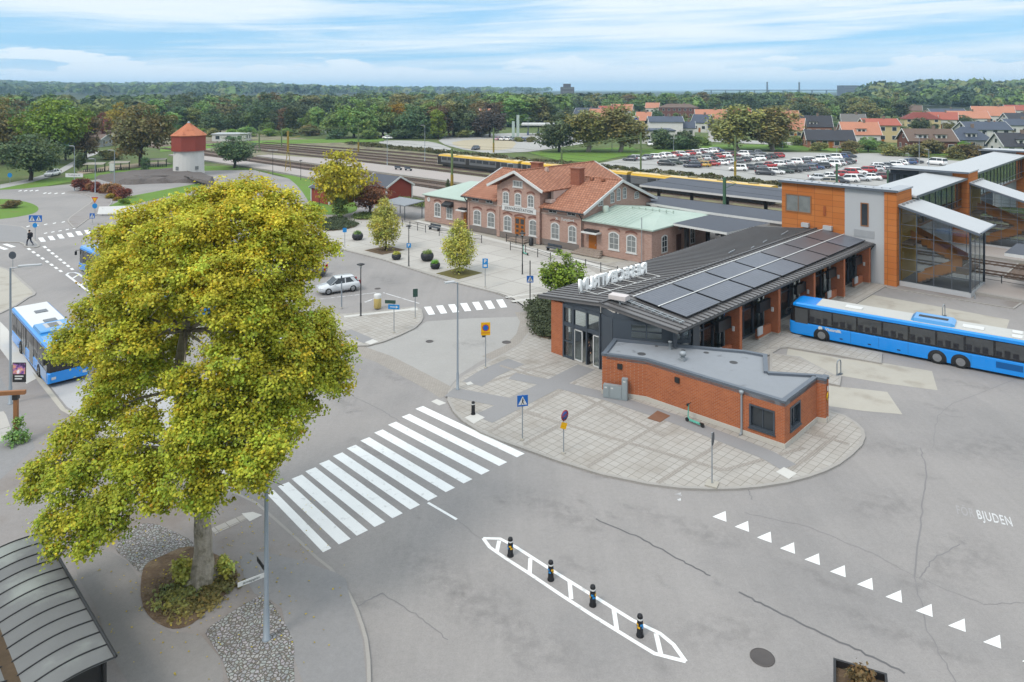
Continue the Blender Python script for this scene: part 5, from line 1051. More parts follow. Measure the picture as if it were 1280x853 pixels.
# hornbeams of the station square, each in its square of soil
for px, pb, pt, lab, sz in ((481, 314, 252, 'small lime green hornbeam in a soil square, middle of the station square', 10), (574, 343, 279, 'small lime green hornbeam at the kerb beside the globe planters', 10)):
    p, h = TP(px, pb, pt); tree('hornbeam_tree', lab, 'tree', p, h, 'hornbeam', 'lime', 1.05, z=.1)
    a = 1.75; q = MB(); c_, s_ = math.cos(R(-42)), math.sin(R(-42)); q.prism([(p[0] + x * c_ - y * s_, p[1] + x * s_ + y * c_) for x, y in ((-a, -a), (a, -a), (a, a), (-a, a))], .1, .13); struct('tree_pit', q, SOIL if px < 500 else M('mossy_soil', col(120, 112, 62), .95, ((1, .2), (8, .2))))
tree('hornbeam_tree', 'bright green bushy young tree beside the terminal roof corner', 'tree', G(701, 374), 4.5, 'broad', 'bright', 1.15, z=.1)
EXPL = [  # name, label, px, foot row, top row, shape, colour, width factor
 ('round_tree', 'dark green round tree on the lawn nearest the roundabout', 38, 226, 164, 'dome', 'dark', 1.2),
 ('park_tree', 'big bright green tree behind the dark round tree', 66, 205, 120, 'dome', 'bright', .95),
 ('park_tree', 'brownish tree at the far edge of the lawn', 4, 205, 124, 'broad', 'brown', .95),
 ('park_tree', 'dark tree in front of the brownish tree', 82, 200, 152, 'tall', 'dark', .8),
 ('park_tree', 'brownish tree between the bright tree and the olive tree', 107, 198, 142, 'tall', 'brown', 1.0),
 ('park_tree', 'rusty red small tree behind the brownish tree', 128, 176, 141, 'broad', 'red', .8),
 ('park_tree', 'broad olive tree behind the white and red water tower', 176, 208, 126, 'dome', 'olive', .92),
 ('park_tree', 'yellowish tree far behind the olive tree', 150, 165, 128, 'broad', 'autumn', 1.0),
 ('round_tree', 'dark round tree on the lawn beside the water tower', 293, 210, 168, 'dome', 'dark', 1.25),
 ('young_tree', 'small dark young tree by the bike shelters', 182, 216, 196, 'tall', 'dark', .9),
 ('young_tree', 'thin dark young tree behind the white direction sign', 100, 215, 190, 'birch', 'dark', .8),
 ('autumn_tree', 'golden autumn tree beside the red shed', 425, 272, 183, 'dome', 'autumn', .82),
 ('copper_tree', 'copper brown tree in front of the red shed', 462, 268, 224, 'dome', 'red', 1.15),
 ('young_tree', 'small green tree growing from the round juniper bed', 424, 274, 243, 'tall', 'green', 1.0),
 ('park_tree', 'dark green oak beyond the yellow train', 699, 190, 143, 'broad', 'dark', 1.25),
 ('birch_tree', 'broad pale olive birch beside the dark oak', 735, 190, 137, 'birch', 'olive', 1.7),
 ('birch_tree', 'tall thin olive birch at the end of the hedge', 775, 190, 131, 'birch', 'olive', 1.5),
 ('birch_tree', 'tall olive birch behind the far row of parked cars', 922, 188, 131, 'birch', 'olive', 1.75),
 ('birch_tree', 'wide olive birch beside the lamp of the car park', 966, 188, 133, 'birch', 'olive', 1.8),
 ('bare_tree', 'pale greyish tree at the end of the wood by the sandy lot', 612, 172, 128, 'broad', 'pale', 1.05),
 ('park_tree', 'light green tree at the edge of the wood above the yellow train', 548, 174, 137, 'tall', 'bright', .9),
 ('cypress_tree', 'small dark cypress behind the station west wing', 560, 243, 224, 'conifer', 'dark', .9),
 ('garden_tree', 'round green tree in front of the cream flats', 1085, 190, 170, 'dome', 'green', 1.3),
 ('garden_tree', 'bright green shrub tree beside the red brick house', 1204, 188, 176, 'dome', 'bright', 1.3),
 ('garden_tree', 'dark green tree in front of the row of red roofs', 1203, 160, 143, 'dome', 'dark', 1.6),
 ('garden_tree', 'green tree between the brick house and the orange roofs', 1150, 168, 146, 'dome', 'dark', 1.2)]
for nm, lab, px, pb, pt, sh, cl_, wd in EXPL:
    p, h = TP(px, pb, pt); tree(nm, lab, 'tree', p, h, sh, cl_, wd)
# the wood beyond the railway, the gardens and the tree belts: one thing per tree
KIND = {'green': 'green', 'dark': 'dark green', 'olive': 'olive', 'autumn': 'yellowing', 'brown': 'brownish', 'bright': 'light green', 'red': 'reddish'}
rng_ = random.Random(5)
def belt(x0, x1, n, yb0, yb1, top, jit, place, cols, shapes=('broad', 'tall', 'broad'), wd=(.9, 1.25)):
    for i in range(n):
        px = x0 + (x1 - x0) * (i + rng_.uniform(.1, .9)) / n; f_ = (px - x0) / (x1 - x0); pb = yb0 + (yb1 - yb0) * f_ + rng_.uniform(-1.5, 1.5); pt = (top(px) if callable(top) else top) + rng_.uniform(-jit, jit); c_ = rng_.choice(cols)
        p, h = TP(px, pb, pt); tree('broadleaf_tree', KIND[c_] + ' broadleaf tree ' + place, 'tree', p, h, rng_.choice(shapes), c_, rng_.uniform(*wd), group=KIND[c_] + ' trees ' + place)
DK = ('green', 'dark', 'dark', 'green', 'olive', 'dark', 'green', 'brown')
belt(205, 410, 13, 169, 167, 137, 5, 'in the wood beyond the railway tracks', DK)
belt(418, 600, 13, 172, 170, 128, 5, 'in the tall wood above the sidings', ('green', 'dark', 'dark', 'olive', 'brown', 'green', 'autumn'), wd=(1.0, 1.3))
belt(330, 400, 6, 166, 166, 146, 3, 'in the wood beyond the railway tracks', ('green', 'bright', 'green'))
belt(230, 640, 24, 152, 152, 119, 4, 'in the high back row of the wood', DK, wd=(1.2, 1.6))
belt(600, 690, 9, 158, 158, 126, 5, 'in the wood behind the fuel station', DK, ('tall', 'tall', 'conifer'), wd=(1.2, 1.6))
belt(690, 1010, 24, 140, 140, 119, 4, 'in the tree belt behind the housing', DK, wd=(1.3, 1.8))
belt(985, 1130, 13, 151, 149, 123, 4, 'in the wood behind the gabled houses', ('dark', 'green', 'dark', 'olive', 'autumn', 'dark'), wd=(1.2, 1.6))
belt(1120, 1300, 15, 136, 136, 118, 4, 'in the wood behind the red roofs', DK, wd=(1.5, 2.0))
belt(-40, 230, 18, 165, 160, 127, 6, 'in the park wood behind the water tower', DK, wd=(1.0, 1.5))
belt(-60, 20, 4, 190, 190, 140, 6, 'at the far end of the lawn', ('brown', 'dark', 'olive'))
belt(700, 1000, 15, 158, 160, 146, 4, 'among the gardens of the housing', ('green', 'dark', 'olive', 'dark'), wd=(1.1, 1.6))
belt(1000, 1290, 13, 172, 176, 163, 3, 'in the gardens by the car park', ('green', 'dark', 'olive', 'green'), wd=(1.1, 1.7))
# bushes
def bushes(pts, hgt, cols, place, wd=1.0, sp=6.0, name='hedge_bush'):
    P_ = [Vector(p) for p in GG(pts)]; acc = 0
    for p, q in zip(P_, P_[1:]):
        n = max(1, int((q - p).length / sp))
        for i in range(n):
            c_ = p.lerp(q, (i + rng_.uniform(.2, .8)) / n); k = rng_.choice(cols); tree(name, KIND[k] + ' bush ' + place, 'bush', (c_.x, c_.y), hgt * rng_.uniform(.75, 1.2), 'bush', k, wd, group=KIND[k] + ' bushes ' + place)
bushes([(958, 183), (1000, 186.5), (1040, 190), (1085, 193), (1125, 195.5), (1170, 197), (1240, 199)], 4.0, ('olive', 'green', 'olive', 'green', 'brown'), 'on the bank between the car park and the houses', 1.5, 7)
bushes([(960, 179), (1010, 182.5), (1060, 186), (1130, 190), (1190, 193)], 4.2, ('olive', 'green', 'dark'), 'below the dark bungalow and the brick house', 1.6, 9)
bushes([(820, 186), (845, 187), (868, 185)], 6.6, ('dark', 'dark'), 'in the tall dark hedge before the white hall', 1.15, 4.0, 'tall_hedge_bush')
bushes([(872, 182), (898, 182)], 4.6, ('green', 'dark'), 'beside the tall dark hedge', 1.4, 5)
bushes([(690, 207), (730, 212), (770, 215)], 1.3, ('olive', 'dark'), 'along the access road behind the train', 2.2, 7)
bushes([(800, 222), (900, 233), (980, 243)], .9, ('olive', 'olive'), 'on the strip between train and car park', 2.6, 8)
bushes([(96, 238), (112, 238.5), (128, 241), (142, 244), (156, 249)], 2.4, ('red', 'red', 'red'), 'in the reddish hedge by the roundabout', 1.1, 2.2)
bushes([(130, 246), (150, 252), (160, 257)], 1.0, ('autumn', 'bright'), 'beside the reddish hedge', 1.5, 3.0)
bushes([(120, 198), (145, 200)], 2.6, ('olive', 'green'), 'above the bike shelters', 1.6, 5)
bushes([(640, 178), (655, 177), (668, 178)], 2.4, ('green', 'olive'), 'by the fuel station sign', 1.5, 7)
tree('flower_bush', 'brownish round bush with pale flowers on the roundabout lawn', 'bush', G(13, 260), 1.5, 'bush', 'brown', 1.6)
def lowbed(name, label, pts, h, colour, n, seed=3, z0=.1, base=True):
    P_ = GG(smooth(pts, 3), z0); rg = np.random.default_rng(seed); xs = np.array(P_); lo, hi = xs.min(0), xs.max(0); out = []
    def inside(x, y):
        c_ = False; j = len(P_) - 1
        for i in range(len(P_)):
            if (P_[i][1] > y) != (P_[j][1] > y) and x < (P_[j][0] - P_[i][0]) * (y - P_[i][1]) / (P_[j][1] - P_[i][1]) + P_[i][0]: c_ = not c_
            j = i
        return c_
    while len(out) < n:
        x, y = rg.uniform(lo, hi)
        if inside(x, y): out.append((x, y, 0))
    cx, cy = xs.mean(0); cc = np.array(out); hh = h * (.55 + .45 * rg.random(n)); per = 22
    pos = (cc[:, None, :] + rg.normal(size=(n, per, 3)) * np.array([.28, .28, 0])); pos[:, :, 2] = z0 + hh[:, None] * rg.random((n, per)) ** .6; pos = pos.reshape(-1, 3)
    tone = np.repeat(rg.uniform(.7, 1.25, n), per)[:, None] * rg.uniform(.85, 1.15, (n * per, 1)); pos -= np.array([cx, cy, 0])
    t = thing(name, label, 'plant bed', (cx, cy, 0))
    o = bpy.data.objects.new('foliage', quads_mesh('foliage', pos, rg.normal(size=(n * per, 3)) * .6 + np.array([0, 0, .8]), rg.uniform(.06, .13, n * per), np.repeat(tone, 3, 1), LEAF[colour], rg)); C.objects.link(o); o.parent = t
    b = MB(); b.prism([(x - cx, y - cy) for x, y in P_], z0 - .03, z0 + .05); b.build('soil', SOIL, t)
lowbed('juniper_bed', 'kidney shaped bed of dark low juniper beside the terminal corner pier', [(660, 385), (676, 376), (693, 380), (697, 400), (695, 422), (680, 423), (667, 416), (665, 400)], .62, 'juniper', 330)
lowbed('juniper_bed', 'round bed of low dark green plants around a small tree', [(397, 285), (405, 277), (424, 273), (443, 279), (446, 283), (430, 287), (410, 289)], .5, 'juniper', 260, 5)
lowbed('planted_bed', 'small planted bed at the foot of the copper brown tree', [(442, 271), (455, 267), (475, 269), (466, 274), (448, 275)], .4, 'green', 120, 6)
# far woods and hills
def forest(name, spots, colours, leaf, per, seed, group=None):
    rg = np.random.default_rng(seed); n = len(spots); sp = np.array(spots); k = rg.integers(0, len(colours), n); c_ = np.array(colours)[k] * rg.uniform(.75, 1.25, (n, 1))
    d = rg.normal(size=(n, per, 3)); d /= np.linalg.norm(d, axis=2, keepdims=True); d[:, :, 2] = np.abs(d[:, :, 2]) * 1.2 - .35
    h = sp[:, 3][:, None]; r = sp[:, 4][:, None]; bump_ = rg.uniform(.75, 1.1, (n, per))
    pos = np.stack([sp[:, 0][:, None] + d[:, :, 0] * r * bump_, sp[:, 1][:, None] + d[:, :, 1] * r * bump_, sp[:, 2][:, None] + h * .55 + d[:, :, 2] * h * .42 * bump_], 2).reshape(-1, 3)
    cf = np.repeat(c_, per, 0) * rg.uniform(.8, 1.2, (n * per, 1)); nn = d.reshape(-1, 3) * .7 + rg.normal(size=(n * per, 3)) * .5 + np.array([0, 0, .4])
    me = quads_mesh(name, pos, nn, np.repeat(sp[:, 4] * leaf, per) * rg.uniform(.7, 1.3, n * per), cf, LEAF_FAR, rg); o = bpy.data.objects.new(name, me); C.objects.link(o); tag(o, None, None, group, 'stuff'); return o
LEAF_FAR = leafm('leaf_far', (1, 1, 1), var=0, hue=0, trans=.15)
FC = [col(84, 102, 60, 1.15), col(70, 90, 56, 1.15), col(106, 112, 66, 1.15), col(64, 82, 58, 1.15), col(96, 118, 58, 1.15)]
rg_ = random.Random(9); z0_ = lambda px: px < 1090 and rg_.random() < .8
def hillz(x, y):                         # wooded ridge far behind, higher on the left; a nearer wooded rise on the right
    px = 640 + F * x / y; kx = [(-800, 96), (-100, 101), (0, 102.5), (60, 104.5), (130, 106), (200, 105.3), (260, 104.5), (300, 104.3), (340, 106), (400, 109), (500, 110.2), (640, 111.4), (760, 112.4), (900, 113.6), (1300, 113), (2200, 111)]
    yy = np.interp(px, [a for a, _ in kx], [b_ for _, b_ in kx]); zt_ = H + (HZ - yy) / F * 3600 - 14
    f1 = np.interp(y, [1000, 1900, 3300, 4600], [0, .4, 1, .85]); z1 = zt_ * f1
    kr = np.interp(px, [1040, 1110, 1160, 1240, 1300, 1700], [0, .75, 1, .92, 1.0, 1.0]); z2 = 16 * kr * np.interp(y, [560, 900, 1300], [0, .6, 1])
    return max(z1, z2, 0) + 3.0 * fractal(Vector((x * .008, y * .004, 0)), 1, 2, 4) * (f1 > .2)
xs_ = np.linspace(-1, 1, 150); ys_ = np.concatenate([np.linspace(560, 1600, 18), np.linspace(1700, 5200, 44)])
b = MB(); b.v = [(x * (y * 1.15 + 200), y, hillz(x * (y * 1.15 + 200), y) - .5) for y in ys_ for x in xs_]; W_ = len(xs_)
for j in range(len(ys_) - 1):
    for i in range(W_ - 1): b.f.append((j * W_ + i, j * W_ + i + 1, (j + 1) * W_ + i + 1, (j + 1) * W_ + i)); b.m.append(0); b.sm.append(True)
struct('hills', b, M('forest_floor', col(80, 92, 54, .42), .95, ((.01, .2), (.06, .3))))
sp = []
for _ in range(2600):                    # flat wood from half a kilometre on
    y = 1 / rg_.uniform(1 / 1900, 1 / 480); x = rg_.uniform(-.85, .85) * y; px = 640 + F * x / y
    if 700 < px < 1300 and y < 620: continue
    if px > 620 and y > 1000 and z0_(px): continue
    if 985 < px < 1085 and y > 900 and rg_.random() < .6: continue
    if px < 450 and y > 640 and rg_.random() < .85: continue
    h = rg_.uniform(10, 17); sp.append((x, y, hillz(x, y), h, h * rg_.uniform(.42, .6)))
forest('far_forest', sp, FC, .28, 90, 21)
sp = []
for _ in range(4200):
    y = rg_.uniform(1050, 4300); x = rg_.uniform(-.9, .9) * y; z = hillz(x, y)
    if z < 7: continue
    h = rg_.uniform(13, 22); sp.append((x, y, z, h, h * rg_.uniform(.6, 1.0)))
forest('hill_forest', sp, FC, .45, 34, 22)
# undergrowth along the sidings
sp = []
for _ in range(420):
    u = rg_.uniform(100, 104); v = rg_.uniform(20, 200); p = UV(u, v); sp.append((p[0], p[1], 0, rg_.uniform(.5, 1.4), rg_.uniform(.6, 1.6)))
forest('undergrowth', sp, [col(120, 120, 70, .42), col(104, 112, 62, .42), col(140, 134, 92, .42)], .22, 40, 23)

bushes([(205, 171), (300, 171), (400, 169.5)], 4.5, ('green', 'dark', 'olive', 'bright'), 'at the foot of the wood beyond the tracks', 1.5, 8)
bushes([(410, 174), (480, 174), (560, 173), (610, 170)], 4.5, ('green', 'dark', 'olive'), 'under the tall wood above the sidings', 1.5, 8)
bushes([(-40, 186), (60, 190), (110, 182)], 4, ('green', 'dark', 'olive'), 'behind the park lawn', 1.5, 8)
belt(700, 1000, 14, 150, 152, 138, 4, 'between the far houses', ('green', 'dark', 'olive'), wd=(1.1, 1.5))
belt(1000, 1290, 16, 165, 166, 154, 3, 'between the houses below the red roofs', ('green', 'dark', 'olive'), wd=(1.1, 1.6))
belt(1110, 1290, 10, 152, 152, 143, 2, 'between the hillside houses', ('green', 'dark'), wd=(1.2, 1.6))

# fallen leaves under the maple
rg = np.random.default_rng(4); bx, by = G(253, 728); n = 420; a = rg.uniform(0, 6.28, n); r = np.abs(rg.normal(0, 3.6, n)) + .4; pos = np.stack([bx + r * np.cos(a), by + r * np.sin(a), np.full(n, .105)], 1); pos = pos[(pos[:, 0] < -6.5)]
me = quads_mesh('fallen_leaves', pos, rg.normal(size=(len(pos), 3)) * .15 + np.array([0, 0, 1]), rg.uniform(.025, .05, len(pos)), rg.uniform(.6, 1.1, (len(pos), 1)) * np.array([1, .9, .7]), LEAF['maple'], rg, bend=.1); o = bpy.data.objects.new('fallen_leaves', me); C.objects.link(o); tag(o, kind='stuff')

n = 260; a = rg.uniform(0, 6.28, n); r = np.sqrt(rg.random(n)) * 1.75; pos = np.stack([bx - .3 + r * np.cos(a), by - .4 + r * np.sin(a), np.full(n, .112)], 1)
me = quads_mesh('leaf_litter', pos, rg.normal(size=(n, 3)) * .3 + np.array([0, 0, 1]), rg.uniform(.03, .06, n), rg.uniform(.4, 1.1, (n, 1)) * np.array([1, .95, .85]), LEAF['brown'], rg, bend=.2); o = bpy.data.objects.new('leaf_litter', me); C.objects.link(o); tag(o, kind='stuff')
# ------------------------------------------------------------- vehicles
def loft(mb, secs, m=0, smooth=True, caps=True):
    """secs: list of (x, [(y, z) ...]) closed rings with equal counts"""
    n = len(secs[0][1]); vs = [(x, y, z) for x, r in secs for y, z in r]
    fs = [(k*n+i, k*n+(i+1) % n, (k+1)*n+(i+1) % n, (k+1)*n+i) for k in range(len(secs)-1) for i in range(n)]
    mb.add(vs, fs, m, smooth)
    if caps: k = len(secs) - 1; mb.add(vs, [tuple(range(n))[::-1], tuple(range(k*n, k*n+n))], m)
def wheel_meshes(r, w_):
    t = MB(); t.v = []; prof = [(r * .62, -w_/2), (r * .94, -w_/2), (r, -w_/2 + .03), (r, w_/2 - .03), (r * .94, w_/2), (r * .62, w_/2)]; n = 20
    vs = []
    for rr, yy in prof: vs += [(rr * math.cos(2*math.pi*i/n), yy, rr * math.sin(2*math.pi*i/n)) for i in range(n)]
    t.add(vs, [(k*n+i, (k+1)*n+i, (k+1)*n+(i+1) % n, k*n+(i+1) % n) for k in range(5) for i in range(n)], 0, True)
    rm = MB(); rm.tube((0, -w_/2 + .03, 0), (0, w_/2 - .02, 0), r * .63, 18, smooth=False); 
    for k in range(5): a = k * 1.2566; rm.cbox((math.cos(a) * r * .36, 0, math.sin(a) * r * .36), (r * .46, w_ + .01, r * .14), 0, 0, -a)
    rm.tube((0, -w_/2 - .02, 0), (0, w_/2 + .02, 0), r * .14, 10)
    return t.mesh('tyre', RUBBER), rm.mesh('rim', RIM)
WH = wheel_meshes(.32, .21); WHB = wheel_meshes(.47, .3)
def put_wheel(parent, x, y, z, ms):
    o = bpy.data.objects.new('wheel', ms[0]); C.objects.link(o); o.parent = parent; o.location = (x, y, z); r_ = bpy.data.objects.new('rim', ms[1]); C.objects.link(r_); r_.parent = o; return o
def make_car(kind, name, label):
    L_, W2, Hh = {'hatch': (4.1, .88, 1.5), 'estate': (4.7, .92, 1.5), 'sedan': (4.6, .91, 1.45), 'suv': (4.6, .95, 1.7), 'van': (5.0, .98, 1.95)}[kind]
    t = thing(name, label, 'car'); h = L_ / 2; b = MB(); hz_ = Hh * .60
    def ring(w_, z0, z1): return [(-w_ * .92, z0), (w_ * .92, z0), (w_, z0 + (z1 - z0) * .3), (w_ * .99, z0 + (z1 - z0) * .62), (w_ * .9, z1), (-w_ * .9, z1), (-w_ * .99, z0 + (z1 - z0) * .62), (-w_, z0 + (z1 - z0) * .3)]
    fr_ = .62 if kind != 'van' else .75
    loft(b, [(h, ring(W2 * .72, .34, .58)), (h - .14, ring(W2 * .88, .24, .72)), (h - .6, ring(W2 * .98, .2, hz_ * .86)), (h - 1.25, ring(W2, .2, hz_ * .97)), (0, ring(W2, .2, hz_ * 1.02)), (-h + .9, ring(W2, .2, hz_ * 1.06)), (-h + .25, ring(W2 * .96, .26, hz_ * 1.05)), (-h + .05, ring(W2 * .9, .34, hz_ * .95)), (-h, ring(W2 * .82, .4, hz_ * .8))])
    f0, f1 = h - 1.0, h - 1.75                                         # windscreen foot, roof front
    r1, r0 = {'hatch': (-h + .75, -h + .15), 'estate': (-h + .55, -h + .12), 'sedan': (-h + 1.35, -h + .65), 'suv': (-h + .55, -h + .1), 'van': (-h + .25, -h + .06)}[kind]
    if kind == 'van': f0, f1 = h - .55, h - 1.35
    def cab(w_, z): return [(-w_, z[0]), (w_, z[0]), (w_ * .8, z[1]), (-w_ * .8, z[1])]
    zb = hz_ * .98; g_ = MB()
    A = [(f0, W2 * .88, zb), (r0, W2 * .88, zb * 1.02)]; T_ = [(f1, W2 * .72, Hh - .06), (r1, W2 * .72, Hh - .05)]
    vs = [(A[0][0], -A[0][1], zb - .05), (A[0][0], A[0][1], zb - .05), (A[1][0], A[1][1], zb), (A[1][0], -A[1][1], zb), (T_[0][0], -T_[0][1], T_[0][2]), (T_[0][0], T_[0][1], T_[0][2]), (T_[1][0], T_[1][1], T_[1][2]), (T_[1][0], -T_[1][1], T_[1][2])]
    g_.add(vs, [(0, 1, 5, 4), (1, 2, 6, 5), (2, 3, 7, 6), (3, 0, 4, 7), (4, 5, 6, 7)]); 
    rf = [(f1 + .12, [(-W2 * .7, Hh - .09), (W2 * .7, Hh - .09), (W2 * .62, Hh - .05), (-W2 * .62, Hh - .05)]), (f1 - .25, [(-W2 * .76, Hh - .09), (W2 * .76, Hh - .09), (W2 * .66, Hh), (-W2 * .66, Hh)]), (r1 + .3, [(-W2 * .76, Hh - .08), (W2 * .76, Hh - .08), (W2 * .66, Hh), (-W2 * .66, Hh)]), (r1 - .08, [(-W2 * .72, Hh - .1), (W2 * .72, Hh - .1), (W2 * .62, Hh - .05), (-W2 * .62, Hh - .05)])]
    loft(b, rf)
    for sy in (-1, 1):                                                # pillars
        def pil(x0, x1, w_):
            b.slab([(x0, sy * (W2 * .885), zb), (x0 - w_, sy * (W2 * .885), zb), (x1 - w_, sy * (W2 * .735), Hh - .07), (x1, sy * (W2 * .735), Hh - .07)], .03)
        pil(f0 - .02, f1 - .02, .07); pil((f1 + r1) / 2 + .08, (f1 + r1) / 2 + .08, .1); pil(r0 + (.5 if kind != 'sedan' else .25), r1 + .38, .34 if kind in ('hatch', 'suv') else .16)
        b.cbox((f0 - .42, sy * (W2 + .09), zb + .06), (.14, .2, .13))
    b.build('body', CARP, t); g_.build('windows', GLASSD, t)
    wx = (h - .82, -h + .85)
    for x in wx:
        for sy in (-1, 1): put_wheel(t, x, sy * (W2 - .1), .32, WH)
    for sy in (-1, 1):
        MB().cbox((h - .2, sy * W2 * .64, .6), (.26, .36, .13), 0, -sy * R(24)).build('headlight', HEAD, t); MB().cbox((-h + .1, sy * W2 * .76, .86), (.16, .24, .3), 0, sy * R(14)).build('taillight', TAIL, t)
    MB().cbox((h - .005, 0, .42), (.04, .5, .11)).build('number_plate', WHITE, t); MB().cbox((-h - .005, 0, .62), (.04, .5, .11)).build('number_plate', WHITE, t)
    return t
def paint(t, c):
    for o in kids(t):
        if o.name.startswith('body'): o.color = (*c, 1)
CP = {'silver': col(205, 208, 212, .8), 'white': col(245, 245, 245, .85), 'black': col(40, 42, 46), 'grey': col(120, 125, 132), 'dark grey': col(72, 76, 84), 'red': col(196, 40, 44), 'blue': col(60, 90, 140), 'dark blue': col(46, 56, 82), 'dark green': col(56, 76, 66), 'yellow': col(226, 176, 50), 'dark red': col(120, 42, 48), 'beige': col(190, 182, 166), 'pink': col(216, 176, 190), 'dark teal': col(40, 74, 78)}
CARS = {}
def car(kind, colour, xy, rz, label, name='parked_car', group=None):
    if kind not in CARS:
        t = make_car(kind, name, label); CARS[kind] = tree_of(t)
        t.location = (*xy, 0.03); t.rotation_euler.z = rz; paint(t, CP[colour])
        if group: t['group'] = group
        return t
    c = clone(None, (*xy, .03), rz, label, group, tree=CARS[kind])
    if not group and 'group' in c: del c['group']
    for o in LASTKIDS(c): 
        if o.name.startswith('body'): o.color = (*CP[colour], 1)
    return c
def LASTKIDS(c): return c.children
def pxcar(kind, colour, p_front, p_rear, label, **k):
    a, q = Vector(G(*p_front)), Vector(G(*p_rear)); d = a - q; return car(kind, colour, tuple((a + q) / 2), math.atan2(d.y, d.x), label, **k)
pxcar('hatch', 'silver', (398, 368), (448, 361), 'silver hatchback parked on the asphalt beside the traffic island')
pxcar('estate', 'white', (352, 436), (322, 420), 'white car half hidden behind the maple leaves')
pxcar('sedan', 'dark grey', (362, 346), (400, 345), 'dark grey car mostly hidden behind the maple, on the road by the square')
pxcar('hatch', 'white', (60, 221), (71, 219), 'small white car on the path beside the dark round tree')
pxcar('sedan', 'dark blue', (588, 189), (601, 186), 'single dark blue car on the sandy lot', )
ORD = ['first', 'second', 'third', 'fourth', 'fifth', 'sixth', 'seventh', 'eighth', 'ninth', 'tenth', 'eleventh', 'twelfth', 'thirteenth', 'fourteenth', 'fifteenth', 'sixteenth']
KN = {'hatch': 'hatchback', 'estate': 'estate car', 'sedan': 'saloon car', 'suv': 'tall car', 'van': 'van'}
rc = random.Random(31)
def row(pts, n, where, colours='', yaw=158, grp='cars in the large car park'):
    P_ = [Vector(p) for p in GG(pts)]; seg = [(q - p).length for p, q in zip(P_, P_[1:])]; tot = sum(seg)
    lst = colours.split(',') if colours else []
    for i in range(n):
        d = tot * (i + .15) / n; k = 0
        while k < len(seg) - 1 and d > seg[k]: d -= seg[k]; k += 1
        p = P_[k].lerp(P_[k+1], d / seg[k]); c_ = lst[i] if i < len(lst) else rc.choice(['white', 'silver', 'grey', 'dark grey', 'black', 'dark blue', 'white', 'grey', 'red', 'silver', 'blue', 'dark grey']); kd = rc.choice(['hatch', 'estate', 'suv', 'estate', 'sedan'])
        car(kd, c_, (p.x, p.y), R(yaw + rc.uniform(-3, 3) + (180 if rc.random() < .3 else 0)), f'{c_} {KN[kd]}, {ORD[i]} from the train in {where}', group=grp)
row([(786, 201.5), (850, 195.5), (902, 189.5)], 14, 'the rear row by the hedge', 'dark grey,silver,grey,white,white,white,red,white,red,white,dark red,white,white,blue')
row([(832, 207.5), (862, 203), (905, 197), (958, 193)], 13, 'the second row from the hedge', 'black,dark green,dark grey,grey,beige,silver,dark grey,red,white,dark red,white,grey,grey')
row([(864, 210), (905, 206), (945, 201), (977, 196.5)], 12, 'the third row from the hedge', 'dark blue,yellow,red,white,silver,grey,dark grey,white,white,dark grey,black,red')
row([(921, 214), (960, 209.5), (1010, 203.5), (1068, 196.5)], 14, 'the fourth row from the hedge', 'white,dark grey,grey,red,white,silver,white,grey,white,white,silver,white,blue,dark grey')
row([(955, 219), (985, 216), (1024, 211), (1064, 203.5)], 13, 'the fifth row from the hedge', 'dark grey,white,dark green,black,dark grey,grey,blue,black,white,white,silver,grey,dark grey')
row([(1022, 226), (1050, 221), (1088, 215), (1120, 208), (1150, 203)], 13, 'the sixth row from the hedge', 'silver,white,red,red,white,red,silver,white,grey,white,white,blue,dark grey')
row([(1032, 231), (1066, 227), (1100, 224), (1140, 216)], 10, 'the row by the orange building', 'beige,dark grey,white,silver,white,dark red,grey,white,red,white')
row([(484, 174), (494, 173.5), (505, 173.3), (516, 173), (527, 172.6)], 5, 'the wood edge line', 'white,dark teal,dark teal,dark teal,dark teal', 170, 'cars at the edge of the wood')
row([(622, 175.5), (640, 176), (662, 177)], 6, 'the fuel station line', 'pink,white,white,grey,beige,blue', 60, 'cars in front of the fuel station')
pxcar('hatch', 'blue', (683, 177), (693, 177.5), 'blue car alone on the forecourt of the fuel station')
pxcar('van', 'white', (815, 186), (811, 179), 'white van parked at the end of the tall dark hedge')
pxcar('van', 'white', (1166, 206), (1176, 207), 'white van beyond the lamps at the far end of the car park')
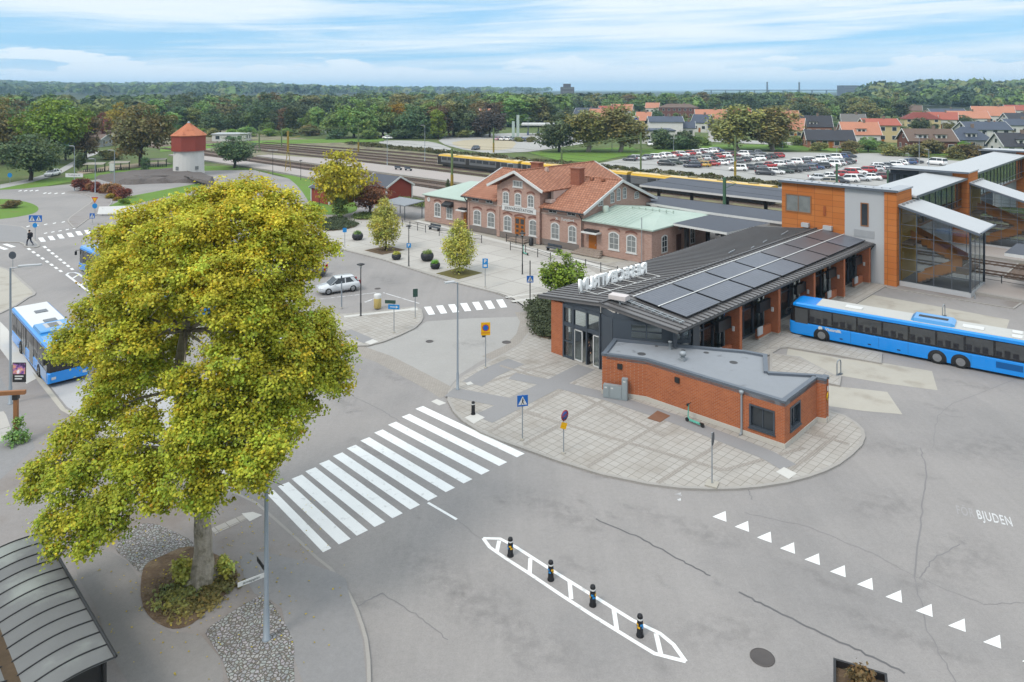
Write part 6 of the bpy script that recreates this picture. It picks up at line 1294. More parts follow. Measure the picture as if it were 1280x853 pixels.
# buses
BUSB = paintm('bus_blue', col(10, 150, 245, .72)); BUSBL = paintm('bus_blue_light', col(70, 165, 235, .62)); BUSW = M('bus_roof_white', col(214, 213, 208, .6), .55, ((.5, .05), (4, .06))); BUSGL = M('bus_glass', (.05, .053, .056), .08, ((1.2, .35),), spec=.6); SEAT = M('bus_interior', (.05, .05, .055), .8)
AMBER = M('amber_display', (.9, .35, .02), .5, ()); AMBER.node_tree.nodes['Principled BSDF'].inputs['Emission Color'].default_value = (1, .4, .03, 1); AMBER.node_tree.nodes['Principled BSDF'].inputs['Emission Strength'].default_value = 1.2
def bus(label, xy, rz, L_, axles, z=0, hz_=2.72, city=False, w_=2.5):
    """front towards +x, axle positions from the front"""
    t = thing('city_bus' if city else 'regional_bus', label, 'bus', (*xy, z), rz); h = L_ / 2; w2 = w_ / 2; zw = 1.22 if not city else 1.0
    def ring(wd, z0, z1, c=.1): return [(-wd, z0), (wd, z0), (wd, z1 - c), (wd - c * 1.2, z1), (-wd + c * 1.2, z1), (-wd, z1 - c)]
    b = MB()
    loft(b, [(h, ring(w2 * .93, .32, zw)), (h - .12, ring(w2 * .985, .26, zw)), (h - .4, ring(w2, .22, zw)), (-h + .2, ring(w2, .22, zw)), (-h, ring(w2 * .97, .34, zw))], smooth=False)
    loft(b, [(h - .24, ring(w2 * .93, hz_ - .28, hz_ - .08)), (h - .5, ring(w2 * .985, hz_ - .28, hz_)), (h - 1.9, ring(w2, hz_ - .3, hz_ + .01)), (-h + .1, ring(w2, hz_ - .3, hz_ + .01)), (-h + .02, ring(w2 * .97, hz_ - .3, hz_ - .1))], smooth=False)
    b.build('body', BUSB, t)
    g_ = MB(); loft(g_, [(h - .05, [(-w2 * .9, zw - .01), (w2 * .9, zw - .01), (w2 * .9, hz_ - .27), (-w2 * .9, hz_ - .27)]), (h - .35, [(-w2 * .985, zw - .01), (w2 * .985, zw - .01), (w2 * .985, hz_ - .27), (-w2 * .985, hz_ - .27)]), (-h + .03, [(-w2 * .985, zw - .01), (w2 * .985, zw - .01), (w2 * .985, hz_ - .27), (-w2 * .985, hz_ - .27)])], smooth=False); g_.build('window_band', M('bus_band_black', (.012, .012, .014), .12, (), spec=.5), t)
    n = int((L_ - 1.4) / 1.75)
    for sy in (-1, 1):
        for i in range(n):
            x1 = h - 1.55 - i * (L_ - 1.7) / n; x0 = x1 - (L_ - 1.7) / n + .14; p = MB(); p.box(x0, sy * w2 * .985, zw + .12, x1, sy * (w2 * .985 + .012), hz_ - .38); o = p.build('window', BUSGL, t)
            q = MB(); yy = sy * (w2 * .985 + .016)
            for k in (.18, .48, .78): xx = x0 + (x1 - x0) * k; q.box(xx, yy - .002, zw + .14, xx + .34, yy + .002, zw + .5 + .1 * ((i + int(k * 10)) % 2))
            q.build('seat_back', M('seat_shade', (.02, .02, .024), .3, ((2, .3),)), o)
        p = MB(); p.box(h - 1.4, sy * w2 * .985, zw - .1, h - .42, sy * (w2 * .985 + .012), hz_ - .42); p.build('window', BUSGL, t)
        st = MB()
        for i in range(6): xx = h - 2.6 - i * (L_ - 4) / 6; st.box(xx, sy * (w2 + .001), .3, xx + .012, sy * (w2 + .006), zw - .08)
        for i in range(4): xx = h - 4 - i * 2; st.box(xx, sy * (w2 + .001), .42, xx + .22, sy * (w2 + .008), .5)
        st.build('panel_gap', BLACK, t)
        for ax_ in axles:
            x = h - ax_; a_ = MB(); m_ = 14
            pts = [(x + .6 * math.cos(math.pi * i / m_), .42 + .58 * math.sin(math.pi * i / m_)) for i in range(m_ + 1)]; pts = [(pts[0][0], .2)] + pts + [(pts[-1][0], .2)]
            a_.add([(px_, sy * (w2 + .008), pz_) for px_, pz_ in pts], [tuple(range(len(pts)))]); a_.build('wheel_arch', BLACK, t); put_wheel(t, x, sy * (w2 - .1), .46, WHB)
    p = MB(); p.slab([(h - 2.0, -w2 + .14, hz_ + .025), (h - 2.0, w2 - .14, hz_ + .025), (-h + .08, w2 - .14, hz_ + .025), (-h + .08, -w2 + .14, hz_ + .025)], .012); rf = p.build('roof_panel', BUSW if not city else WHITE, t)
    if not city:
        for x, wd in ((h - 4.6, 1.2), (-h + 3.3, 1.3)): MB().cbox((x, .1, hz_ + .06), (wd, .75, .07)).build('roof_hatch', WHITE, rf)
        for yy in (.6, -.5): MB().cbox((-h + .7, yy, hz_ + .06), (.6, .7, .06)).build('roof_hatch', WHITE, rf)
        a = MB(); loft(a, [(-h + 7.2, [(-.8, hz_), (.8, hz_), (.7, hz_ + .1), (-.7, hz_ + .1)]), (-h + 7.0, [(-.95, hz_), (.95, hz_), (.85, hz_ + .26), (-.85, hz_ + .26)]), (-h + 4.6, [(-.95, hz_), (.95, hz_), (.85, hz_ + .26), (-.85, hz_ + .26)]), (-h + 4.4, [(-.85, hz_), (.85, hz_), (.75, hz_ + .14), (-.75, hz_ + .14)])], smooth=False); ac = a.build('air_conditioner', BUSBL, rf)
        f_ = MB()
        for k in range(4): f_.disc((-h + 5.1 + .45 * k, .0, hz_ + .262), .19, (0, 0, 1), 12)
        f_.box(-h + 4.85, -.28, hz_ + .262, -h + 6.75, .28, hz_ + .268); f_.build('fan_grille', BLACK, ac)
        lo = MB(); lo.box(0, 0, 0, .26, .01, .26)
        text_obj('side_lettering', 'Västtrafik', .3, WHITE, t, (h - 3.3, w2 + .012, zw - .22), (R(90), 0, math.pi), .003, 1.0, .01)
        MB().disc((h - 2.35, w2 + .004, zw - .22), .16, (0, 1, 0), 16).build('side_emblem', WHITE, t)
        MB().box(-h + .35, w2 + .002, .55, -h + 1.9, w2 + .01, .98).build('engine_grille', M('grille_blue', col(16, 100, 170), .5, ((20, .2),)), t)
    else:
        MB().slab([(h - .3, -w2 + .12, hz_ + .03), (h - .3, w2 - .12, hz_ + .03), (h - 5.6, w2 - .12, hz_ + .03), (h - 5.6, -w2 + .12, hz_ + .03)], .03).build('front_roof_panel', BUSBL, t)
        a = MB(); loft(a, [(h - 3.4, [(-1.05, hz_), (1.05, hz_), (1.0, hz_ + .16), (-1.0, hz_ + .16)]), (h - 3.6, [(-1.1, hz_), (1.1, hz_), (1.02, hz_ + .22), (-1.02, hz_ + .22)]), (h - 5.6, [(-1.1, hz_), (1.1, hz_), (1.02, hz_ + .22), (-1.02, hz_ + .22)])], smooth=False); ac = a.build('air_conditioner', BUSBL, t)
        f_ = MB(); f_.box(h - 5.3, -.55, hz_ + .222, h - 4.1, .55, hz_ + .228, 1)
        for k in range(5): f_.box(h - 5.15 + .22 * k, -.3, hz_ + .229, h - 5.03 + .22 * k, .3, hz_ + .235, 0)
        f_.build('fan_grille', [BLACK, LGREY], ac)
        for x in (h - 6.6, h - 9.6): MB().cbox((x, .2, hz_ + .05), (.75, .8, .05)).build('roof_hatch', M('hatch_glass', col(120, 125, 132), .4), rf)
        for x in (h - 4.6, h - 7.2):
            d = MB(); d.box(x - 1.2, -w2 - .012, .3, x, -w2 * .985, hz_ - .34, 1); d.box(x - .62, -w2 - .02, .3, x - .58, -w2 * .98, hz_ - .34, 0); d.build('door', [BLACK, BUSGL], t)
        sd = MB(); sd.box(h - 3.2, -w2 - .012, .35, h - .5, -w2 - .002, zw); sd.build('side_panel', M('bus_side_pale', col(176, 196, 226, .62), .4, ((.6, .1),)), t)
    fs = MB(); fs.box(h - .19, -1.0, hz_ - .56, h + .015, 1.0, hz_ - .2); d = fs.build('destination_sign', BLACK, t)
    o = text_obj('route_lettering', '84  Centrum', .3, AMBER, d, (h + .022, 0, hz_ - .38), (R(90), 0, R(90)), .002, 1.1, .012)
    for sy in (-1, 1):
        MB().cbox((h - .06, sy * w2 * .7, .62), (.16, .38, .16), 0, -sy * R(14)).build('headlight', HEAD, t)
        m_ = MB(); m_.path([(h - .2, sy * w2 * .95, hz_ - .45), (h + .18, sy * (w2 + .2), hz_ - .5), (h + .18, sy * (w2 + .2), hz_ - .62)], .03); m_.cbox((h + .18, sy * (w2 + .2), hz_ - .8), (.14, .2, .4)); m_.build('mirror', BLACK, t)
        MB().box(-h - .012, sy * w2 * .74 - .12, .6, -h + .02, sy * w2 * .74 + .12, 1.1).build('taillight', TAIL, t)
    return t
pf, pr = Vector(G(1027, 426.5)), Vector(G(1200.8, 460.7)); d = (pf - pr).normalized(); nn = Vector((-d.y, d.x))    # left side towards the camera
wb = (pf - pr).length; Lb = wb + 2.45 + 4.0
cen = pf + d * 2.45 - d * Lb / 2 - nn * 1.25
bus('long blue three axle coach backing out from the terminal pier, white roof', tuple(cen), math.atan2(d.y, d.x), Lb, [2.45, 2.45 + wb - 1.45, 2.45 + wb], .0)
pf, pr = Vector(G(60, 436, 2.7)), Vector(G(10, 380, 2.7)); d = (pf - pr).normalized(); nn = Vector((-d.y, d.x)); Lb = 12.4
cen = pf - d * Lb / 2 + nn * 1.25
bus('blue and white city bus standing at the kerbside stop with amber route number', tuple(cen), math.atan2(d.y, d.x), Lb, [2.7, 8.8], 0, 2.7, True)
pa_, pb_ = Vector(G(98, 338)), Vector(G(126, 351.5)); d = (pb_ - pa_).normalized(); nn = Vector((-d.y, d.x)); cen = pa_ + d * 6.2 + nn * 1.25
bus('blue city bus behind the maple, next to the boxed lane markings', tuple(cen), math.atan2(-d.y, -d.x), 12.4, [2.7, 8.8], 0, 2.7, True)
cen = pa_ + d * 20.5 + nn * 2.0
bus('second blue city bus hidden by the maple, seen through its leaves', tuple(cen), math.atan2(-d.y, -d.x), 12.4, [2.7, 8.8], 0, 2.7, True)
# train
TY = paintm('train_yellow', col(246, 196, 28)); TS = M('train_silver', col(150, 152, 156), .35, ((.3, .08),), metal=.5); TK = M('train_dark', col(66, 64, 62), .5, ((.5, .1),))
def train():
    t = thing('passenger_train', 'yellow roofed grey passenger train standing beyond the island platform', 'train', (*OT, 0), RZT); u = 78.0; w2 = 1.45
    secs = [(29, 57.9), (58.9, 88.3), (89.3, 119)]
    for k, (v0, v1) in enumerate(secs):
        nose = k == 2
        def ring(wd, z0, z1): return [(u - wd, z0), (u + wd, z0), (u + wd, z1), (u - wd, z1)]
        def lo(name, z0, z1, m, inset=0, ve=0):
            b = MB(); sc = [(v0, ring(w2 - inset, z0, z1)), (v1 - 2.2 if nose else v1, ring(w2 - inset, z0, z1))]
            if nose: sc += [(v1 - .8 - ve, ring((w2 - inset) * .9, z0, z1 - .1)), (v1 - ve, ring((w2 - inset) * .6, z0, z1 - .25))]
            vs = [(y, x, z) for x, r in sc for y, z in r]; n = 4
            b.add(vs, [(j*n+i, (j+1)*n+i, (j+1)*n+(i+1) % n, j*n+(i+1) % n) for j in range(len(sc)-1) for i in range(n)]); kk = len(sc) - 1; b.add(vs, [(0, 1, 2, 3), (kk*n+3, kk*n+2, kk*n+1, kk*n)]); return b.build(name, m, car_)
        car_ = MB().box(u - 1.2, v0 + .3, .25, u + 1.2, v1 - 2.5, .8).build('carriage', BLACK, t)
        lo('skirt', .7, 1.35, TK); lo('side', 1.35, 2.9, TS, .01, .2); 
        b = MB(); sc = [(v0, w2, 2.9, 3.45)] + ([(v1 - 2.4, w2, 2.9, 3.45), (v1 - .9, w2 * .9, 2.7, 3.25), (v1 - .35, w2 * .66, 2.6, 2.9)] if nose else [(v1, w2, 2.9, 3.45)])
        vs = []
        for v, w_, z0, z1 in sc: vs += [(u - w_, v, z0), (u - w_ * .85, v, z1 - .12), (u - w_ * .5, v, z1), (u + w_ * .5, v, z1), (u + w_ * .85, v, z1 - .12), (u + w_, v, z0)]
        n = 6; b.add(vs, [(j*n+i, (j+1)*n+i, (j+1)*n+(i+1) % n, j*n+(i+1) % n) for j in range(len(sc)-1) for i in range(n)], 0); b.add(vs, [tuple(range(n)), tuple(range((len(sc)-1)*n, len(sc)*n))[::-1]]); b.build('roof', TY, car_)
        v = v0 + 1.2; i = 0
        while v < v1 - 4:
            MB().box(u - w2 - .02, v, 1.95, u - w2 + .02, v + 1.9, 2.7).build('window', GLASSD, car_); v += 2.3; i += 1
            if i % 4 == 2: MB().box(u - w2 - .015, v, .9, u - w2 + .02, v + 1.3, 2.8).build('door', TK, car_); v += 1.7
        if nose:
            b = MB(); b.add([(u - w2 * .93, v1 - 1.0, 1.0), (u - w2 * .63, v1 + .02, 1.0), (u - w2 * .63, v1 - .18, 2.6), (u - w2 * .93, v1 - 1.05, 2.75)], [(0, 1, 2, 3)]); b.add([(u - w2 * .63, v1 + .02, 1.0), (u + w2 * .63, v1 + .02, 1.0), (u + w2 * .63, v1 - .18, 2.6), (u - w2 * .63, v1 - .18, 2.6)], [(0, 1, 2, 3)]); b.build('nose', WHITE, car_)
            MB().box(u - w2 * .5, v1 - .1, 1.7, u + w2 * .5, v1 + .03, 2.45).build('windscreen', GLASSD, car_)
        b = MB()
        for vv in np.arange(v0 + 3, v1 - 3, 6): b.box(u - .5, vv, 3.44, u + .5, vv + 1.6, 3.6)
        b.build('roof_unit', M('roof_unit_grey', col(160, 150, 120), .6), car_)
train()
# ------------------------------------------------------------- street furniture
def lamp(px, pb, pt, label, kind='arm', name='street_lamp', z=.1, az=0, arm=.9, r=.07, mat=None):
    p = G(px, pb, z); h = (H - z) * (pb - pt) / (pb - HZ); t = thing(name, label, 'street lamp', (*p, z), az); b = MB(); mat = mat or POLE
    b.lathe((0, 0, 0), [(r * 1.9, 0), (r * 1.9, .04), (r * 1.35, .06), (r * 1.3, 1.1), (r, 1.15), (r * .7, h)], 12); b.build('pole', mat, t)
    if kind == 'arm': a = MB(); a.tube((0, 0, h - .03), (arm, 0, h + .05), .04); a.cbox((arm * .75, 0, h + .06), (arm * .9, .3, .1)); a.build('lamp_head', LGREY, t)
    elif kind == 'disc': a = MB(); a.lathe((0, 0, h), [(.09, -.28), (.07, -.05), (.34, 0), (.36, .04), (.1, .12), (.01, .14)], 16); a.build('lamp_shade', mat, t); MB().lathe((0, 0, h - .26), [(.08, 0), (.14, .2), (.08, .24)], 12).build('lamp_glass', WHITE, t)
    elif kind == 'twin':
        a = MB(); a.tube((-.7, 0, h), (.7, 0, h), .04)
        for s_ in (-1, 1): a.cbox((s_ * .75, 0, h + .02), (.6, .28, .12))
        a.build('lamp_head', LGREY, t)
    return t
def signpost(px, pb, pt, label, z=.1, yaw=0, name='road_sign', cat='road sign', r=.035, mat=None):
    p = G(px, pb, z); h = (H - z) * (pb - pt) / (pb - HZ); t = thing(name, label, cat, (*p, z), yaw); b = MB(); b.tube((0, 0, 0), (0, 0, h), r, 10); b.build('pole', mat or STEEL, t); b = MB(); b.lathe((0, 0, 0), [(.11, 0), (.11, .05), (.05, .09)], 12); b.build('foot', CONC, t); return t, h
def plate(t, w_, h_, zc, mat, name='sign_plate', y=-.05, rz=0, rim=None, tilt=0):
    b = MB(); b.box(-w_/2, y - .012, -h_/2, w_/2, y + .012, h_/2); o = b.build(name, mat, t, (0, 0, zc), rz); o.rotation_euler.y = tilt
    if rim: f = MB(); [f.box(*q) for q in ((-w_/2, y - .018, -h_/2, w_/2, y - .0125, -h_/2 + .035), (-w_/2, y - .018, h_/2 - .035, w_/2, y - .0125, h_/2), (-w_/2, y - .018, -h_/2 + .035, -w_/2 + .035, y - .0125, h_/2 - .035), (w_/2 - .035, y - .018, -h_/2 + .035, w_/2, y - .0125, h_/2 - .035))]; f.build('sign_rim', rim, o)
    return o
def crossing_sign(t, s_, zc, rz=0, two=False):
    o = plate(t, s_, s_, zc, BLUE, rz=rz); y = -.05 - .013
    b = MB(); b.add([(-s_*.42, y - .003, -s_*.36), (s_*.42, y - .003, -s_*.36), (0, y - .003, s_*.42)], [(0, 1, 2)]); b.build('sign_triangle', WHITE, o)
    b = MB(); y -= .008; b.cbox((0, y, .01*s_), (.1*s_, .004, .22*s_), 0, 0, R(8)); b.cbox((.07*s_, y, -.2*s_), (.06*s_, .004, .26*s_), 0, 0, R(-25)); b.cbox((-.07*s_, y, -.2*s_), (.06*s_, .004, .26*s_), 0, 0, R(25)); b.cbox((.07*s_, y, .02*s_), (.04*s_, .004, .18*s_), 0, 0, R(-50)); b.disc((.01, y, .18*s_), .055*s_, (0, -1, 0), 10, t=.003); b.build('pictogram', BLACK, o); return o
lamp(333, 799, 545, 'tall grey street lamp rising from the cobbles beside the maple', z=.09, az=R(200), arm=1.2, r=.085)
L1 = [o for o in bpy.data.objects if o.get('label') == 'tall grey street lamp rising from the cobbles beside the maple'][0]
for rz, m_ in ((R(205), BLACK), (R(140), BLACK)):
    pass
def blade(par, ang, z, w_, front, txt=None):
    b = MB(); b.box(.06, -.012, -.08, w_, .012, .08); o = b.build('street_name_blade', front, par, (0, 0, z), ang - par.rotation_euler.z)
    if txt: text_obj('blade_lettering', txt, .12, BLACK, o, (w_/2 + .04, -.016, 0), (R(90), 0, 0), .001)
    return o
bl = blade(L1, R(215), 2.35, 1.0, WHITE); text_obj('blade_lettering', 'Järnvägsgatan', .11, BLACK, bl, (.53, .016, 0), (R(90), 0, R(180)), .001); blade(L1, R(130), 2.45, .9, BLACK)
lamp(572, 487, 353, 'slim grey street lamp at the tip of the terminal pavement', az=R(205), arm=.75, r=.065)
lamp(13, 505, 335, 'grey street lamp at the bus stop with a poster on its pole', z=.08, az=R(20), arm=1.4, r=.08)
L2 = [o for o in bpy.data.objects if o.get('label') == 'grey street lamp at the bus stop with a poster on its pole'][0]
po = MB(); po.box(.15, -.03, -.62, 1.0, .0, .62); pp = po.build('poster_frame', BLACK, L2, (0, 0, 2.0), -R(20)); 
pm, pt_, pb_s = base_mat('poster_print'); pv = coords(pt_); vv = N(pt_, 'ShaderNodeTexNoise', i_Scale=3.0, i_Detail=3.0); pt_.links.new(pv, vv.inputs['Vector']); rp = pt_.nodes.new('ShaderNodeValToRGB'); pt_.links.new(vv.outputs[0], rp.inputs[0])
els = rp.color_ramp.elements; els[0].position = .35; els[0].color = (.03, .02, .06, 1); els[1].position = .68; els[1].color = (.75, .7, .8, 1); e_ = els.new(.47); e_.color = (.25, .1, .35, 1); e_ = els.new(.56); e_.color = (.6, .25, .15, 1); pt_.links.new(rp.outputs[0], pb_s.inputs['Base Color'])
MB().box(.19, -.038, -.1, .96, -.031, .56).build('poster_picture', pm, pp); 
for k in range(2): MB().box(.3, -.038, -.28 - .16 * k, .85 - .1 * k, -.031, -.2 - .16 * k).build('poster_text_line', WHITE, pp)
for px, pb, pt, lab in ((451, 395, 331, 'black lamp post with disc shade by the silver hatchback'), (511, 333, 283, 'black lamp post on the square between hornbeam and globe planters'), (653, 343, 292, 'black lamp post on the square in front of the station door'), (399, 262, 223, 'black lamp post on the lawn beside the red shed'), (341, 219, 188, 'black twin lamp post beside the bus loop lawn'), (376, 225, 201, 'black lamp post at the lawn edge by the side platform'), (378, 296, 262, 'black lamp post at the corner of the square behind the maple')):
    lamp(px, pb, pt, lab, 'disc' if 'twin' not in lab else 'twin', mat=BLACK, r=.055)
o511 = [o for o in bpy.data.objects if o.get('label', '').startswith('black lamp post on the square between')][0]; q_ = plate(o511, .5, .5, 2.35, CYAN); text_obj('sign_letter', 'P', .42, WHITE, q_, (0, -.066, 0), (R(90), 0, 0), .001, 1, .02)
for px, pb, pt, lab, kd in ((93, 239, 183, 'grey street lamp with a white direction sign at the roundabout', 'arm'), (119, 242, 199, 'grey street lamp in front of the red hedge', 'arm'), (143, 243, 188, 'grey street lamp at the end of the red hedge', 'arm'), (531, 202, 157, 'tall grey mast lamp above the railway sidings', 'arm'), (484, 207, 167, 'grey mast lamp by the platform benches', 'arm'), (842, 189, 173, 'twin headed car park lamp by the tall dark hedge', 'twin'), (978, 188, 168, 'car park lamp beside the wide birch', 'twin'), (1046, 199, 184, 'twin headed lamp between the middle rows of cars', 'twin'), (1149, 205, 172, 'thin tall car park lamp in front of the brick house', 'twin'), (1136, 208, 192, 'short pale lamp at the end of the car rows', 'arm'), (1161, 208, 187, 'short pale twin lamp by the footbridge tower', 'arm'), (765, 188, 171, 'pale lamp beside the tall birch', 'arm'), (573, 172, 159, 'lamp on the bend of the access road', 'arm'), (502, 172, 154, 'thin lamp at the edge of the wood', 'arm'), (660, 172, 148, 'lamp beside the fuel station canopy', 'twin'), (642, 262, 205, 'thin grey platform lamp near the station roof', 'arm')):
    lamp(px, pb, pt, lab, kd, z=0, az=R(rc.uniform(150, 210)), r=.08)
LM = [o for o in bpy.data.objects if o.get('label') == 'grey street lamp with a white direction sign at the roundabout'][0]; q_ = plate(LM, 3.6, .75, 3.1, WHITE, 'direction_board', rz=-LM.rotation_euler.z - R(4)); text_obj('board_lettering', 'Trollhättan 44', .42, BLACK, q_, (0, -.066, 0), (R(90), 0, 0), .001)
# crossing and parking signs near the terminal
t, h = signpost(653, 550, 493, 'blue crossing sign on a pole beside the zebra crossing and terminal kerb', yaw=R(12)); crossing_sign(t, .62, h - .35)
t, h = signpost(704.5, 567, 520, 'tilted round no stopping sign with a yellow plate on the terminal pavement', yaw=R(6))
b = MB(); b.lathe((0, 0, 0), [(.34, 0), (.34, .015), (.01, .016)], 24, 0); b.lathe((0, 0, .017), [(.26, 0), (.26, .002), (.01, .003)], 24, 1); b.cbox((0, 0, .022), (.56, .08, .004), 0, R(38)); o = b.build('sign_disc', [M('muted_red', col(176, 58, 70), .5), M('muted_blue', col(66, 92, 160), .5)], t, (.05, -.06, h + .05)); o.rotation_euler = (R(90), R(26), R(38)); o.scale = (.85,) * 3
o = plate(t, .32, .34, h - .52, YELLOW); o.rotation_euler.y = R(16)
t, h = signpost(607, 460, 404, 'yellow square parking sign with a blue disc on a pole at the curved kerb', yaw=R(4)); q_ = plate(t, .66, .92, h - .4, YELLOW); b = MB(); b.disc((0, -.066, .08), .24, (0, -1, 0), 24, 0, .003); b.disc((0, -.07, .08), .19, (0, -1, 0), 24, 1, .003); b.box(-.33, -.069, -.3, .33, -.063, -.27, 0); b.build('sign_symbol', [RED, BLUE], q_); MB().box(-.26, .0, -.62, .02, .02, -.4).build('sign_back', DGREY, q_)
t, h = signpost(890, 606, 541, 'dark round sign seen from its edge with a white base near the yield line', yaw=R(62)); b = MB(); b.disc((0, -.05, 0), .32, (0, -1, 0), 20); b.build('sign_disc', DGREY, t, (0, 0, h - .3)); MB().box(-.3, -.3, 0, .3, .3, .07).build('foot_plate', CONC, t)
t, h = signpost(606.5, 359, 323, 'blue parking sign on a pole in the middle of the square'); q_ = plate(t, .55, .95, h - .5, CYAN); text_obj('sign_letter', 'P', .48, WHITE, q_, (0, -.066, .2), (R(90), 0, 0), .001, 1, .02); MB().box(-.16, -.068, -.36, .16, -.063, -.12).build('sign_symbol', WHITE, q_)
t, h = signpost(662.6, 381, 326, 'crossing sign on a black pole by the terminal roof corner', mat=BLACK, r=.05); crossing_sign(t, .62, h - 1.7)
t, h = signpost(431, 310, 285, 'small blue sign on the square near the kidney bed'); plate(t, .5, .55, h - .28, CYAN)
t, h = signpost(519, 398, 361, 'green plate sign on a pole at the tip of the traffic island', yaw=R(20)); plate(t, .42, .7, h - .36, M('plate_green', col(60, 90, 80), .5))
t, h = signpost(492.5, 416, 376, 'blue arrow sign with dark blades on the traffic island', yaw=R(-8)); q_ = plate(t, .95, .38, h - .5, CYAN); b = MB(); b.box(-.32, -.068, -.03, .2, -.063, .03); b.add([(.18, -.068, -.12), (.38, -.068, 0), (.18, -.068, .12)], [(0, 1, 2)]); b.build('sign_arrow', WHITE, q_); plate(t, .9, .28, h - .1, M('plate_green', col(60, 90, 80), .5)).location.x = -.3
t, h = signpost(427, 385, 345, 'slim grey post beside the silver hatchback', mat=POLE, r=.06); plate(t, .12, .5, h - .25, DGREY)
t, h = signpost(355, 269, 258, 'round orange sign on the lawn edge near the sheds', z=0); b = MB(); b.disc((0, -.05, 0), .38, (0, -1, 0), 20, 0, .01); b.box(-.24, -.07, -.05, .24, -.061, .05, 1); b.build('sign_disc', [M('sign_orange', col(240, 110, 20), .5), YELLOW], t, (0, 0, h))
t, h = signpost(118.7, 268, 247, 'yellow yield triangle above a blue round sign by the roundabout exit', z=.08); b = MB(); b.add([(-.55, -.06, .4), (.55, -.06, .4), (0, -.06, -.55)], [(0, 2, 1)]); b.add([(-.38, -.066, .29), (.38, -.066, .29), (0, -.066, -.37)], [(0, 2, 1)], 1); b.disc((0, -.05, -1.0), .42, (0, -1, 0), 18, 2, .012); b.build('sign_plate', [RED, YELLOW, CYAN], t, (0, 0, h - .35))
t, h = signpost(115.5, 280, 267, 'blue crossing sign in front of the yield sign pole', z=.08); crossing_sign(t, .75, h - .35)
t, h = signpost(44, 300, 269, 'double blue crossing sign with a keep right disc on the small traffic island', z=.1); crossing_sign(t, .85, h - .45).location.x = -.38; crossing_sign(t, .85, h - .45).location.x = .5; b = MB(); b.disc((0, -.05, 0), .32, (0, -1, 0), 18); b.build('sign_disc', CYAN, t, (0, 0, h - 1.35))
t, h = signpost(12.5, 230, 218, 'round blue path sign on the lawn beside the dark round tree', z=0); b = MB(); b.disc((0, -.05, 0), .5, (0, -1, 0), 18); b.build('sign_disc', CYAN, t, (0, 0, h - .2))
t, h = signpost(16, 338, 318, 'grey sign seen from behind at the bus stop kerb end', z=.08); b = MB(); b.disc((0, -.05, 0), .42, (0, -1, 0), 16); b.build('sign_disc', DGREY, t, (0, 0, h - .1))
bd = thing('info_board', 'large white board lying against the grass bank by the pavement', 'board', (*G(151, 270), 0), R(4)); b = MB(); b.slab([(-3.6, 0, .3), (3.6, .3, .3), (3.6, .9, 1.5), (-3.6, .6, 1.4)], .08); b.build('panel', WHITE, bd); b = MB(); [b.tube((x, .5, 0), (x, .5, 1.2), .05) for x in (-3, 0, 3)]; b.build('post', STEEL, bd)
# traffic bollards
def bollard(px, pb, label, h=.78, stripes=True, z=0.0, rz=0):
    t = thing('traffic_bollard' if stripes else 'black_bollard', label, 'bollard', (*G(px, pb, z), z), rz); b = MB(); b.lathe((0, 0, 0), [(.14, 0), (.14, .05), (.115, .1), (.105, h - .06), (.09, h - .01), (.03, h)], 16); b.build('post', M('bollard_black', col(34, 34, 38), .55), t)
    m_ = MB(); m_.lathe((0, 0, h - .17), [(.109, 0), (.108, .06)], 16); m_.build('white_band', WHITE, t)
    if stripes:
        m_ = MB()
        for a in range(4):
            for k in range(2):
                aa = a * math.pi / 2 + .4 + k; m_.cbox((math.cos(aa) * .106, math.sin(aa) * .106, h - .42 + .09 * k), (.02, .1, .07), (a + k) % 2, aa)
        m_.build('reflector', [CYAN, YELLOW], t)
    return t
for i, (px, pb, lab) in enumerate(((638, 695, 'black bollard at the blunt end of the painted island, nearest the zebra crossing'), (688.5, 725, 'second black bollard from the zebra crossing on the painted island'), (741, 757, 'third black bollard from the zebra crossing on the painted island'), (800, 795, 'black bollard at the tail of the painted island, nearest the planter'))): bollard(px, pb, lab, rz=i * .7).__setitem__('group', 'bollards on the painted island')
bollard(591.5, 518, 'plain black bollard on the white tile by the terminal kerb', .78, False, .11)
t = thing('glow_bollard', 'stout white and yellow bollard on the traffic island', 'bollard', (*G(472, 385, .1), .1)); b = MB(); b.lathe((0, 0, 0), [(.3, 0), (.34, .04), (.34, .9)], 18); b.build('base', M('bollard_yellow', col(232, 206, 130), .5), t); b = MB(); b.lathe((0, 0, .9), [(.34, 0), (.34, .28), (.3, .36), (.04, .4)], 18); b.build('cap', WHITE, t)
# globe planters
def globe(px, pb, r, label, c='bright'):
    t = thing('globe_planter', label, 'planter', (*G(px, pb, .104), .104), 0, 'globe planters on the square'); b = MB(); b.lathe((0, 0, 0), [(r * .55, 0), (r * .8, r * .12), (r, r * .5), (r * 1.02, r * .8), (r * .9, r * 1.15), (r * .82, r * 1.18), (r * .8, r * 1.05), (.02, r * 1.05)], 20); b.build('pot', M('planter_black', col(52, 54, 60), .5), t)
    rg = np.random.default_rng(int(px)); p_, n_, c_, _ = crown_points([(0, 0, r * 1.2, r * .7, r * .7, r * .45)], 60, 16, .1, rg, .7, (.2, 1)); o = bpy.data.objects.new('plant_foliage', quads_mesh('plant_foliage', p_, n_, rg.uniform(.04, .08, len(p_)), c_, LEAF[c], rg)); C.objects.link(o); o.parent = t
globe(447, 300, .72, 'black globe planter nearest the kidney shaped bed', 'green'); globe(495.5, 324.5, .55, 'small black globe planter with yellow plants next to the first hornbeam', 'lime'); globe(534, 326, .75, 'large black globe planter between the two hornbeams', 'green'); globe(544, 336, .55, 'small black globe planter in front of the large one', 'bright')
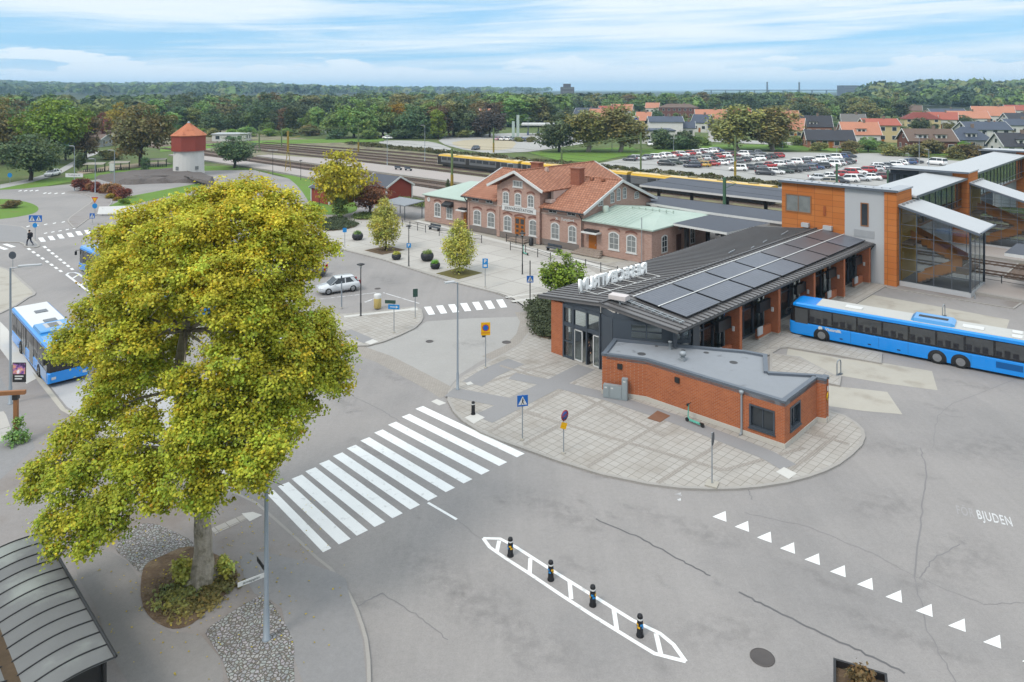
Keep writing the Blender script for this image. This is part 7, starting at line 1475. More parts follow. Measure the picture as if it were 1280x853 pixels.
# big black planter by the road at the very bottom edge
t = thing('square_planter', 'big black square planter with withered plants at the road edge', 'planter', (*G(1076, 892), 0), R(-24)); b = MB()
for q in ((-.8, -.8, 0, .8, -.72, .95), (-.8, .72, 0, .8, .8, .95), (-.8, -.719, 0, -.72, .719, .95), (.72, -.719, 0, .8, .719, .95)): b.box(*q)
b.build('box', BLACK, t); MB().box(-.715, -.715, .1, .715, .715, .72).build('soil', SOIL, t)
rg = np.random.default_rng(77); p_, n_, c_, _ = crown_points([(.0, .2, .95, .42, .42, .35)], 70, 14, .09, rg, .9, (.2, 1)); o = bpy.data.objects.new('withered_foliage', quads_mesh('withered_foliage', p_, n_, rg.uniform(.04, .08, len(p_)), c_, LEAF['brown'], rg)); C.objects.link(o); o.parent = t
# railings in front of the station
def railing(pts, label, z=.1, h=.95, n=None, name='railing'):
    P_ = [Vector((*p, z)) for p in GG(pts, z)]; o0 = P_[0]; t = thing(name, label, 'railing', tuple(o0)); r_ = MB()
    for p, q in zip(P_, P_[1:]):
        k = n or max(1, round((q - p).length / 2.1))
        for i in range(k + 1):
            if i == 0 and p != P_[0]: continue
            c_ = p.lerp(q, i / k) - o0; s_ = MB(); s_.tube((c_.x, c_.y, 0), (c_.x, c_.y, h), .045, 8); s_.lathe((c_.x, c_.y, h), [(.06, 0), (.06, .05), (.02, .08)], 8); s_.build('post', BLACK, t)
        for zz in (h * .5, h * .9): a, c_ = p - o0, q - o0; r_.tube((a.x, a.y, zz), (c_.x, c_.y, zz), .025, 6)
    r_.build('rail', BLACK, t)
railing([(503, 283.5), (532, 291)], 'short black railing nearest the west wing of the station'); railing([(549, 295), (570, 298), (602, 304)], 'black railing behind the second hornbeam')
railing([(638, 313), (657, 317), (688, 327)], 'black railing with a parked scooter in front of the station door'); railing([(713, 331), (732, 335.5), (751, 340), (772, 345)], 'long black railing in front of the east wing of the station')
railing([(633, 302.5), (645, 305)], 'short handrail beside the station door steps')
railing([(1229, 354), (1252, 357.5), (1282, 363)], 'black railing along the side platform beyond the glass stairs'); 
# e-scooters
def scooter(px, pb, rz, label):
    t = thing('electric_scooter', label, 'scooter', (*G(px, pb, .11), .11), rz); MI = M('mint_green', col(110, 200, 180), .45); b = MB(); b.cbox((0, 0, .16), (.75, .16, .06)); b.path([(.36, 0, .16), (.5, 0, .3), (.46, 0, 1.05)], .035, 8); b.build('frame', MI, t)
    for x in (-.5, .56): w_ = MB(); w_.tube((x, -.03, .12), (x, .03, .12), .12, 14); w_.build('wheel', RUBBER, t)
    b = MB(); b.tube((.46, -.26, 1.08), (.46, .26, 1.08), .025); b.cbox((.5, 0, 1.02), (.1, .12, .14)); b.cbox((-.45, 0, .22), (.25, .12, .04)); b.build('handlebar', BLACK, t)
scooter(869, 531, R(-48) + math.pi, 'mint green electric scooter standing by the brick annex wall'); scooter(657, 318.5, R(120), 'mint green electric scooter leaning at the railing before the station door')
# bench-like props and dark seats near the station
for px, pb, lab in ((543, 288, 'dark bench under the west wing windows'), (692, 314.5, 'grey bench under the white wall lettering'), (664, 306.5, 'black bin beside the station door')):
    t = thing('bench' if 'bench' in lab else 'waste_bin', lab, 'bench' if 'bench' in lab else 'bin', (*G(px, pb, .1), .1), RS)
    if 'bench' in lab:
        b = MB(); b.box(-1.1, -.25, .38, 1.1, .25, .46); b.build('seat', DGREY, t); b = MB(); b.box(-1.1, .2, .55, 1.1, .27, .85); b.build('backrest', DGREY, t)
        for x in (-.9, .9): MB().box(x - .05, -.22, 0, x + .05, .24, .379).build('leg', BLACK, t)
    else: MB().lathe((0, 0, 0), [(.3, 0), (.3, .8), (.2, .9), (.02, .92)], 14).build('body', BLACK, t); MB().lathe((0, 0, .93), [(.12, 0), (.12, .03), (.02, .04)], 10).build('lid', DGREY, t)
for px, pb in ((498, 212.5), (510.5, 213.5)):
    t = thing('platform_bench', f'grey bench on the island platform, {"nearer" if px > 500 else "further from"} the yellow train', 'bench', (*G(px, pb, .35), .35), RZT + math.pi / 2); b = MB(); b.box(-1.2, -.3, .4, 1.2, .3, .5); b.build('seat', DGREY, t); MB().box(-1.2, .25, .6, 1.2, .32, 1.0).build('backrest', DGREY, t)
    for x in (-1, 1): MB().box(x - .06, -.25, 0, x + .06, .25, .399).build('leg', BLACK, t)
# hoops at the bus bays
for px, pb, lab, c_ in ((1048.6, 469, 'steel hoop barrier on the kerb of the middle bus platform', STEEL), (1179.7, 396, 'dark steel hoop barrier behind the coach', STEEL)):
    t = thing('hoop_barrier', lab, 'barrier', (*G(px, pb), 0), R(40)); b = MB(); b.path([(-.28, 0, 0), (-.28, 0, .85), (-.2, 0, 1.0), (0, 0, 1.06), (.2, 0, 1.0), (.28, 0, .85), (.28, 0, 0)], .045, 8); b.build('hoop', c_, t); MB().box(-.4, -.12, 0, .4, .12, .03).build('foot', DGREY, t)
# bike shelter at the lower left corner
def shelter():
    z0 = .08; A, B = Vector(G(55, 667, 2.3)), Vector(G(145, 823, 2.3)); ax_ = (A - B).normalized(); n_ = Vector((-ax_.y, ax_.x)); ext = 9
    o = B; rz = math.atan2(ax_.y, ax_.x); t = thing('bike_shelter', 'dark ribbed bike shelter with two curved roof halves and a rusty gutter between', 'bike shelter', (*o, z0), rz); L_ = (A - B).length
    POLY = M('smoked_sheet', col(128, 129, 129), .65, ((.35, .14), (2, .1)), tint=(col(160, 165, 160), .4, .5, .7))
    W_ = 2.3
    def zc(y): return 2.25 + .14 * math.sin(math.pi * min(max(y / W_, 0), 1)) - .1 * (y / W_)
    for half in (0, 1):
        b = MB(); n = 10
        yy = [W_ * i / n for i in range(n + 1)]; sgn = lambda y: (y if half == 0 else 2 * W_ + .25 - y)
        for x0, x1 in ((0, L_),):
            vs = []
            for x in (x0, x1): vs += [(x, sgn(y), zc(y)) for y in yy]
            m_ = n + 1
            for i in range(n): b.slab([vs[i], vs[i+1], vs[m_+i+1], vs[m_+i]], .03)
        r_ = b.build('roof_half', POLY, t); rb = MB(); k = 12
        for j in range(k + 1):
            x = L_ * j / k
            for a, c_ in zip(yy, yy[1:]): rb.tube((x, sgn(a), zc(a) + .02), (x, sgn(c_), zc(c_) + .02), .022, 6, cap=False)
        rb.tube((0, sgn(0), zc(0) + .02), (L_, sgn(0), zc(0) + .02), .05, 6); rb.build('roof_rib', BLACK, r_)
    g_ = MB(); g_.box(0, W_ - .06, zc(W_) - .16, L_, W_ + .3, zc(W_) + .01); g_.build('gutter', M('leafy_gutter', col(92, 76, 58), .9, ((2, .3), (9, .3))), t)
    for x in (.3, L_ / 3, 2 * L_ / 3, L_ - .3):
        for y in (.25, W_ + .12, 2 * W_ ): p = MB(); p.tube((x, y, 0), (x, y, 2.15), .05); p.build('post', BLACK, t)
    MB().box(0, .1, .0, L_, 2 * W_, .004).build('floor_strip', ASPHD, t); MB().box(.42, .15, .1, .46, 2 * W_, 2.05).build('shade_panel', BLACK, t); MB().box(.5, .12, .1, L_ - .2, .15, 2.0).build('side_panel', DGREY, t)  # end and side panels are added: dark sheets for the shade beneath the roof
    return t, o, ax_, n_, rz
SHt, SHo, SHa, SHn, SHr = shelter()
def bicycle(loc, rz, label, c_):
    t = thing('bicycle', label, 'bicycle', loc, rz)
    for x in (-.52, .52):
        w_ = MB(); n = 24
        for i in range(n): a, d_ = 2*math.pi*i/n, 2*math.pi*(i+1)/n; w_.tube((x + .33*math.cos(a), 0, .35 + .33*math.sin(a)), (x + .33*math.cos(d_), 0, .35 + .33*math.sin(d_)), .02, 6, cap=False)
        o = w_.build('wheel', RUBBER, t); s_ = MB()
        for i in range(12): a = 2*math.pi*i/12; s_.tube((x, 0, .35), (x + .32*math.cos(a), 0, .35 + .32*math.sin(a)), .004, 4, cap=False)
        s_.build('spoke', STEEL, o)
    f = MB(); f.path([(-.52, 0, .35), (-.05, 0, .3), (.38, 0, .8), (-.18, 0, .82), (-.05, 0, .3)], .02); f.path([(-.52, 0, .35), (-.18, 0, .82), (-.22, 0, .95)], .016); f.path([(.52, 0, .35), (.38, 0, .8), (.34, 0, 1.0)], .018); f.build('frame', c_, t)
    MB().cbox((-.23, 0, .98), (.26, .15, .06)).build('saddle', BLACK, t); h_ = MB(); h_.path([(.28, -.28, 1.0), (.38, -.2, 1.05), (.36, 0, 1.02), (.38, .2, 1.05), (.28, .28, 1.0)], .016); h_.build('handlebar', STEEL, t); h_ = MB(); h_.path([(-.05, -.1, .3), (.1, -.1, .22)], .015); h_.build('pedal', BLACK, t)
for k, (x, y, lab) in enumerate(((-.25, .9, 'bicycle poking out at the corner of the bike shelter'), (.45, 1.0, 'bicycle parked just inside the bike shelter end'), (-.2, 1.9, 'dark bicycle behind the corner bicycle at the shelter'))):
    p = SHo + SHa * x + SHn * y; bicycle((p.x, p.y, .08), SHr + R(84 + 6 * k), lab, BLACK if k != 1 else M('bike_blue', col(60, 80, 110), .4))
# timber gate frame at the left edge with a climber at its foot
t = thing('timber_frame', 'brown timber post and beam frame with a small plant at its foot', 'pergola', (*G(20, 552, .08), .08), R(8)); b = MB(); b.box(-.1, -.1, 0, .1, .1, 2.65); b.build('post', WOODP, t); b = MB(); b.box(-3.4, -.09, 2.66, .5, .09, 2.88); b.build('beam', WOODP, t); b = MB(); b.box(-3.3, -.1, 0, -3.1, .1, 2.65); b.build('post', WOODP, t); MB().box(-.14, -.14, 2.4, .14, .14, 2.659).build('bracket', BLACK, t)
rg = np.random.default_rng(5); p_, n_, c_, _ = crown_points([(.15, -.2, .35, .8, .6, .45), (.15, 0, 1.0, .25, .25, .4)], 70, 14, .1, rg, .8, (.2, 1)); p_[:, 2] = np.maximum(p_[:, 2], .02); o = bpy.data.objects.new('climber_foliage', quads_mesh('climber_foliage', p_, n_, rg.uniform(.04, .09, len(p_)), c_, LEAF['green'], rg)); C.objects.link(o); o.parent = t
# bike racks with slanted roofs below the olive tree
for px, pb, lab in ((118, 215, 'low bike shelter with pale roof left of the white notice board'.replace('left of', 'nearest the roundabout, before')), (149, 213, 'low bike shelter with pale roof behind the white notice board'), (196, 209, 'low bike shelter beside the water tower')):
    t = thing('bike_rack_shelter', lab, 'bike shelter', (*G(px, pb), 0), R(6)); b = MB(); b.slab([(-2.7, -1.0, 2.3), (2.7, -1.0, 2.3), (2.7, 1.2, 2.75), (-2.7, 1.2, 2.75)], .12); b.build('roof', M('shelter_roof_grey', col(176, 170, 158), .7), t); t.scale = (.85, .85, .8)
    for x in (-2.4, 0, 2.4): MB().box(x - .1, .9, 0, x + .1, 1.1, 2.6).build('post', BLACK, t)
    b = MB(); [b.path([(x, -.8, 0), (x, -.8, .8), (x, .6, .9), (x, .6, 0)], .06) for x in np.arange(-2.6, 2.7, .5)]; b.build('rack_frame', BLACK, t)
t = thing('notice_board', 'small white notice board on the lawn by the bike shelters', 'board', (*G(140, 216), 0), 0); MB().box(-.6, -.05, .4, .6, .05, 2.2).build('panel', WHITE, t); MB().box(-.5, .06, 0, .5, .1, .6).build('post', STEEL, t)
# water tower on its rock
rk = MB(); P_ = GG(smooth([(118, 222), (150, 219), (215, 214), (252, 217), (268, 226), (264, 234), (255, 232), (240, 229), (190, 230), (150, 231)], 4)); cx = sum(p[0] for p in P_) / len(P_); cy = sum(p[1] for p in P_) / len(P_); rr_ = random.Random(3)
ring0 = [(x, y, -.1) for x, y in P_]; ring1 = [(cx + (x - cx) * .9 + rr_.uniform(-.4, .4), cy + (y - cy) * .85 + rr_.uniform(-.4, .4), .7 + rr_.uniform(-.3, .5)) for x, y in P_]; ring2 = [(cx + (x - cx) * .55, cy + (y - cy) * .55, 1.25 + rr_.uniform(-.25, .25)) for x, y in P_]; n = len(P_)
rk.add(ring0 + ring1 + ring2, [(k*n+i, k*n+(i+1) % n, (k+1)*n+(i+1) % n, (k+1)*n+i) for k in range(2) for i in range(n)] + [tuple(range(2*n, 3*n))]); struct('rock_outcrop', rk, ROCK)
wt = thing('water_tower', 'squat water tower with white stone base, red timber top and pointed tiled roof', 'tower', (*G(236, 218.5), .6)); b = MB(); b.lathe((0, 0, -.8), [(3.45, 0), (3.4, 1.2), (3.3, 6.0)], 24, smooth=False); b.build('stone_base', M('whitewash', col(236, 234, 230), .85, ((.5, .06), (3, .05))), wt)
b = MB(); b.lathe((0, 0, 5.1), [(3.95, 0), (3.95, 3.55)], 8, smooth=False); b.build('timber_drum', M('red_boards_bright', col(164, 78, 64), .8, ((1, .08), (8, .08))), wt); b = MB(); b.lathe((0, 0, 8.6), [(4.2, 0), (4.2, .1), (2.2, 1.5), (.35, 2.9), (.05, 3.0)], 8, smooth=False); b.build('roof', M('tower_tile', col(206, 128, 92), .8, ((.6, .15), (5, .12)), tint=(col(170, 96, 66), .8, .5, .7)), wt); MB().lathe((0, 0, 11.5), [(.35, 0), (.3, .3), (.05, .4)], 8).build('finial', STEEL, wt)
for a in (-1.95, -.62): o = MB().box(-.38, -.1, -.4, .38, .08, .4).build('window', GLASSW, wt, (3.38 * math.cos(a), 3.38 * math.sin(a), 1.2), a + math.pi / 2)
# red sheds
def shed(p, w_, d, hw_, hr, rz, label, z=0):
    t = thing('red_shed', label, 'shed', (*p, z), rz); b = MB(); b.box(-w_/2, -d/2, 0, w_/2, d/2, hw_); gable_wall(b, -w_/2, -d/2, d/2, hw_, hw_ + hr, .02, 1); gable_wall(b, w_/2, -d/2, d/2, hw_, hw_ + hr, .02, -1); b.build('wall', REDW, t)
    b = MB(); o_ = .35; zl = hw_ - hr * o_ / (d / 2)
    for s_ in (-1, 1): b.slab([(-w_/2 - o_, s_ * (d/2 + o_), zl + .05), (w_/2 + o_, s_ * (d/2 + o_), zl + .05), (w_/2 + o_, 0, hw_ + hr + .05), (-w_/2 - o_, 0, hw_ + hr + .05)], .1)
    r_ = b.build('roof', FELTD, t)
    for x in (-w_/2 - o_ - .03, w_/2 + o_ + .03):
        b = MB()
        for s_ in (-1, 1): p_, q_ = Vector((x, s_ * (d/2 + o_), zl)), Vector((x, 0, hw_ + hr)); dd_ = q_ - p_; b.cbox((p_ + q_) / 2, (.08, dd_.length, .3), 0, 0, 0, math.atan2(dd_.z, dd_.y))
        b.build('bargeboard', WHITE, r_)
    b = MB()
    for x in (-w_/2, w_/2):
        for y in (-d/2, d/2): b.box(x - .12, y - .12, 0, x + .12, y + .12, hw_)
    b.build('corner_board', WHITE, t); return t
shed(G(484, 251), 7, 5.6, 3.1, 1.5, RZT + R(-90) + R(2), 'red timber shed with white gable trim by the side platform'); shed(G(416, 252), 6, 5, 2.6, 1.1, RZT + R(-90), 'lower red shed with white corner board half behind the autumn tree')
t = thing('open_shelter', 'small grey flat roofed open shelter between the copper tree and the station', 'shelter', (*G(503, 272), .1), RS); b = MB(); b.slab([(-3, -2, 2.3), (3, -2, 2.3), (3, 2, 2.6), (-3, 2, 2.6)], .14); b.build('roof', FELT, t)
for x in (-2.7, 2.7):
    for y in (-1.7, 1.7): MB().tube((x, y, 0), (x, y, 2.25), .06).build('post', DGREY, t)
t = thing('hedge_box', 'low clipped green hedge beside the station west wing', 'hedge', (*G(516, 258), .1), RS); o = None
rg = np.random.default_rng(8); p_, n_, c_, _ = crown_points([(x, 0, .6, .9, .7, .7) for x in np.arange(-3, 3.1, .8)], 130, 15, .2, rg, .8, (.4, 1)); o = bpy.data.objects.new('foliage', quads_mesh('foliage', p_, n_, rg.uniform(.08, .16, len(p_)), c_, LEAF['green'], rg)); C.objects.link(o); o.parent = t
# catenary masts with brackets and wires
GRM = M('mast_green', col(120, 140, 90), .6, ((1, .1),)); YEM = M('mast_yellow', col(176, 150, 64), .6, ((1, .15),)); GR2 = M('mast_bluegreen', col(84, 120, 92), .6, ((1, .1),))
def mast(px, pb, pt, label, m_=GRM, z=0.0, base=None, arm=True, lattice=False):
    p = G(px, pb, z); h = (H - z) * (pb - pt) / (pb - HZ); t = thing('catenary_mast', label, 'railway mast', (*p, z), RZT); b = MB()
    if lattice:
        for s_ in (-1, 1): b.tube((s_ * .8, 0, 0), (s_ * .18, 0, h * .55), .07, 6)
        for k in range(5): a = k / 5; b.tube((-(.8 - .62 * a), 0, h * .55 * a), (.8 - .62 * (a + .2), 0, h * .55 * (a + .2)), .04, 5)
        b.box(-.2, -.15, h * .5, .2, .15, h)
    else: b.box(-.16, -.16, 0, .16, .16, h)
    b.build('pole', m_, t)
    if base: MB().box(-.2, -.2, 0, .2, .2, h * .4).build('painted_base', base, t)
    if arm: a = MB(); a.tube((0, 0, h * .82), (3.2, 0, h * .86), .05); a.tube((0, 0, h * .97), (3.2, 0, h * .86), .03); a.build('bracket', m_, t)
    return t, p, h
mast(905.6, 297, 222, 'tall green catenary mast rising through the platform canopy roof', GR2)
for px, pb, pt, lab, kw in ((360, 216, 164, 'yellow footed lattice mast on the side platform by the lawn', dict(base=None, lattice=True, m_=YEM)), (565, 240, 186, 'yellow footed mast behind the small cypress', dict(base=YEM)), (617, 191, 160, 'green mast by the single dark blue car', dict(base=YEM)), (801, 215, 166, 'green mast beside the rear car row', {}), (919, 222, 172, 'green mast in front of the white tall car', dict(base=YEM)), (702, 211, 186, 'short green mast showing over the station roof', {}), (448, 191, 158, 'green mast beyond the far sidings', dict(base=YEM)), (324, 186, 157, 'green mast at the far sidings by the wood', {}), (352, 184, 160, 'leaning pale mast near the wood edge', {}), (1046, 240, 205, 'dark green mast between the near car rows', dict(m_=GR2)), (1110, 244, 213, 'green mast beside the glass box of the middle tower', dict(m_=GR2))): mast(px, pb, pt, lab, **kw)
def beam(p, q, zp, zq, label):
    P_, Q_ = Vector((*G(*p), zp)), Vector((*G(*q), zq)); t = thing('catenary_beam', label, 'railway beam', tuple(P_)); b = MB(); d_ = Q_ - P_
    for dz in (0, .5): b.tube((0, 0, dz), (d_.x, d_.y, d_.z + dz), .07, 6)
    k = 14
    for i in range(k): a, c_ = d_ * (i / k), d_ * ((i + 1) / k); b.tube((a.x, a.y, a.z + (.5 if i % 2 else 0)), (c_.x, c_.y, c_.z + (0 if i % 2 else .5)), .04, 5)
    b.build('truss', GRM, t)
beam((702, 211), (801, 215), 4.9, 8.3, 'green lattice beam spanning the tracks over the train'); beam((300, 192), (448, 191), 5.9, 8.0, 'long pale lattice beam across the far sidings')
def wire(pts, label):
    P_ = [Vector(p) for p in pts]; t = MB()
    for p, q in zip(P_, P_[1:]):
        prev = p
        for i in range(1, 9): c_ = p.lerp(q, i / 8) - Vector((0, 0, .5 * math.sin(math.pi * i / 8))); t.tube(prev, c_, .022, 4, cap=False); prev = c_
    tag(t.build('contact_wire', BLACK), label, 'railway wire', 'contact wires over the tracks')
for u in (51, 56, 71.5, 78): wire([(*UV(u, v), 6.3) for v in (-60, -10, 40, 90, 140, 190)], 'thin black contact wire hanging over the railway tracks')
# people
SKIN = M('skin', col(214, 168, 140), .6, ((5, .05),))
def skin(name, V_, E_, R_, mat, parent):
    me = bpy.data.meshes.new(name); me.from_pydata(V_, E_, []); me.materials.append(mat); o = bpy.data.objects.new(name, me); C.objects.link(o); o.parent = parent
    m_ = o.modifiers.new('skin', 'SKIN'); m_.use_smooth_shade = True; sv = me.skin_vertices[0].data if me.skin_vertices else None
    if sv is None:
        bpy.context.view_layer.objects.active = o; me.attributes  # layer is created with the modifier below
    for i, r in enumerate(R_): me.skin_vertices[0].data[i].radius = (r, r)
    me.skin_vertices[0].data[0].use_root = True
    s_ = o.modifiers.new('sub', 'SUBSURF'); s_.levels = 1; s_.render_levels = 1
    return o
def person(label, loc, rz, walk=.0, top=None, legs=None, pack=None, s_=1.0):
    t = thing('person', label, 'person', loc, rz); t.scale = (s_,) * 3; w_ = walk
    J = {'pel': (0, 0, .95), 'che': (.03, 0, 1.3), 'nec': (.04, 0, 1.5), 'hea': (.06, 0, 1.62), 'crn': (.06, 0, 1.74),
         'hl': (0, .09, .92), 'kl': (.24 * w_ + .03, .1, .5), 'al': (.3 * w_ - .0, .1, .08), 'tl': (.3 * w_ + .17, .11, .04), 'hr': (0, -.09, .92), 'kr': (-.1 * w_ + .03, -.1, .5), 'ar': (-.42 * w_, -.1, .1 + .1 * w_), 'tr': (-.42 * w_ + .15, -.11, .04),
         'sl': (.02, .19, 1.42), 'el': (-.12 * w_ - .02, .25, 1.14), 'wl': (.02 - .1 * w_, .26, .9), 'dl': (.05 - .1 * w_, .26, .8), 'sr': (.02, -.19, 1.42), 'er': (.12 * w_ - .02, -.25, 1.14), 'wr': (.16 * w_ + .05, -.25, .92), 'dr': (.2 * w_ + .07, -.25, .83)}
    def part(nm, ks, ed, rr, mat): 
        return skin(nm, [J[k] for k in ks], [(ks.index(a), ks.index(b_)) for a, b_ in ed], rr, mat, t)
    part('body', ['pel', 'che', 'nec', 'hea', 'crn', 'sl', 'el', 'wl', 'dl', 'sr', 'er', 'wr', 'dr', 'hl', 'kl', 'al', 'hr', 'kr', 'ar'], [('pel', 'che'), ('che', 'nec'), ('nec', 'hea'), ('hea', 'crn'), ('che', 'sl'), ('sl', 'el'), ('el', 'wl'), ('wl', 'dl'), ('che', 'sr'), ('sr', 'er'), ('er', 'wr'), ('wr', 'dr'), ('pel', 'hl'), ('hl', 'kl'), ('kl', 'al'), ('pel', 'hr'), ('hr', 'kr'), ('kr', 'ar')], [.13, .14, .055, .1, .075, .055, .042, .033, .04, .055, .042, .033, .04, .085, .06, .042, .085, .06, .042], SKIN)
    part('jacket', ['pel', 'che', 'nec', 'sl', 'el', 'wl', 'sr', 'er', 'wr'], [('pel', 'che'), ('che', 'nec'), ('che', 'sl'), ('sl', 'el'), ('el', 'wl'), ('che', 'sr'), ('sr', 'er'), ('er', 'wr')], [.17, .175, .075, .085, .068, .055, .085, .068, .055], top)
    part('trousers', ['pel', 'hl', 'kl', 'al', 'hr', 'kr', 'ar'], [('pel', 'hl'), ('hl', 'kl'), ('kl', 'al'), ('pel', 'hr'), ('hr', 'kr'), ('kr', 'ar')], [.15, .11, .08, .065, .11, .08, .065], legs)
    for a, b_ in (('al', 'tl'), ('ar', 'tr')): f = MB(); p, q = Vector(J[a]), Vector(J[b_]); f.tube((p.x - .08, p.y, max(.045, p.z - .05)), (q.x, q.y, .045), .05, 8, .04); f.build('shoe', BLACK, t)
    h_ = MB(); h_.lathe((.045, 0, 1.64), [(.105, 0), (.118, .06), (.1, .12), (.05, .155), (.01, .16)], 12); h_.build('hair', M('dark_hair', col(52, 40, 34), .7), t)
    if pack: p = MB(); p.cbox((-.22, 0, 1.22), (.2, .32, .46)); p.build('backpack', pack, t)
    return t
DARKC = M('dark_cloth', col(44, 44, 50), .85, ((5, .1),)); NAVY = M('navy_cloth', col(50, 56, 76), .85, ((5, .1),))
person('person in dark clothes walking over the traffic island with a backpack', (*G(37, 307, .1), .1), R(160), 1.0, DARKC, NAVY, DARKC, 1.1)
person('person in black standing in the open doorway of the bus terminal', (*UV(-.25, 7.25), .12), R(200), .2, DARKC, DARKC, None, 1.0)
# ------------------------------------------------------------- houses, halls and far landmarks
HM = {'white': M('house_white', col(236, 234, 228), .8, ((.3, .05),)), 'cream': M('house_cream', col(226, 206, 150), .8, ((.3, .05),)), 'yellow': M('house_yellow', col(230, 208, 158), .8, ((.3, .05),)), 'brick': BRICK_R, 'pinkbrick': M('house_pink', col(186, 130, 108), .85, ((.4, .1),)), 'grey': M('house_grey', col(170, 172, 170), .8, ((.3, .05),)), 'blue': M('house_blue', col(80, 96, 170), .7), 'redwood': REDW}
RM = {'orange': M('roof_orange', col(208, 144, 116), .8, ((.4, .12), (3, .1))), 'red': M('roof_red', col(186, 106, 88), .8, ((.4, .12), (3, .1))), 'black': M('roof_black', col(66, 66, 72), .7, ((.4, .1),)), 'grey': M('roof_grey', col(124, 120, 116), .8, ((.4, .1),)), 'slate': M('roof_slate', col(84, 92, 108), .7, ((.4, .1),)), 'darkred': M('roof_darkred', col(140, 70, 60), .8, ((.4, .1),)), 'brown': M('roof_brown', col(124, 104, 92), .8, ((.4, .1),)), 'white': WHITER}
def house(px, pb, wpx, hw_, hr, yaw, wall, roof, label, d=8.5, rows=1, name='house', cat='house', hip=False, dormers=0, chim=True, gw=True, flat=False, ncol=None):
    x, y = G(px, pb); L_ = wpx / F * y; t = thing(name, label, cat, (x, y, 0), R(yaw)); a, c_ = L_ / 2, d / 2
    b = MB(); b.box(-a, -c_, -.5, a, c_, hw_)
    if not hip and not flat: gable_wall(b, -a, -c_, c_, hw_, hw_ + hr, .02, 1); gable_wall(b, a, -c_, c_, hw_, hw_ + hr, .02, -1)
    b.build('wall', HM[wall], t); b = MB(); o_ = .5; zl = hw_ - hr * o_ / c_
    if flat: b.box(-a - .3, -c_ - .3, hw_, a + .3, c_ + .3, hw_ + .35)
    elif hip: 
        i_ = min(c_, a * .7); b.add([(-a - o_, -c_ - o_, zl), (a + o_, -c_ - o_, zl), (a + o_, c_ + o_, zl), (-a - o_, c_ + o_, zl), (-a + i_, 0, hw_ + hr), (a - i_, 0, hw_ + hr)], [(0, 1, 5, 4), (1, 2, 5), (2, 3, 4, 5), (3, 0, 4), (3, 2, 1, 0)])
    else:
        for s_ in (-1, 1): b.slab([(-a - o_, s_ * (c_ + o_), zl + .05), (a + o_, s_ * (c_ + o_), zl + .05), (a + o_, 0, hw_ + hr + .05), (-a - o_, 0, hw_ + hr + .05)], .18)
    r_ = b.build('roof', RM[roof], t)
    if not hip and not flat:
        for x_ in (-a - o_ - .04, a + o_ + .04):
            b = MB()
            for s_ in (-1, 1): p_, q_ = Vector((x_, s_ * (c_ + o_), zl)), Vector((x_, 0, hw_ + hr)); dd_ = q_ - p_; b.cbox((p_ + q_) / 2, (.1, dd_.length, .34), 0, 0, 0, math.atan2(dd_.z, dd_.y))
            b.build('bargeboard', WHITE, r_)
    if chim: MB().box(a * .3 - .4, -.4, hw_ + hr * .6, a * .3 + .4, .4, hw_ + hr + 1.0).build('chimney', M('chimney_far', col(150, 130, 116), .8), r_)
    n = ncol or max(2, int(L_ / 3.4)); st = hw_ / rows
    def far_win(x_, z_, w_, h_, axis, yy, sg):
        f = MB(); p = MB()
        if axis == 'x': f.box(x_ - w_/2 - .12, yy, z_ - .12, x_ + w_/2 + .12, yy + sg * .05, z_ + h_ + .12); p.box(x_ - w_/2, yy + sg * .05, z_, x_ + w_/2, yy + sg * .07, z_ + h_)
        else: f.box(yy, x_ - w_/2 - .12, z_ - .12, yy + sg * .05, x_ + w_/2 + .12, z_ + h_ + .12); p.box(yy + sg * .05, x_ - w_/2, z_, yy + sg * .07, x_ + w_/2, z_ + h_)
        o = f.build('window', WHITE, t); p.build('pane', GLASSD, o)
    for r in range(rows):
        for i in range(n): far_win(-a + L_ * (i + .5) / n, st * r + st * .32, 1.5, min(1.4, st * .5), 'x', -c_, -1)
    if gw:
        for sg in (-1, 1):
            for i in (-1, 1): far_win(i * c_ * .45, hw_ * .35, 1.2, 1.3, 'y', sg * a, sg)
            if hr > 2.5: far_win(0, hw_ + hr * .15, 1.3, 1.2, 'y', sg * a, sg)
    for k in range(dormers):
        x_ = -a + L_ * (k + .75) / (dormers + .5); zd = hw_ + .25; dm = MB(); dm.box(x_ - 1.6, -c_ * .82, zd, x_ + 1.6, 0, zd + 1.5); q_ = dm.build('dormer', HM['white'], r_)
        MB().box(x_ - 1.8, -c_ * .9, zd + 1.5, x_ + 1.8, 0, zd + 1.68).build('dormer_roof', RM[roof], q_)
        for i in (-.7, .7): MB().box(x_ + i - .45, -c_ * .82 - .03, zd + .35, x_ + i + .45, -c_ * .82 - .005, zd + 1.25).build('dormer_pane', GLASSD, q_)
    if not flat: MB().box(-.5, -c_ - .06, 0, .5, -c_ - .005, 2.1).build('door', WOOD, t)
    return t
house(1035, 184, 54, 2.9, 3.1, -12, 'pinkbrick', 'black', 'long low bungalow with black roof behind the car park bushes', 9)
house(1073, 181, 42, 4.2, 4.0, -10, 'white', 'orange', 'white house with steep bright orange roof and a wide dormer', 9, 1, dormers=1)
house(1098, 177, 40, 6.6, 2.2, -8, 'yellow', 'red', 'cream yellow two storey flats with low red roof', 9, 2)
house(1015, 169, 42, 4.2, 4.4, -14, 'pinkbrick', 'black', 'brick house with black gambrel roof and white trim', 9, dormers=1)
house(996, 173, 17, 4.0, 4.2, -30, 'yellow', 'orange', 'small yellow house with orange roof behind the birches', 7)
house(980, 160, 32, 4.8, 4.2, -10, 'pinkbrick', 'orange', 'red gabled house half hidden by the wide birch', 9)
house(1066, 163, 26, 4.4, 3.6, -20, 'white', 'grey', 'white gabled house with grey roof above the cream flats', 9)
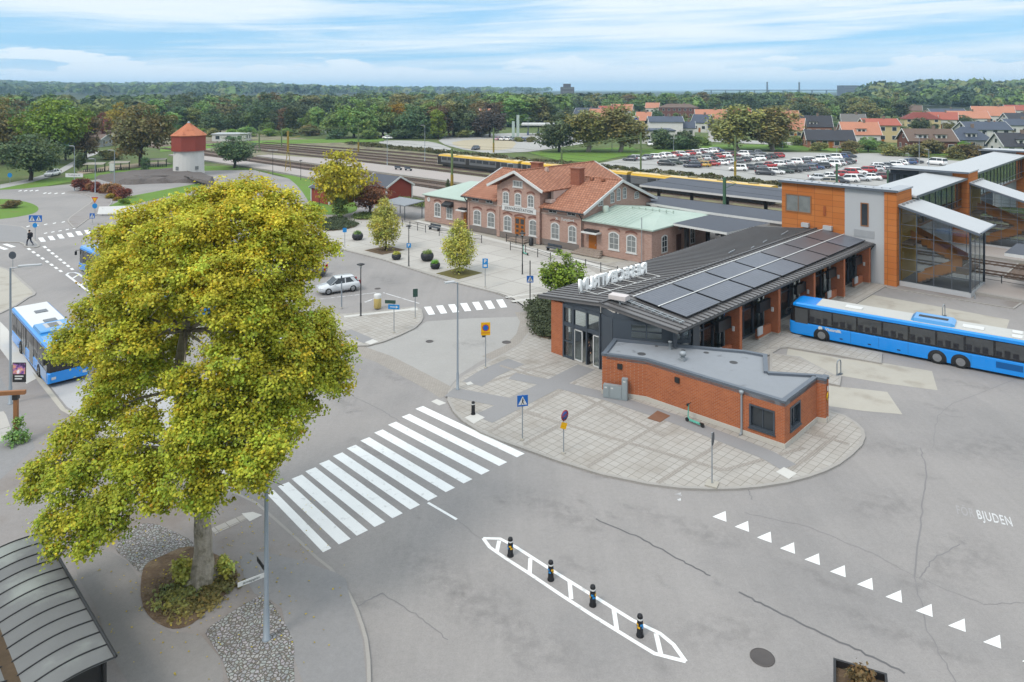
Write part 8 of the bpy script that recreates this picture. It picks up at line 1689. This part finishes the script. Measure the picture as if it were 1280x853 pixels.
house(1158, 190, 54, 4.0, 3.4, -8, 'brick', 'brown', 'long dark red brick house with brown roof and two dormers', 10, dormers=2)
house(1208, 186, 44, 3.6, 3.8, -12, 'grey', 'slate', 'grey house with dark hipped roof and white window bands', 10, hip=True, dormers=1)
house(1228, 178, 50, 5.2, 2.6, -6, 'white', 'slate', 'long white two storey house with grey roof', 10, 2)
house(1270, 193, 46, 3.0, 3.6, -8, 'white', 'black', 'house with black roof at the edge of the footbridge', 10, dormers=1)
house(1150, 160, 40, 5.0, 3.2, -16, 'yellow', 'darkred', 'yellow house with dark red hipped roof below the wood', 10, 2, hip=True)
house(1176, 160, 34, 4.8, 3.4, -30, 'white', 'red', 'white gabled house with red roof beside the yellow one', 9)
house(1208, 157, 44, 4.4, 3.6, -14, 'white', 'orange', 'wide house with orange roof in the middle of the hillside row', 10)
house(1240, 155, 44, 5.2, 5.0, -22, 'white', 'orange', 'tall white gabled house with big orange roof', 11)
house(1274, 158, 34, 4.2, 3.0, -10, 'white', 'black', 'house with black roof beside the tall orange roofed one', 10)
house(1272, 168, 36, 4.4, 2.4, -6, 'white', 'slate', 'white house with slate roof in front of the black roofs', 10)
house(1270, 145, 26, 4.6, 3.6, -14, 'white', 'red', 'small red roofed house high at the edge of the wood', 9)
house(1182, 149, 40, 4.6, 2.4, -8, 'white', 'slate', 'white house with dark flat looking roof under the wood', 10)
house(1140, 147, 20, 5.2, 3.4, -24, 'cream', 'brown', 'cream gabled house at the end of the hillside row', 9)
house(735, 153, 30, 5.2, 3.6, -28, 'cream', 'slate', 'cream house with slate roof beyond the dark oak', 9, 1)
house(750, 157, 26, 4.6, 4.6, -32, 'white', 'orange', 'white house with orange roof behind the birches by the oak', 8)
house(762, 151, 26, 5.0, 4.4, -24, 'pinkbrick', 'red', 'red brick gabled house behind the tall birch', 8)
house(778, 146, 26, 5.0, 4.2, -20, 'white', 'orange', 'house with orange roof peeping over the tall birch', 8)
house(805, 164, 17, 5.6, 3.6, -18, 'cream', 'orange', 'narrow cream gabled house with orange roof and blue side', 7, 2)
house(794, 166, 8, 7.0, .5, -8, 'blue', 'white', 'small blue and white block beside the cream gabled house', 6, 2, 'shop_block', 'building', flat=True, chim=False)
house(831, 170, 40, 6.4, 2.0, -6, 'white', 'slate', 'big white hall house with slate roof and blank side', 12, 1, 'hall', 'building', ncol=1)
house(812, 178, 56, 4.6, .6, -4, 'white', 'slate', 'long white flat roofed hall behind the tall dark hedge', 14, 1, 'hall', 'building', flat=True, chim=False, ncol=6)
house(848, 147, 46, 7.4, 2.4, -4, 'brick', 'brown', 'long brick apartment house with brown roof and white windows', 11, 2, 'apartment_house', 'building', hip=True)
house(816, 142, 16, 5, 4, -20, 'white', 'orange', 'white house with orange roof in front of the long brick apartments', 8)
house(888, 162, 36, 5.4, 4.6, -10, 'pinkbrick', 'orange', 'brick house with orange roof and blue grey dormer wall', 10)
house(878, 165, 20, 4.8, 3.4, -34, 'white', 'slate', 'small house with blue grey roof beside the orange roofed brick house', 8)
house(896, 173, 20, 4.2, 3.4, -14, 'white', 'black', 'white house with black roof behind the hedge', 8)
house(858, 170, 18, 3.8, 2.4, -10, 'white', 'slate', 'low white annex between the hall house and the brick gable', 8)
house(946, 168, 22, 4.6, 3.4, -24, 'white', 'slate', 'white gabled house glimpsed between the birches', 8)
house(924, 152, 26, 4.6, 3.6, -12, 'pinkbrick', 'red', 'red roofed house above the birch by the far cars', 8)
house(606, 160, 12, 7, 3, 10, 'white', 'orange', 'white house with orange roof at the end of the wood', 9, 2)
house(640, 157, 14, 6, 4, 0, 'white', 'orange', 'orange roofed white house behind the fuel station sign', 9, 2)
house(415, 160, 24, 3.0, 1.2, 10, 'grey', 'grey', 'low grey workshop in the clearing of the wood', 12)
house(390, 166, 18, 2.6, 1.0, 20, 'grey', 'white', 'pale low hut beside the clearing road', 10)
house(120, 183, 26, 2.8, 1.4, 5, 'grey', 'brown', 'low grey building among the park trees', 10)
house(290, 176, 40, 2.6, .4, 4, 'white', 'white', 'low white shed line behind the dark round tree by the tower', 8, flat=True, chim=False)
# fuel station
x, y = G(673, 169); t = thing('fuel_station', 'fuel station with long flat white canopy on slim pillars', 'fuel station', (x, y, 0), R(-4)); b = MB(); b.box(-7.2, -4, 4.4, 7.2, 4, 5.2); b.build('canopy', WHITE, t)
for u_ in (-4.5, 0, 4.5): MB().box(u_ - .25, -.25, 0, u_ + .25, .25, 4.4).build('pillar', DGREY, t); MB().box(u_ - .4, -2.2, 0, u_ + .4, -1.5, 1.6).build('pump', M('pump_blue', col(50, 70, 120), .5), t)
x, y = G(645, 176); t = thing('sign_pylon', 'tall pale green two column sign pylon beside the fuel station', 'sign', (x, y, 0), 0)
for dx, hh in ((-1.6, 7.5), (.2, 10)): MB().box(dx, -.3, 0, dx + 1.1, .3, hh).build('column', M('pylon_green', col(196, 214, 206), .6), t)
# landmarks on the horizon
def far_block(px, pyb, pyt, wpx, dist, label, mat, name='tower_block', cat='building', d=30, top=None):
    x = (px - 640) / F * dist; zt_ = H - (pyt - HZ) / F * dist; w_ = wpx / F * dist; t = thing(name, label, cat, (x, dist, 0), 0); b = MB(); b.box(-w_/2, -d/2, -5, w_/2, d/2, zt_); b.build('wall', mat, t)
    if top: b = MB(); b.box(-w_ * .3, -d * .3, zt_, w_ * .25, d * .3, zt_ + top / F * dist); b.build('roof_house', mat, t)
    g_ = MB(); nr = max(2, int(zt_ / 4))
    for r in range(nr): g_.box(-w_ * .45, -d/2 - .3, 2 + r * zt_ / nr, w_ * .45, -d/2 - .02, 2 + r * zt_ / nr + zt_ / nr * .4)
    g_.build('window_band', GLASSW, t); return t
CF = M('far_concrete', col(96, 100, 110), .8, ((.02, .1),))
far_block(709, 135, 109, 15, 900, 'dark grey tower block rising from the tree belt', M('dark_block', col(112, 114, 122), .8), top=4)
far_block(1060, 125, 107, 19, 1900, 'grey industrial block on the horizon', CF, d=40, top=0)
far_block(1100, 127, 115, 26, 2300, 'long pale low block on the horizon beside the industrial block', HM['white'], d=40)
for px, pt, lab in ((959, 102.5, 'slim dark chimney on the horizon above the birches'), (999, 103, 'second slim dark chimney nearer the industrial block')):
    dist = 2600; x = (px - 640) / F * dist; zt_ = H - (pt - HZ) / F * dist; t = thing('factory_chimney', lab, 'chimney', (x, dist, 0)); b = MB(); b.tube((0, 0, -4), (0, 0, zt_), 3.4, 12, 2.6); b.build('stack', M('dark_stack', col(84, 84, 92), .8), t); MB().tube((0, 0, zt_ - 3), (0, 0, zt_ - .5), 3.0, 12).build('stack_band', CF, t)
dist = 3000; t = thing('far_bridge', 'long low bridge line on the horizon', 'bridge', (0, dist, 0)); b = MB(); xa, xb = (880 - 640) / F * dist, (1060 - 640) / F * dist; b.box(xa, -5, 15, xb, 5, 18.5); b.build('deck', CF, t)
for k in range(10): xx = xa + (xb - xa) * (k + .5) / 10; MB().box(xx - 2, -3, -5, xx + 2, 3, 15).build('pier', CF, t)
# ------------------------------------------------------------- air
def haze():
    m = bpy.data.materials.new('haze_air'); m.use_nodes = True; t = m.node_tree; t.nodes.clear(); o = t.nodes.new('ShaderNodeOutputMaterial'); v = t.nodes.new('ShaderNodeVolumePrincipled'); v.inputs['Density'].default_value = HAZE; v.inputs['Color'].default_value = (.5, .73, 1, 1); v.inputs['Anisotropy'].default_value = .2; t.links.new(v.outputs[0], o.inputs['Volume'])
    b = MB(); b.box(-9500, -100, -7, 9500, 14500, 130); ob = b.build('haze', m); tag(ob, kind='stuff')
HAZE = .00015
haze()
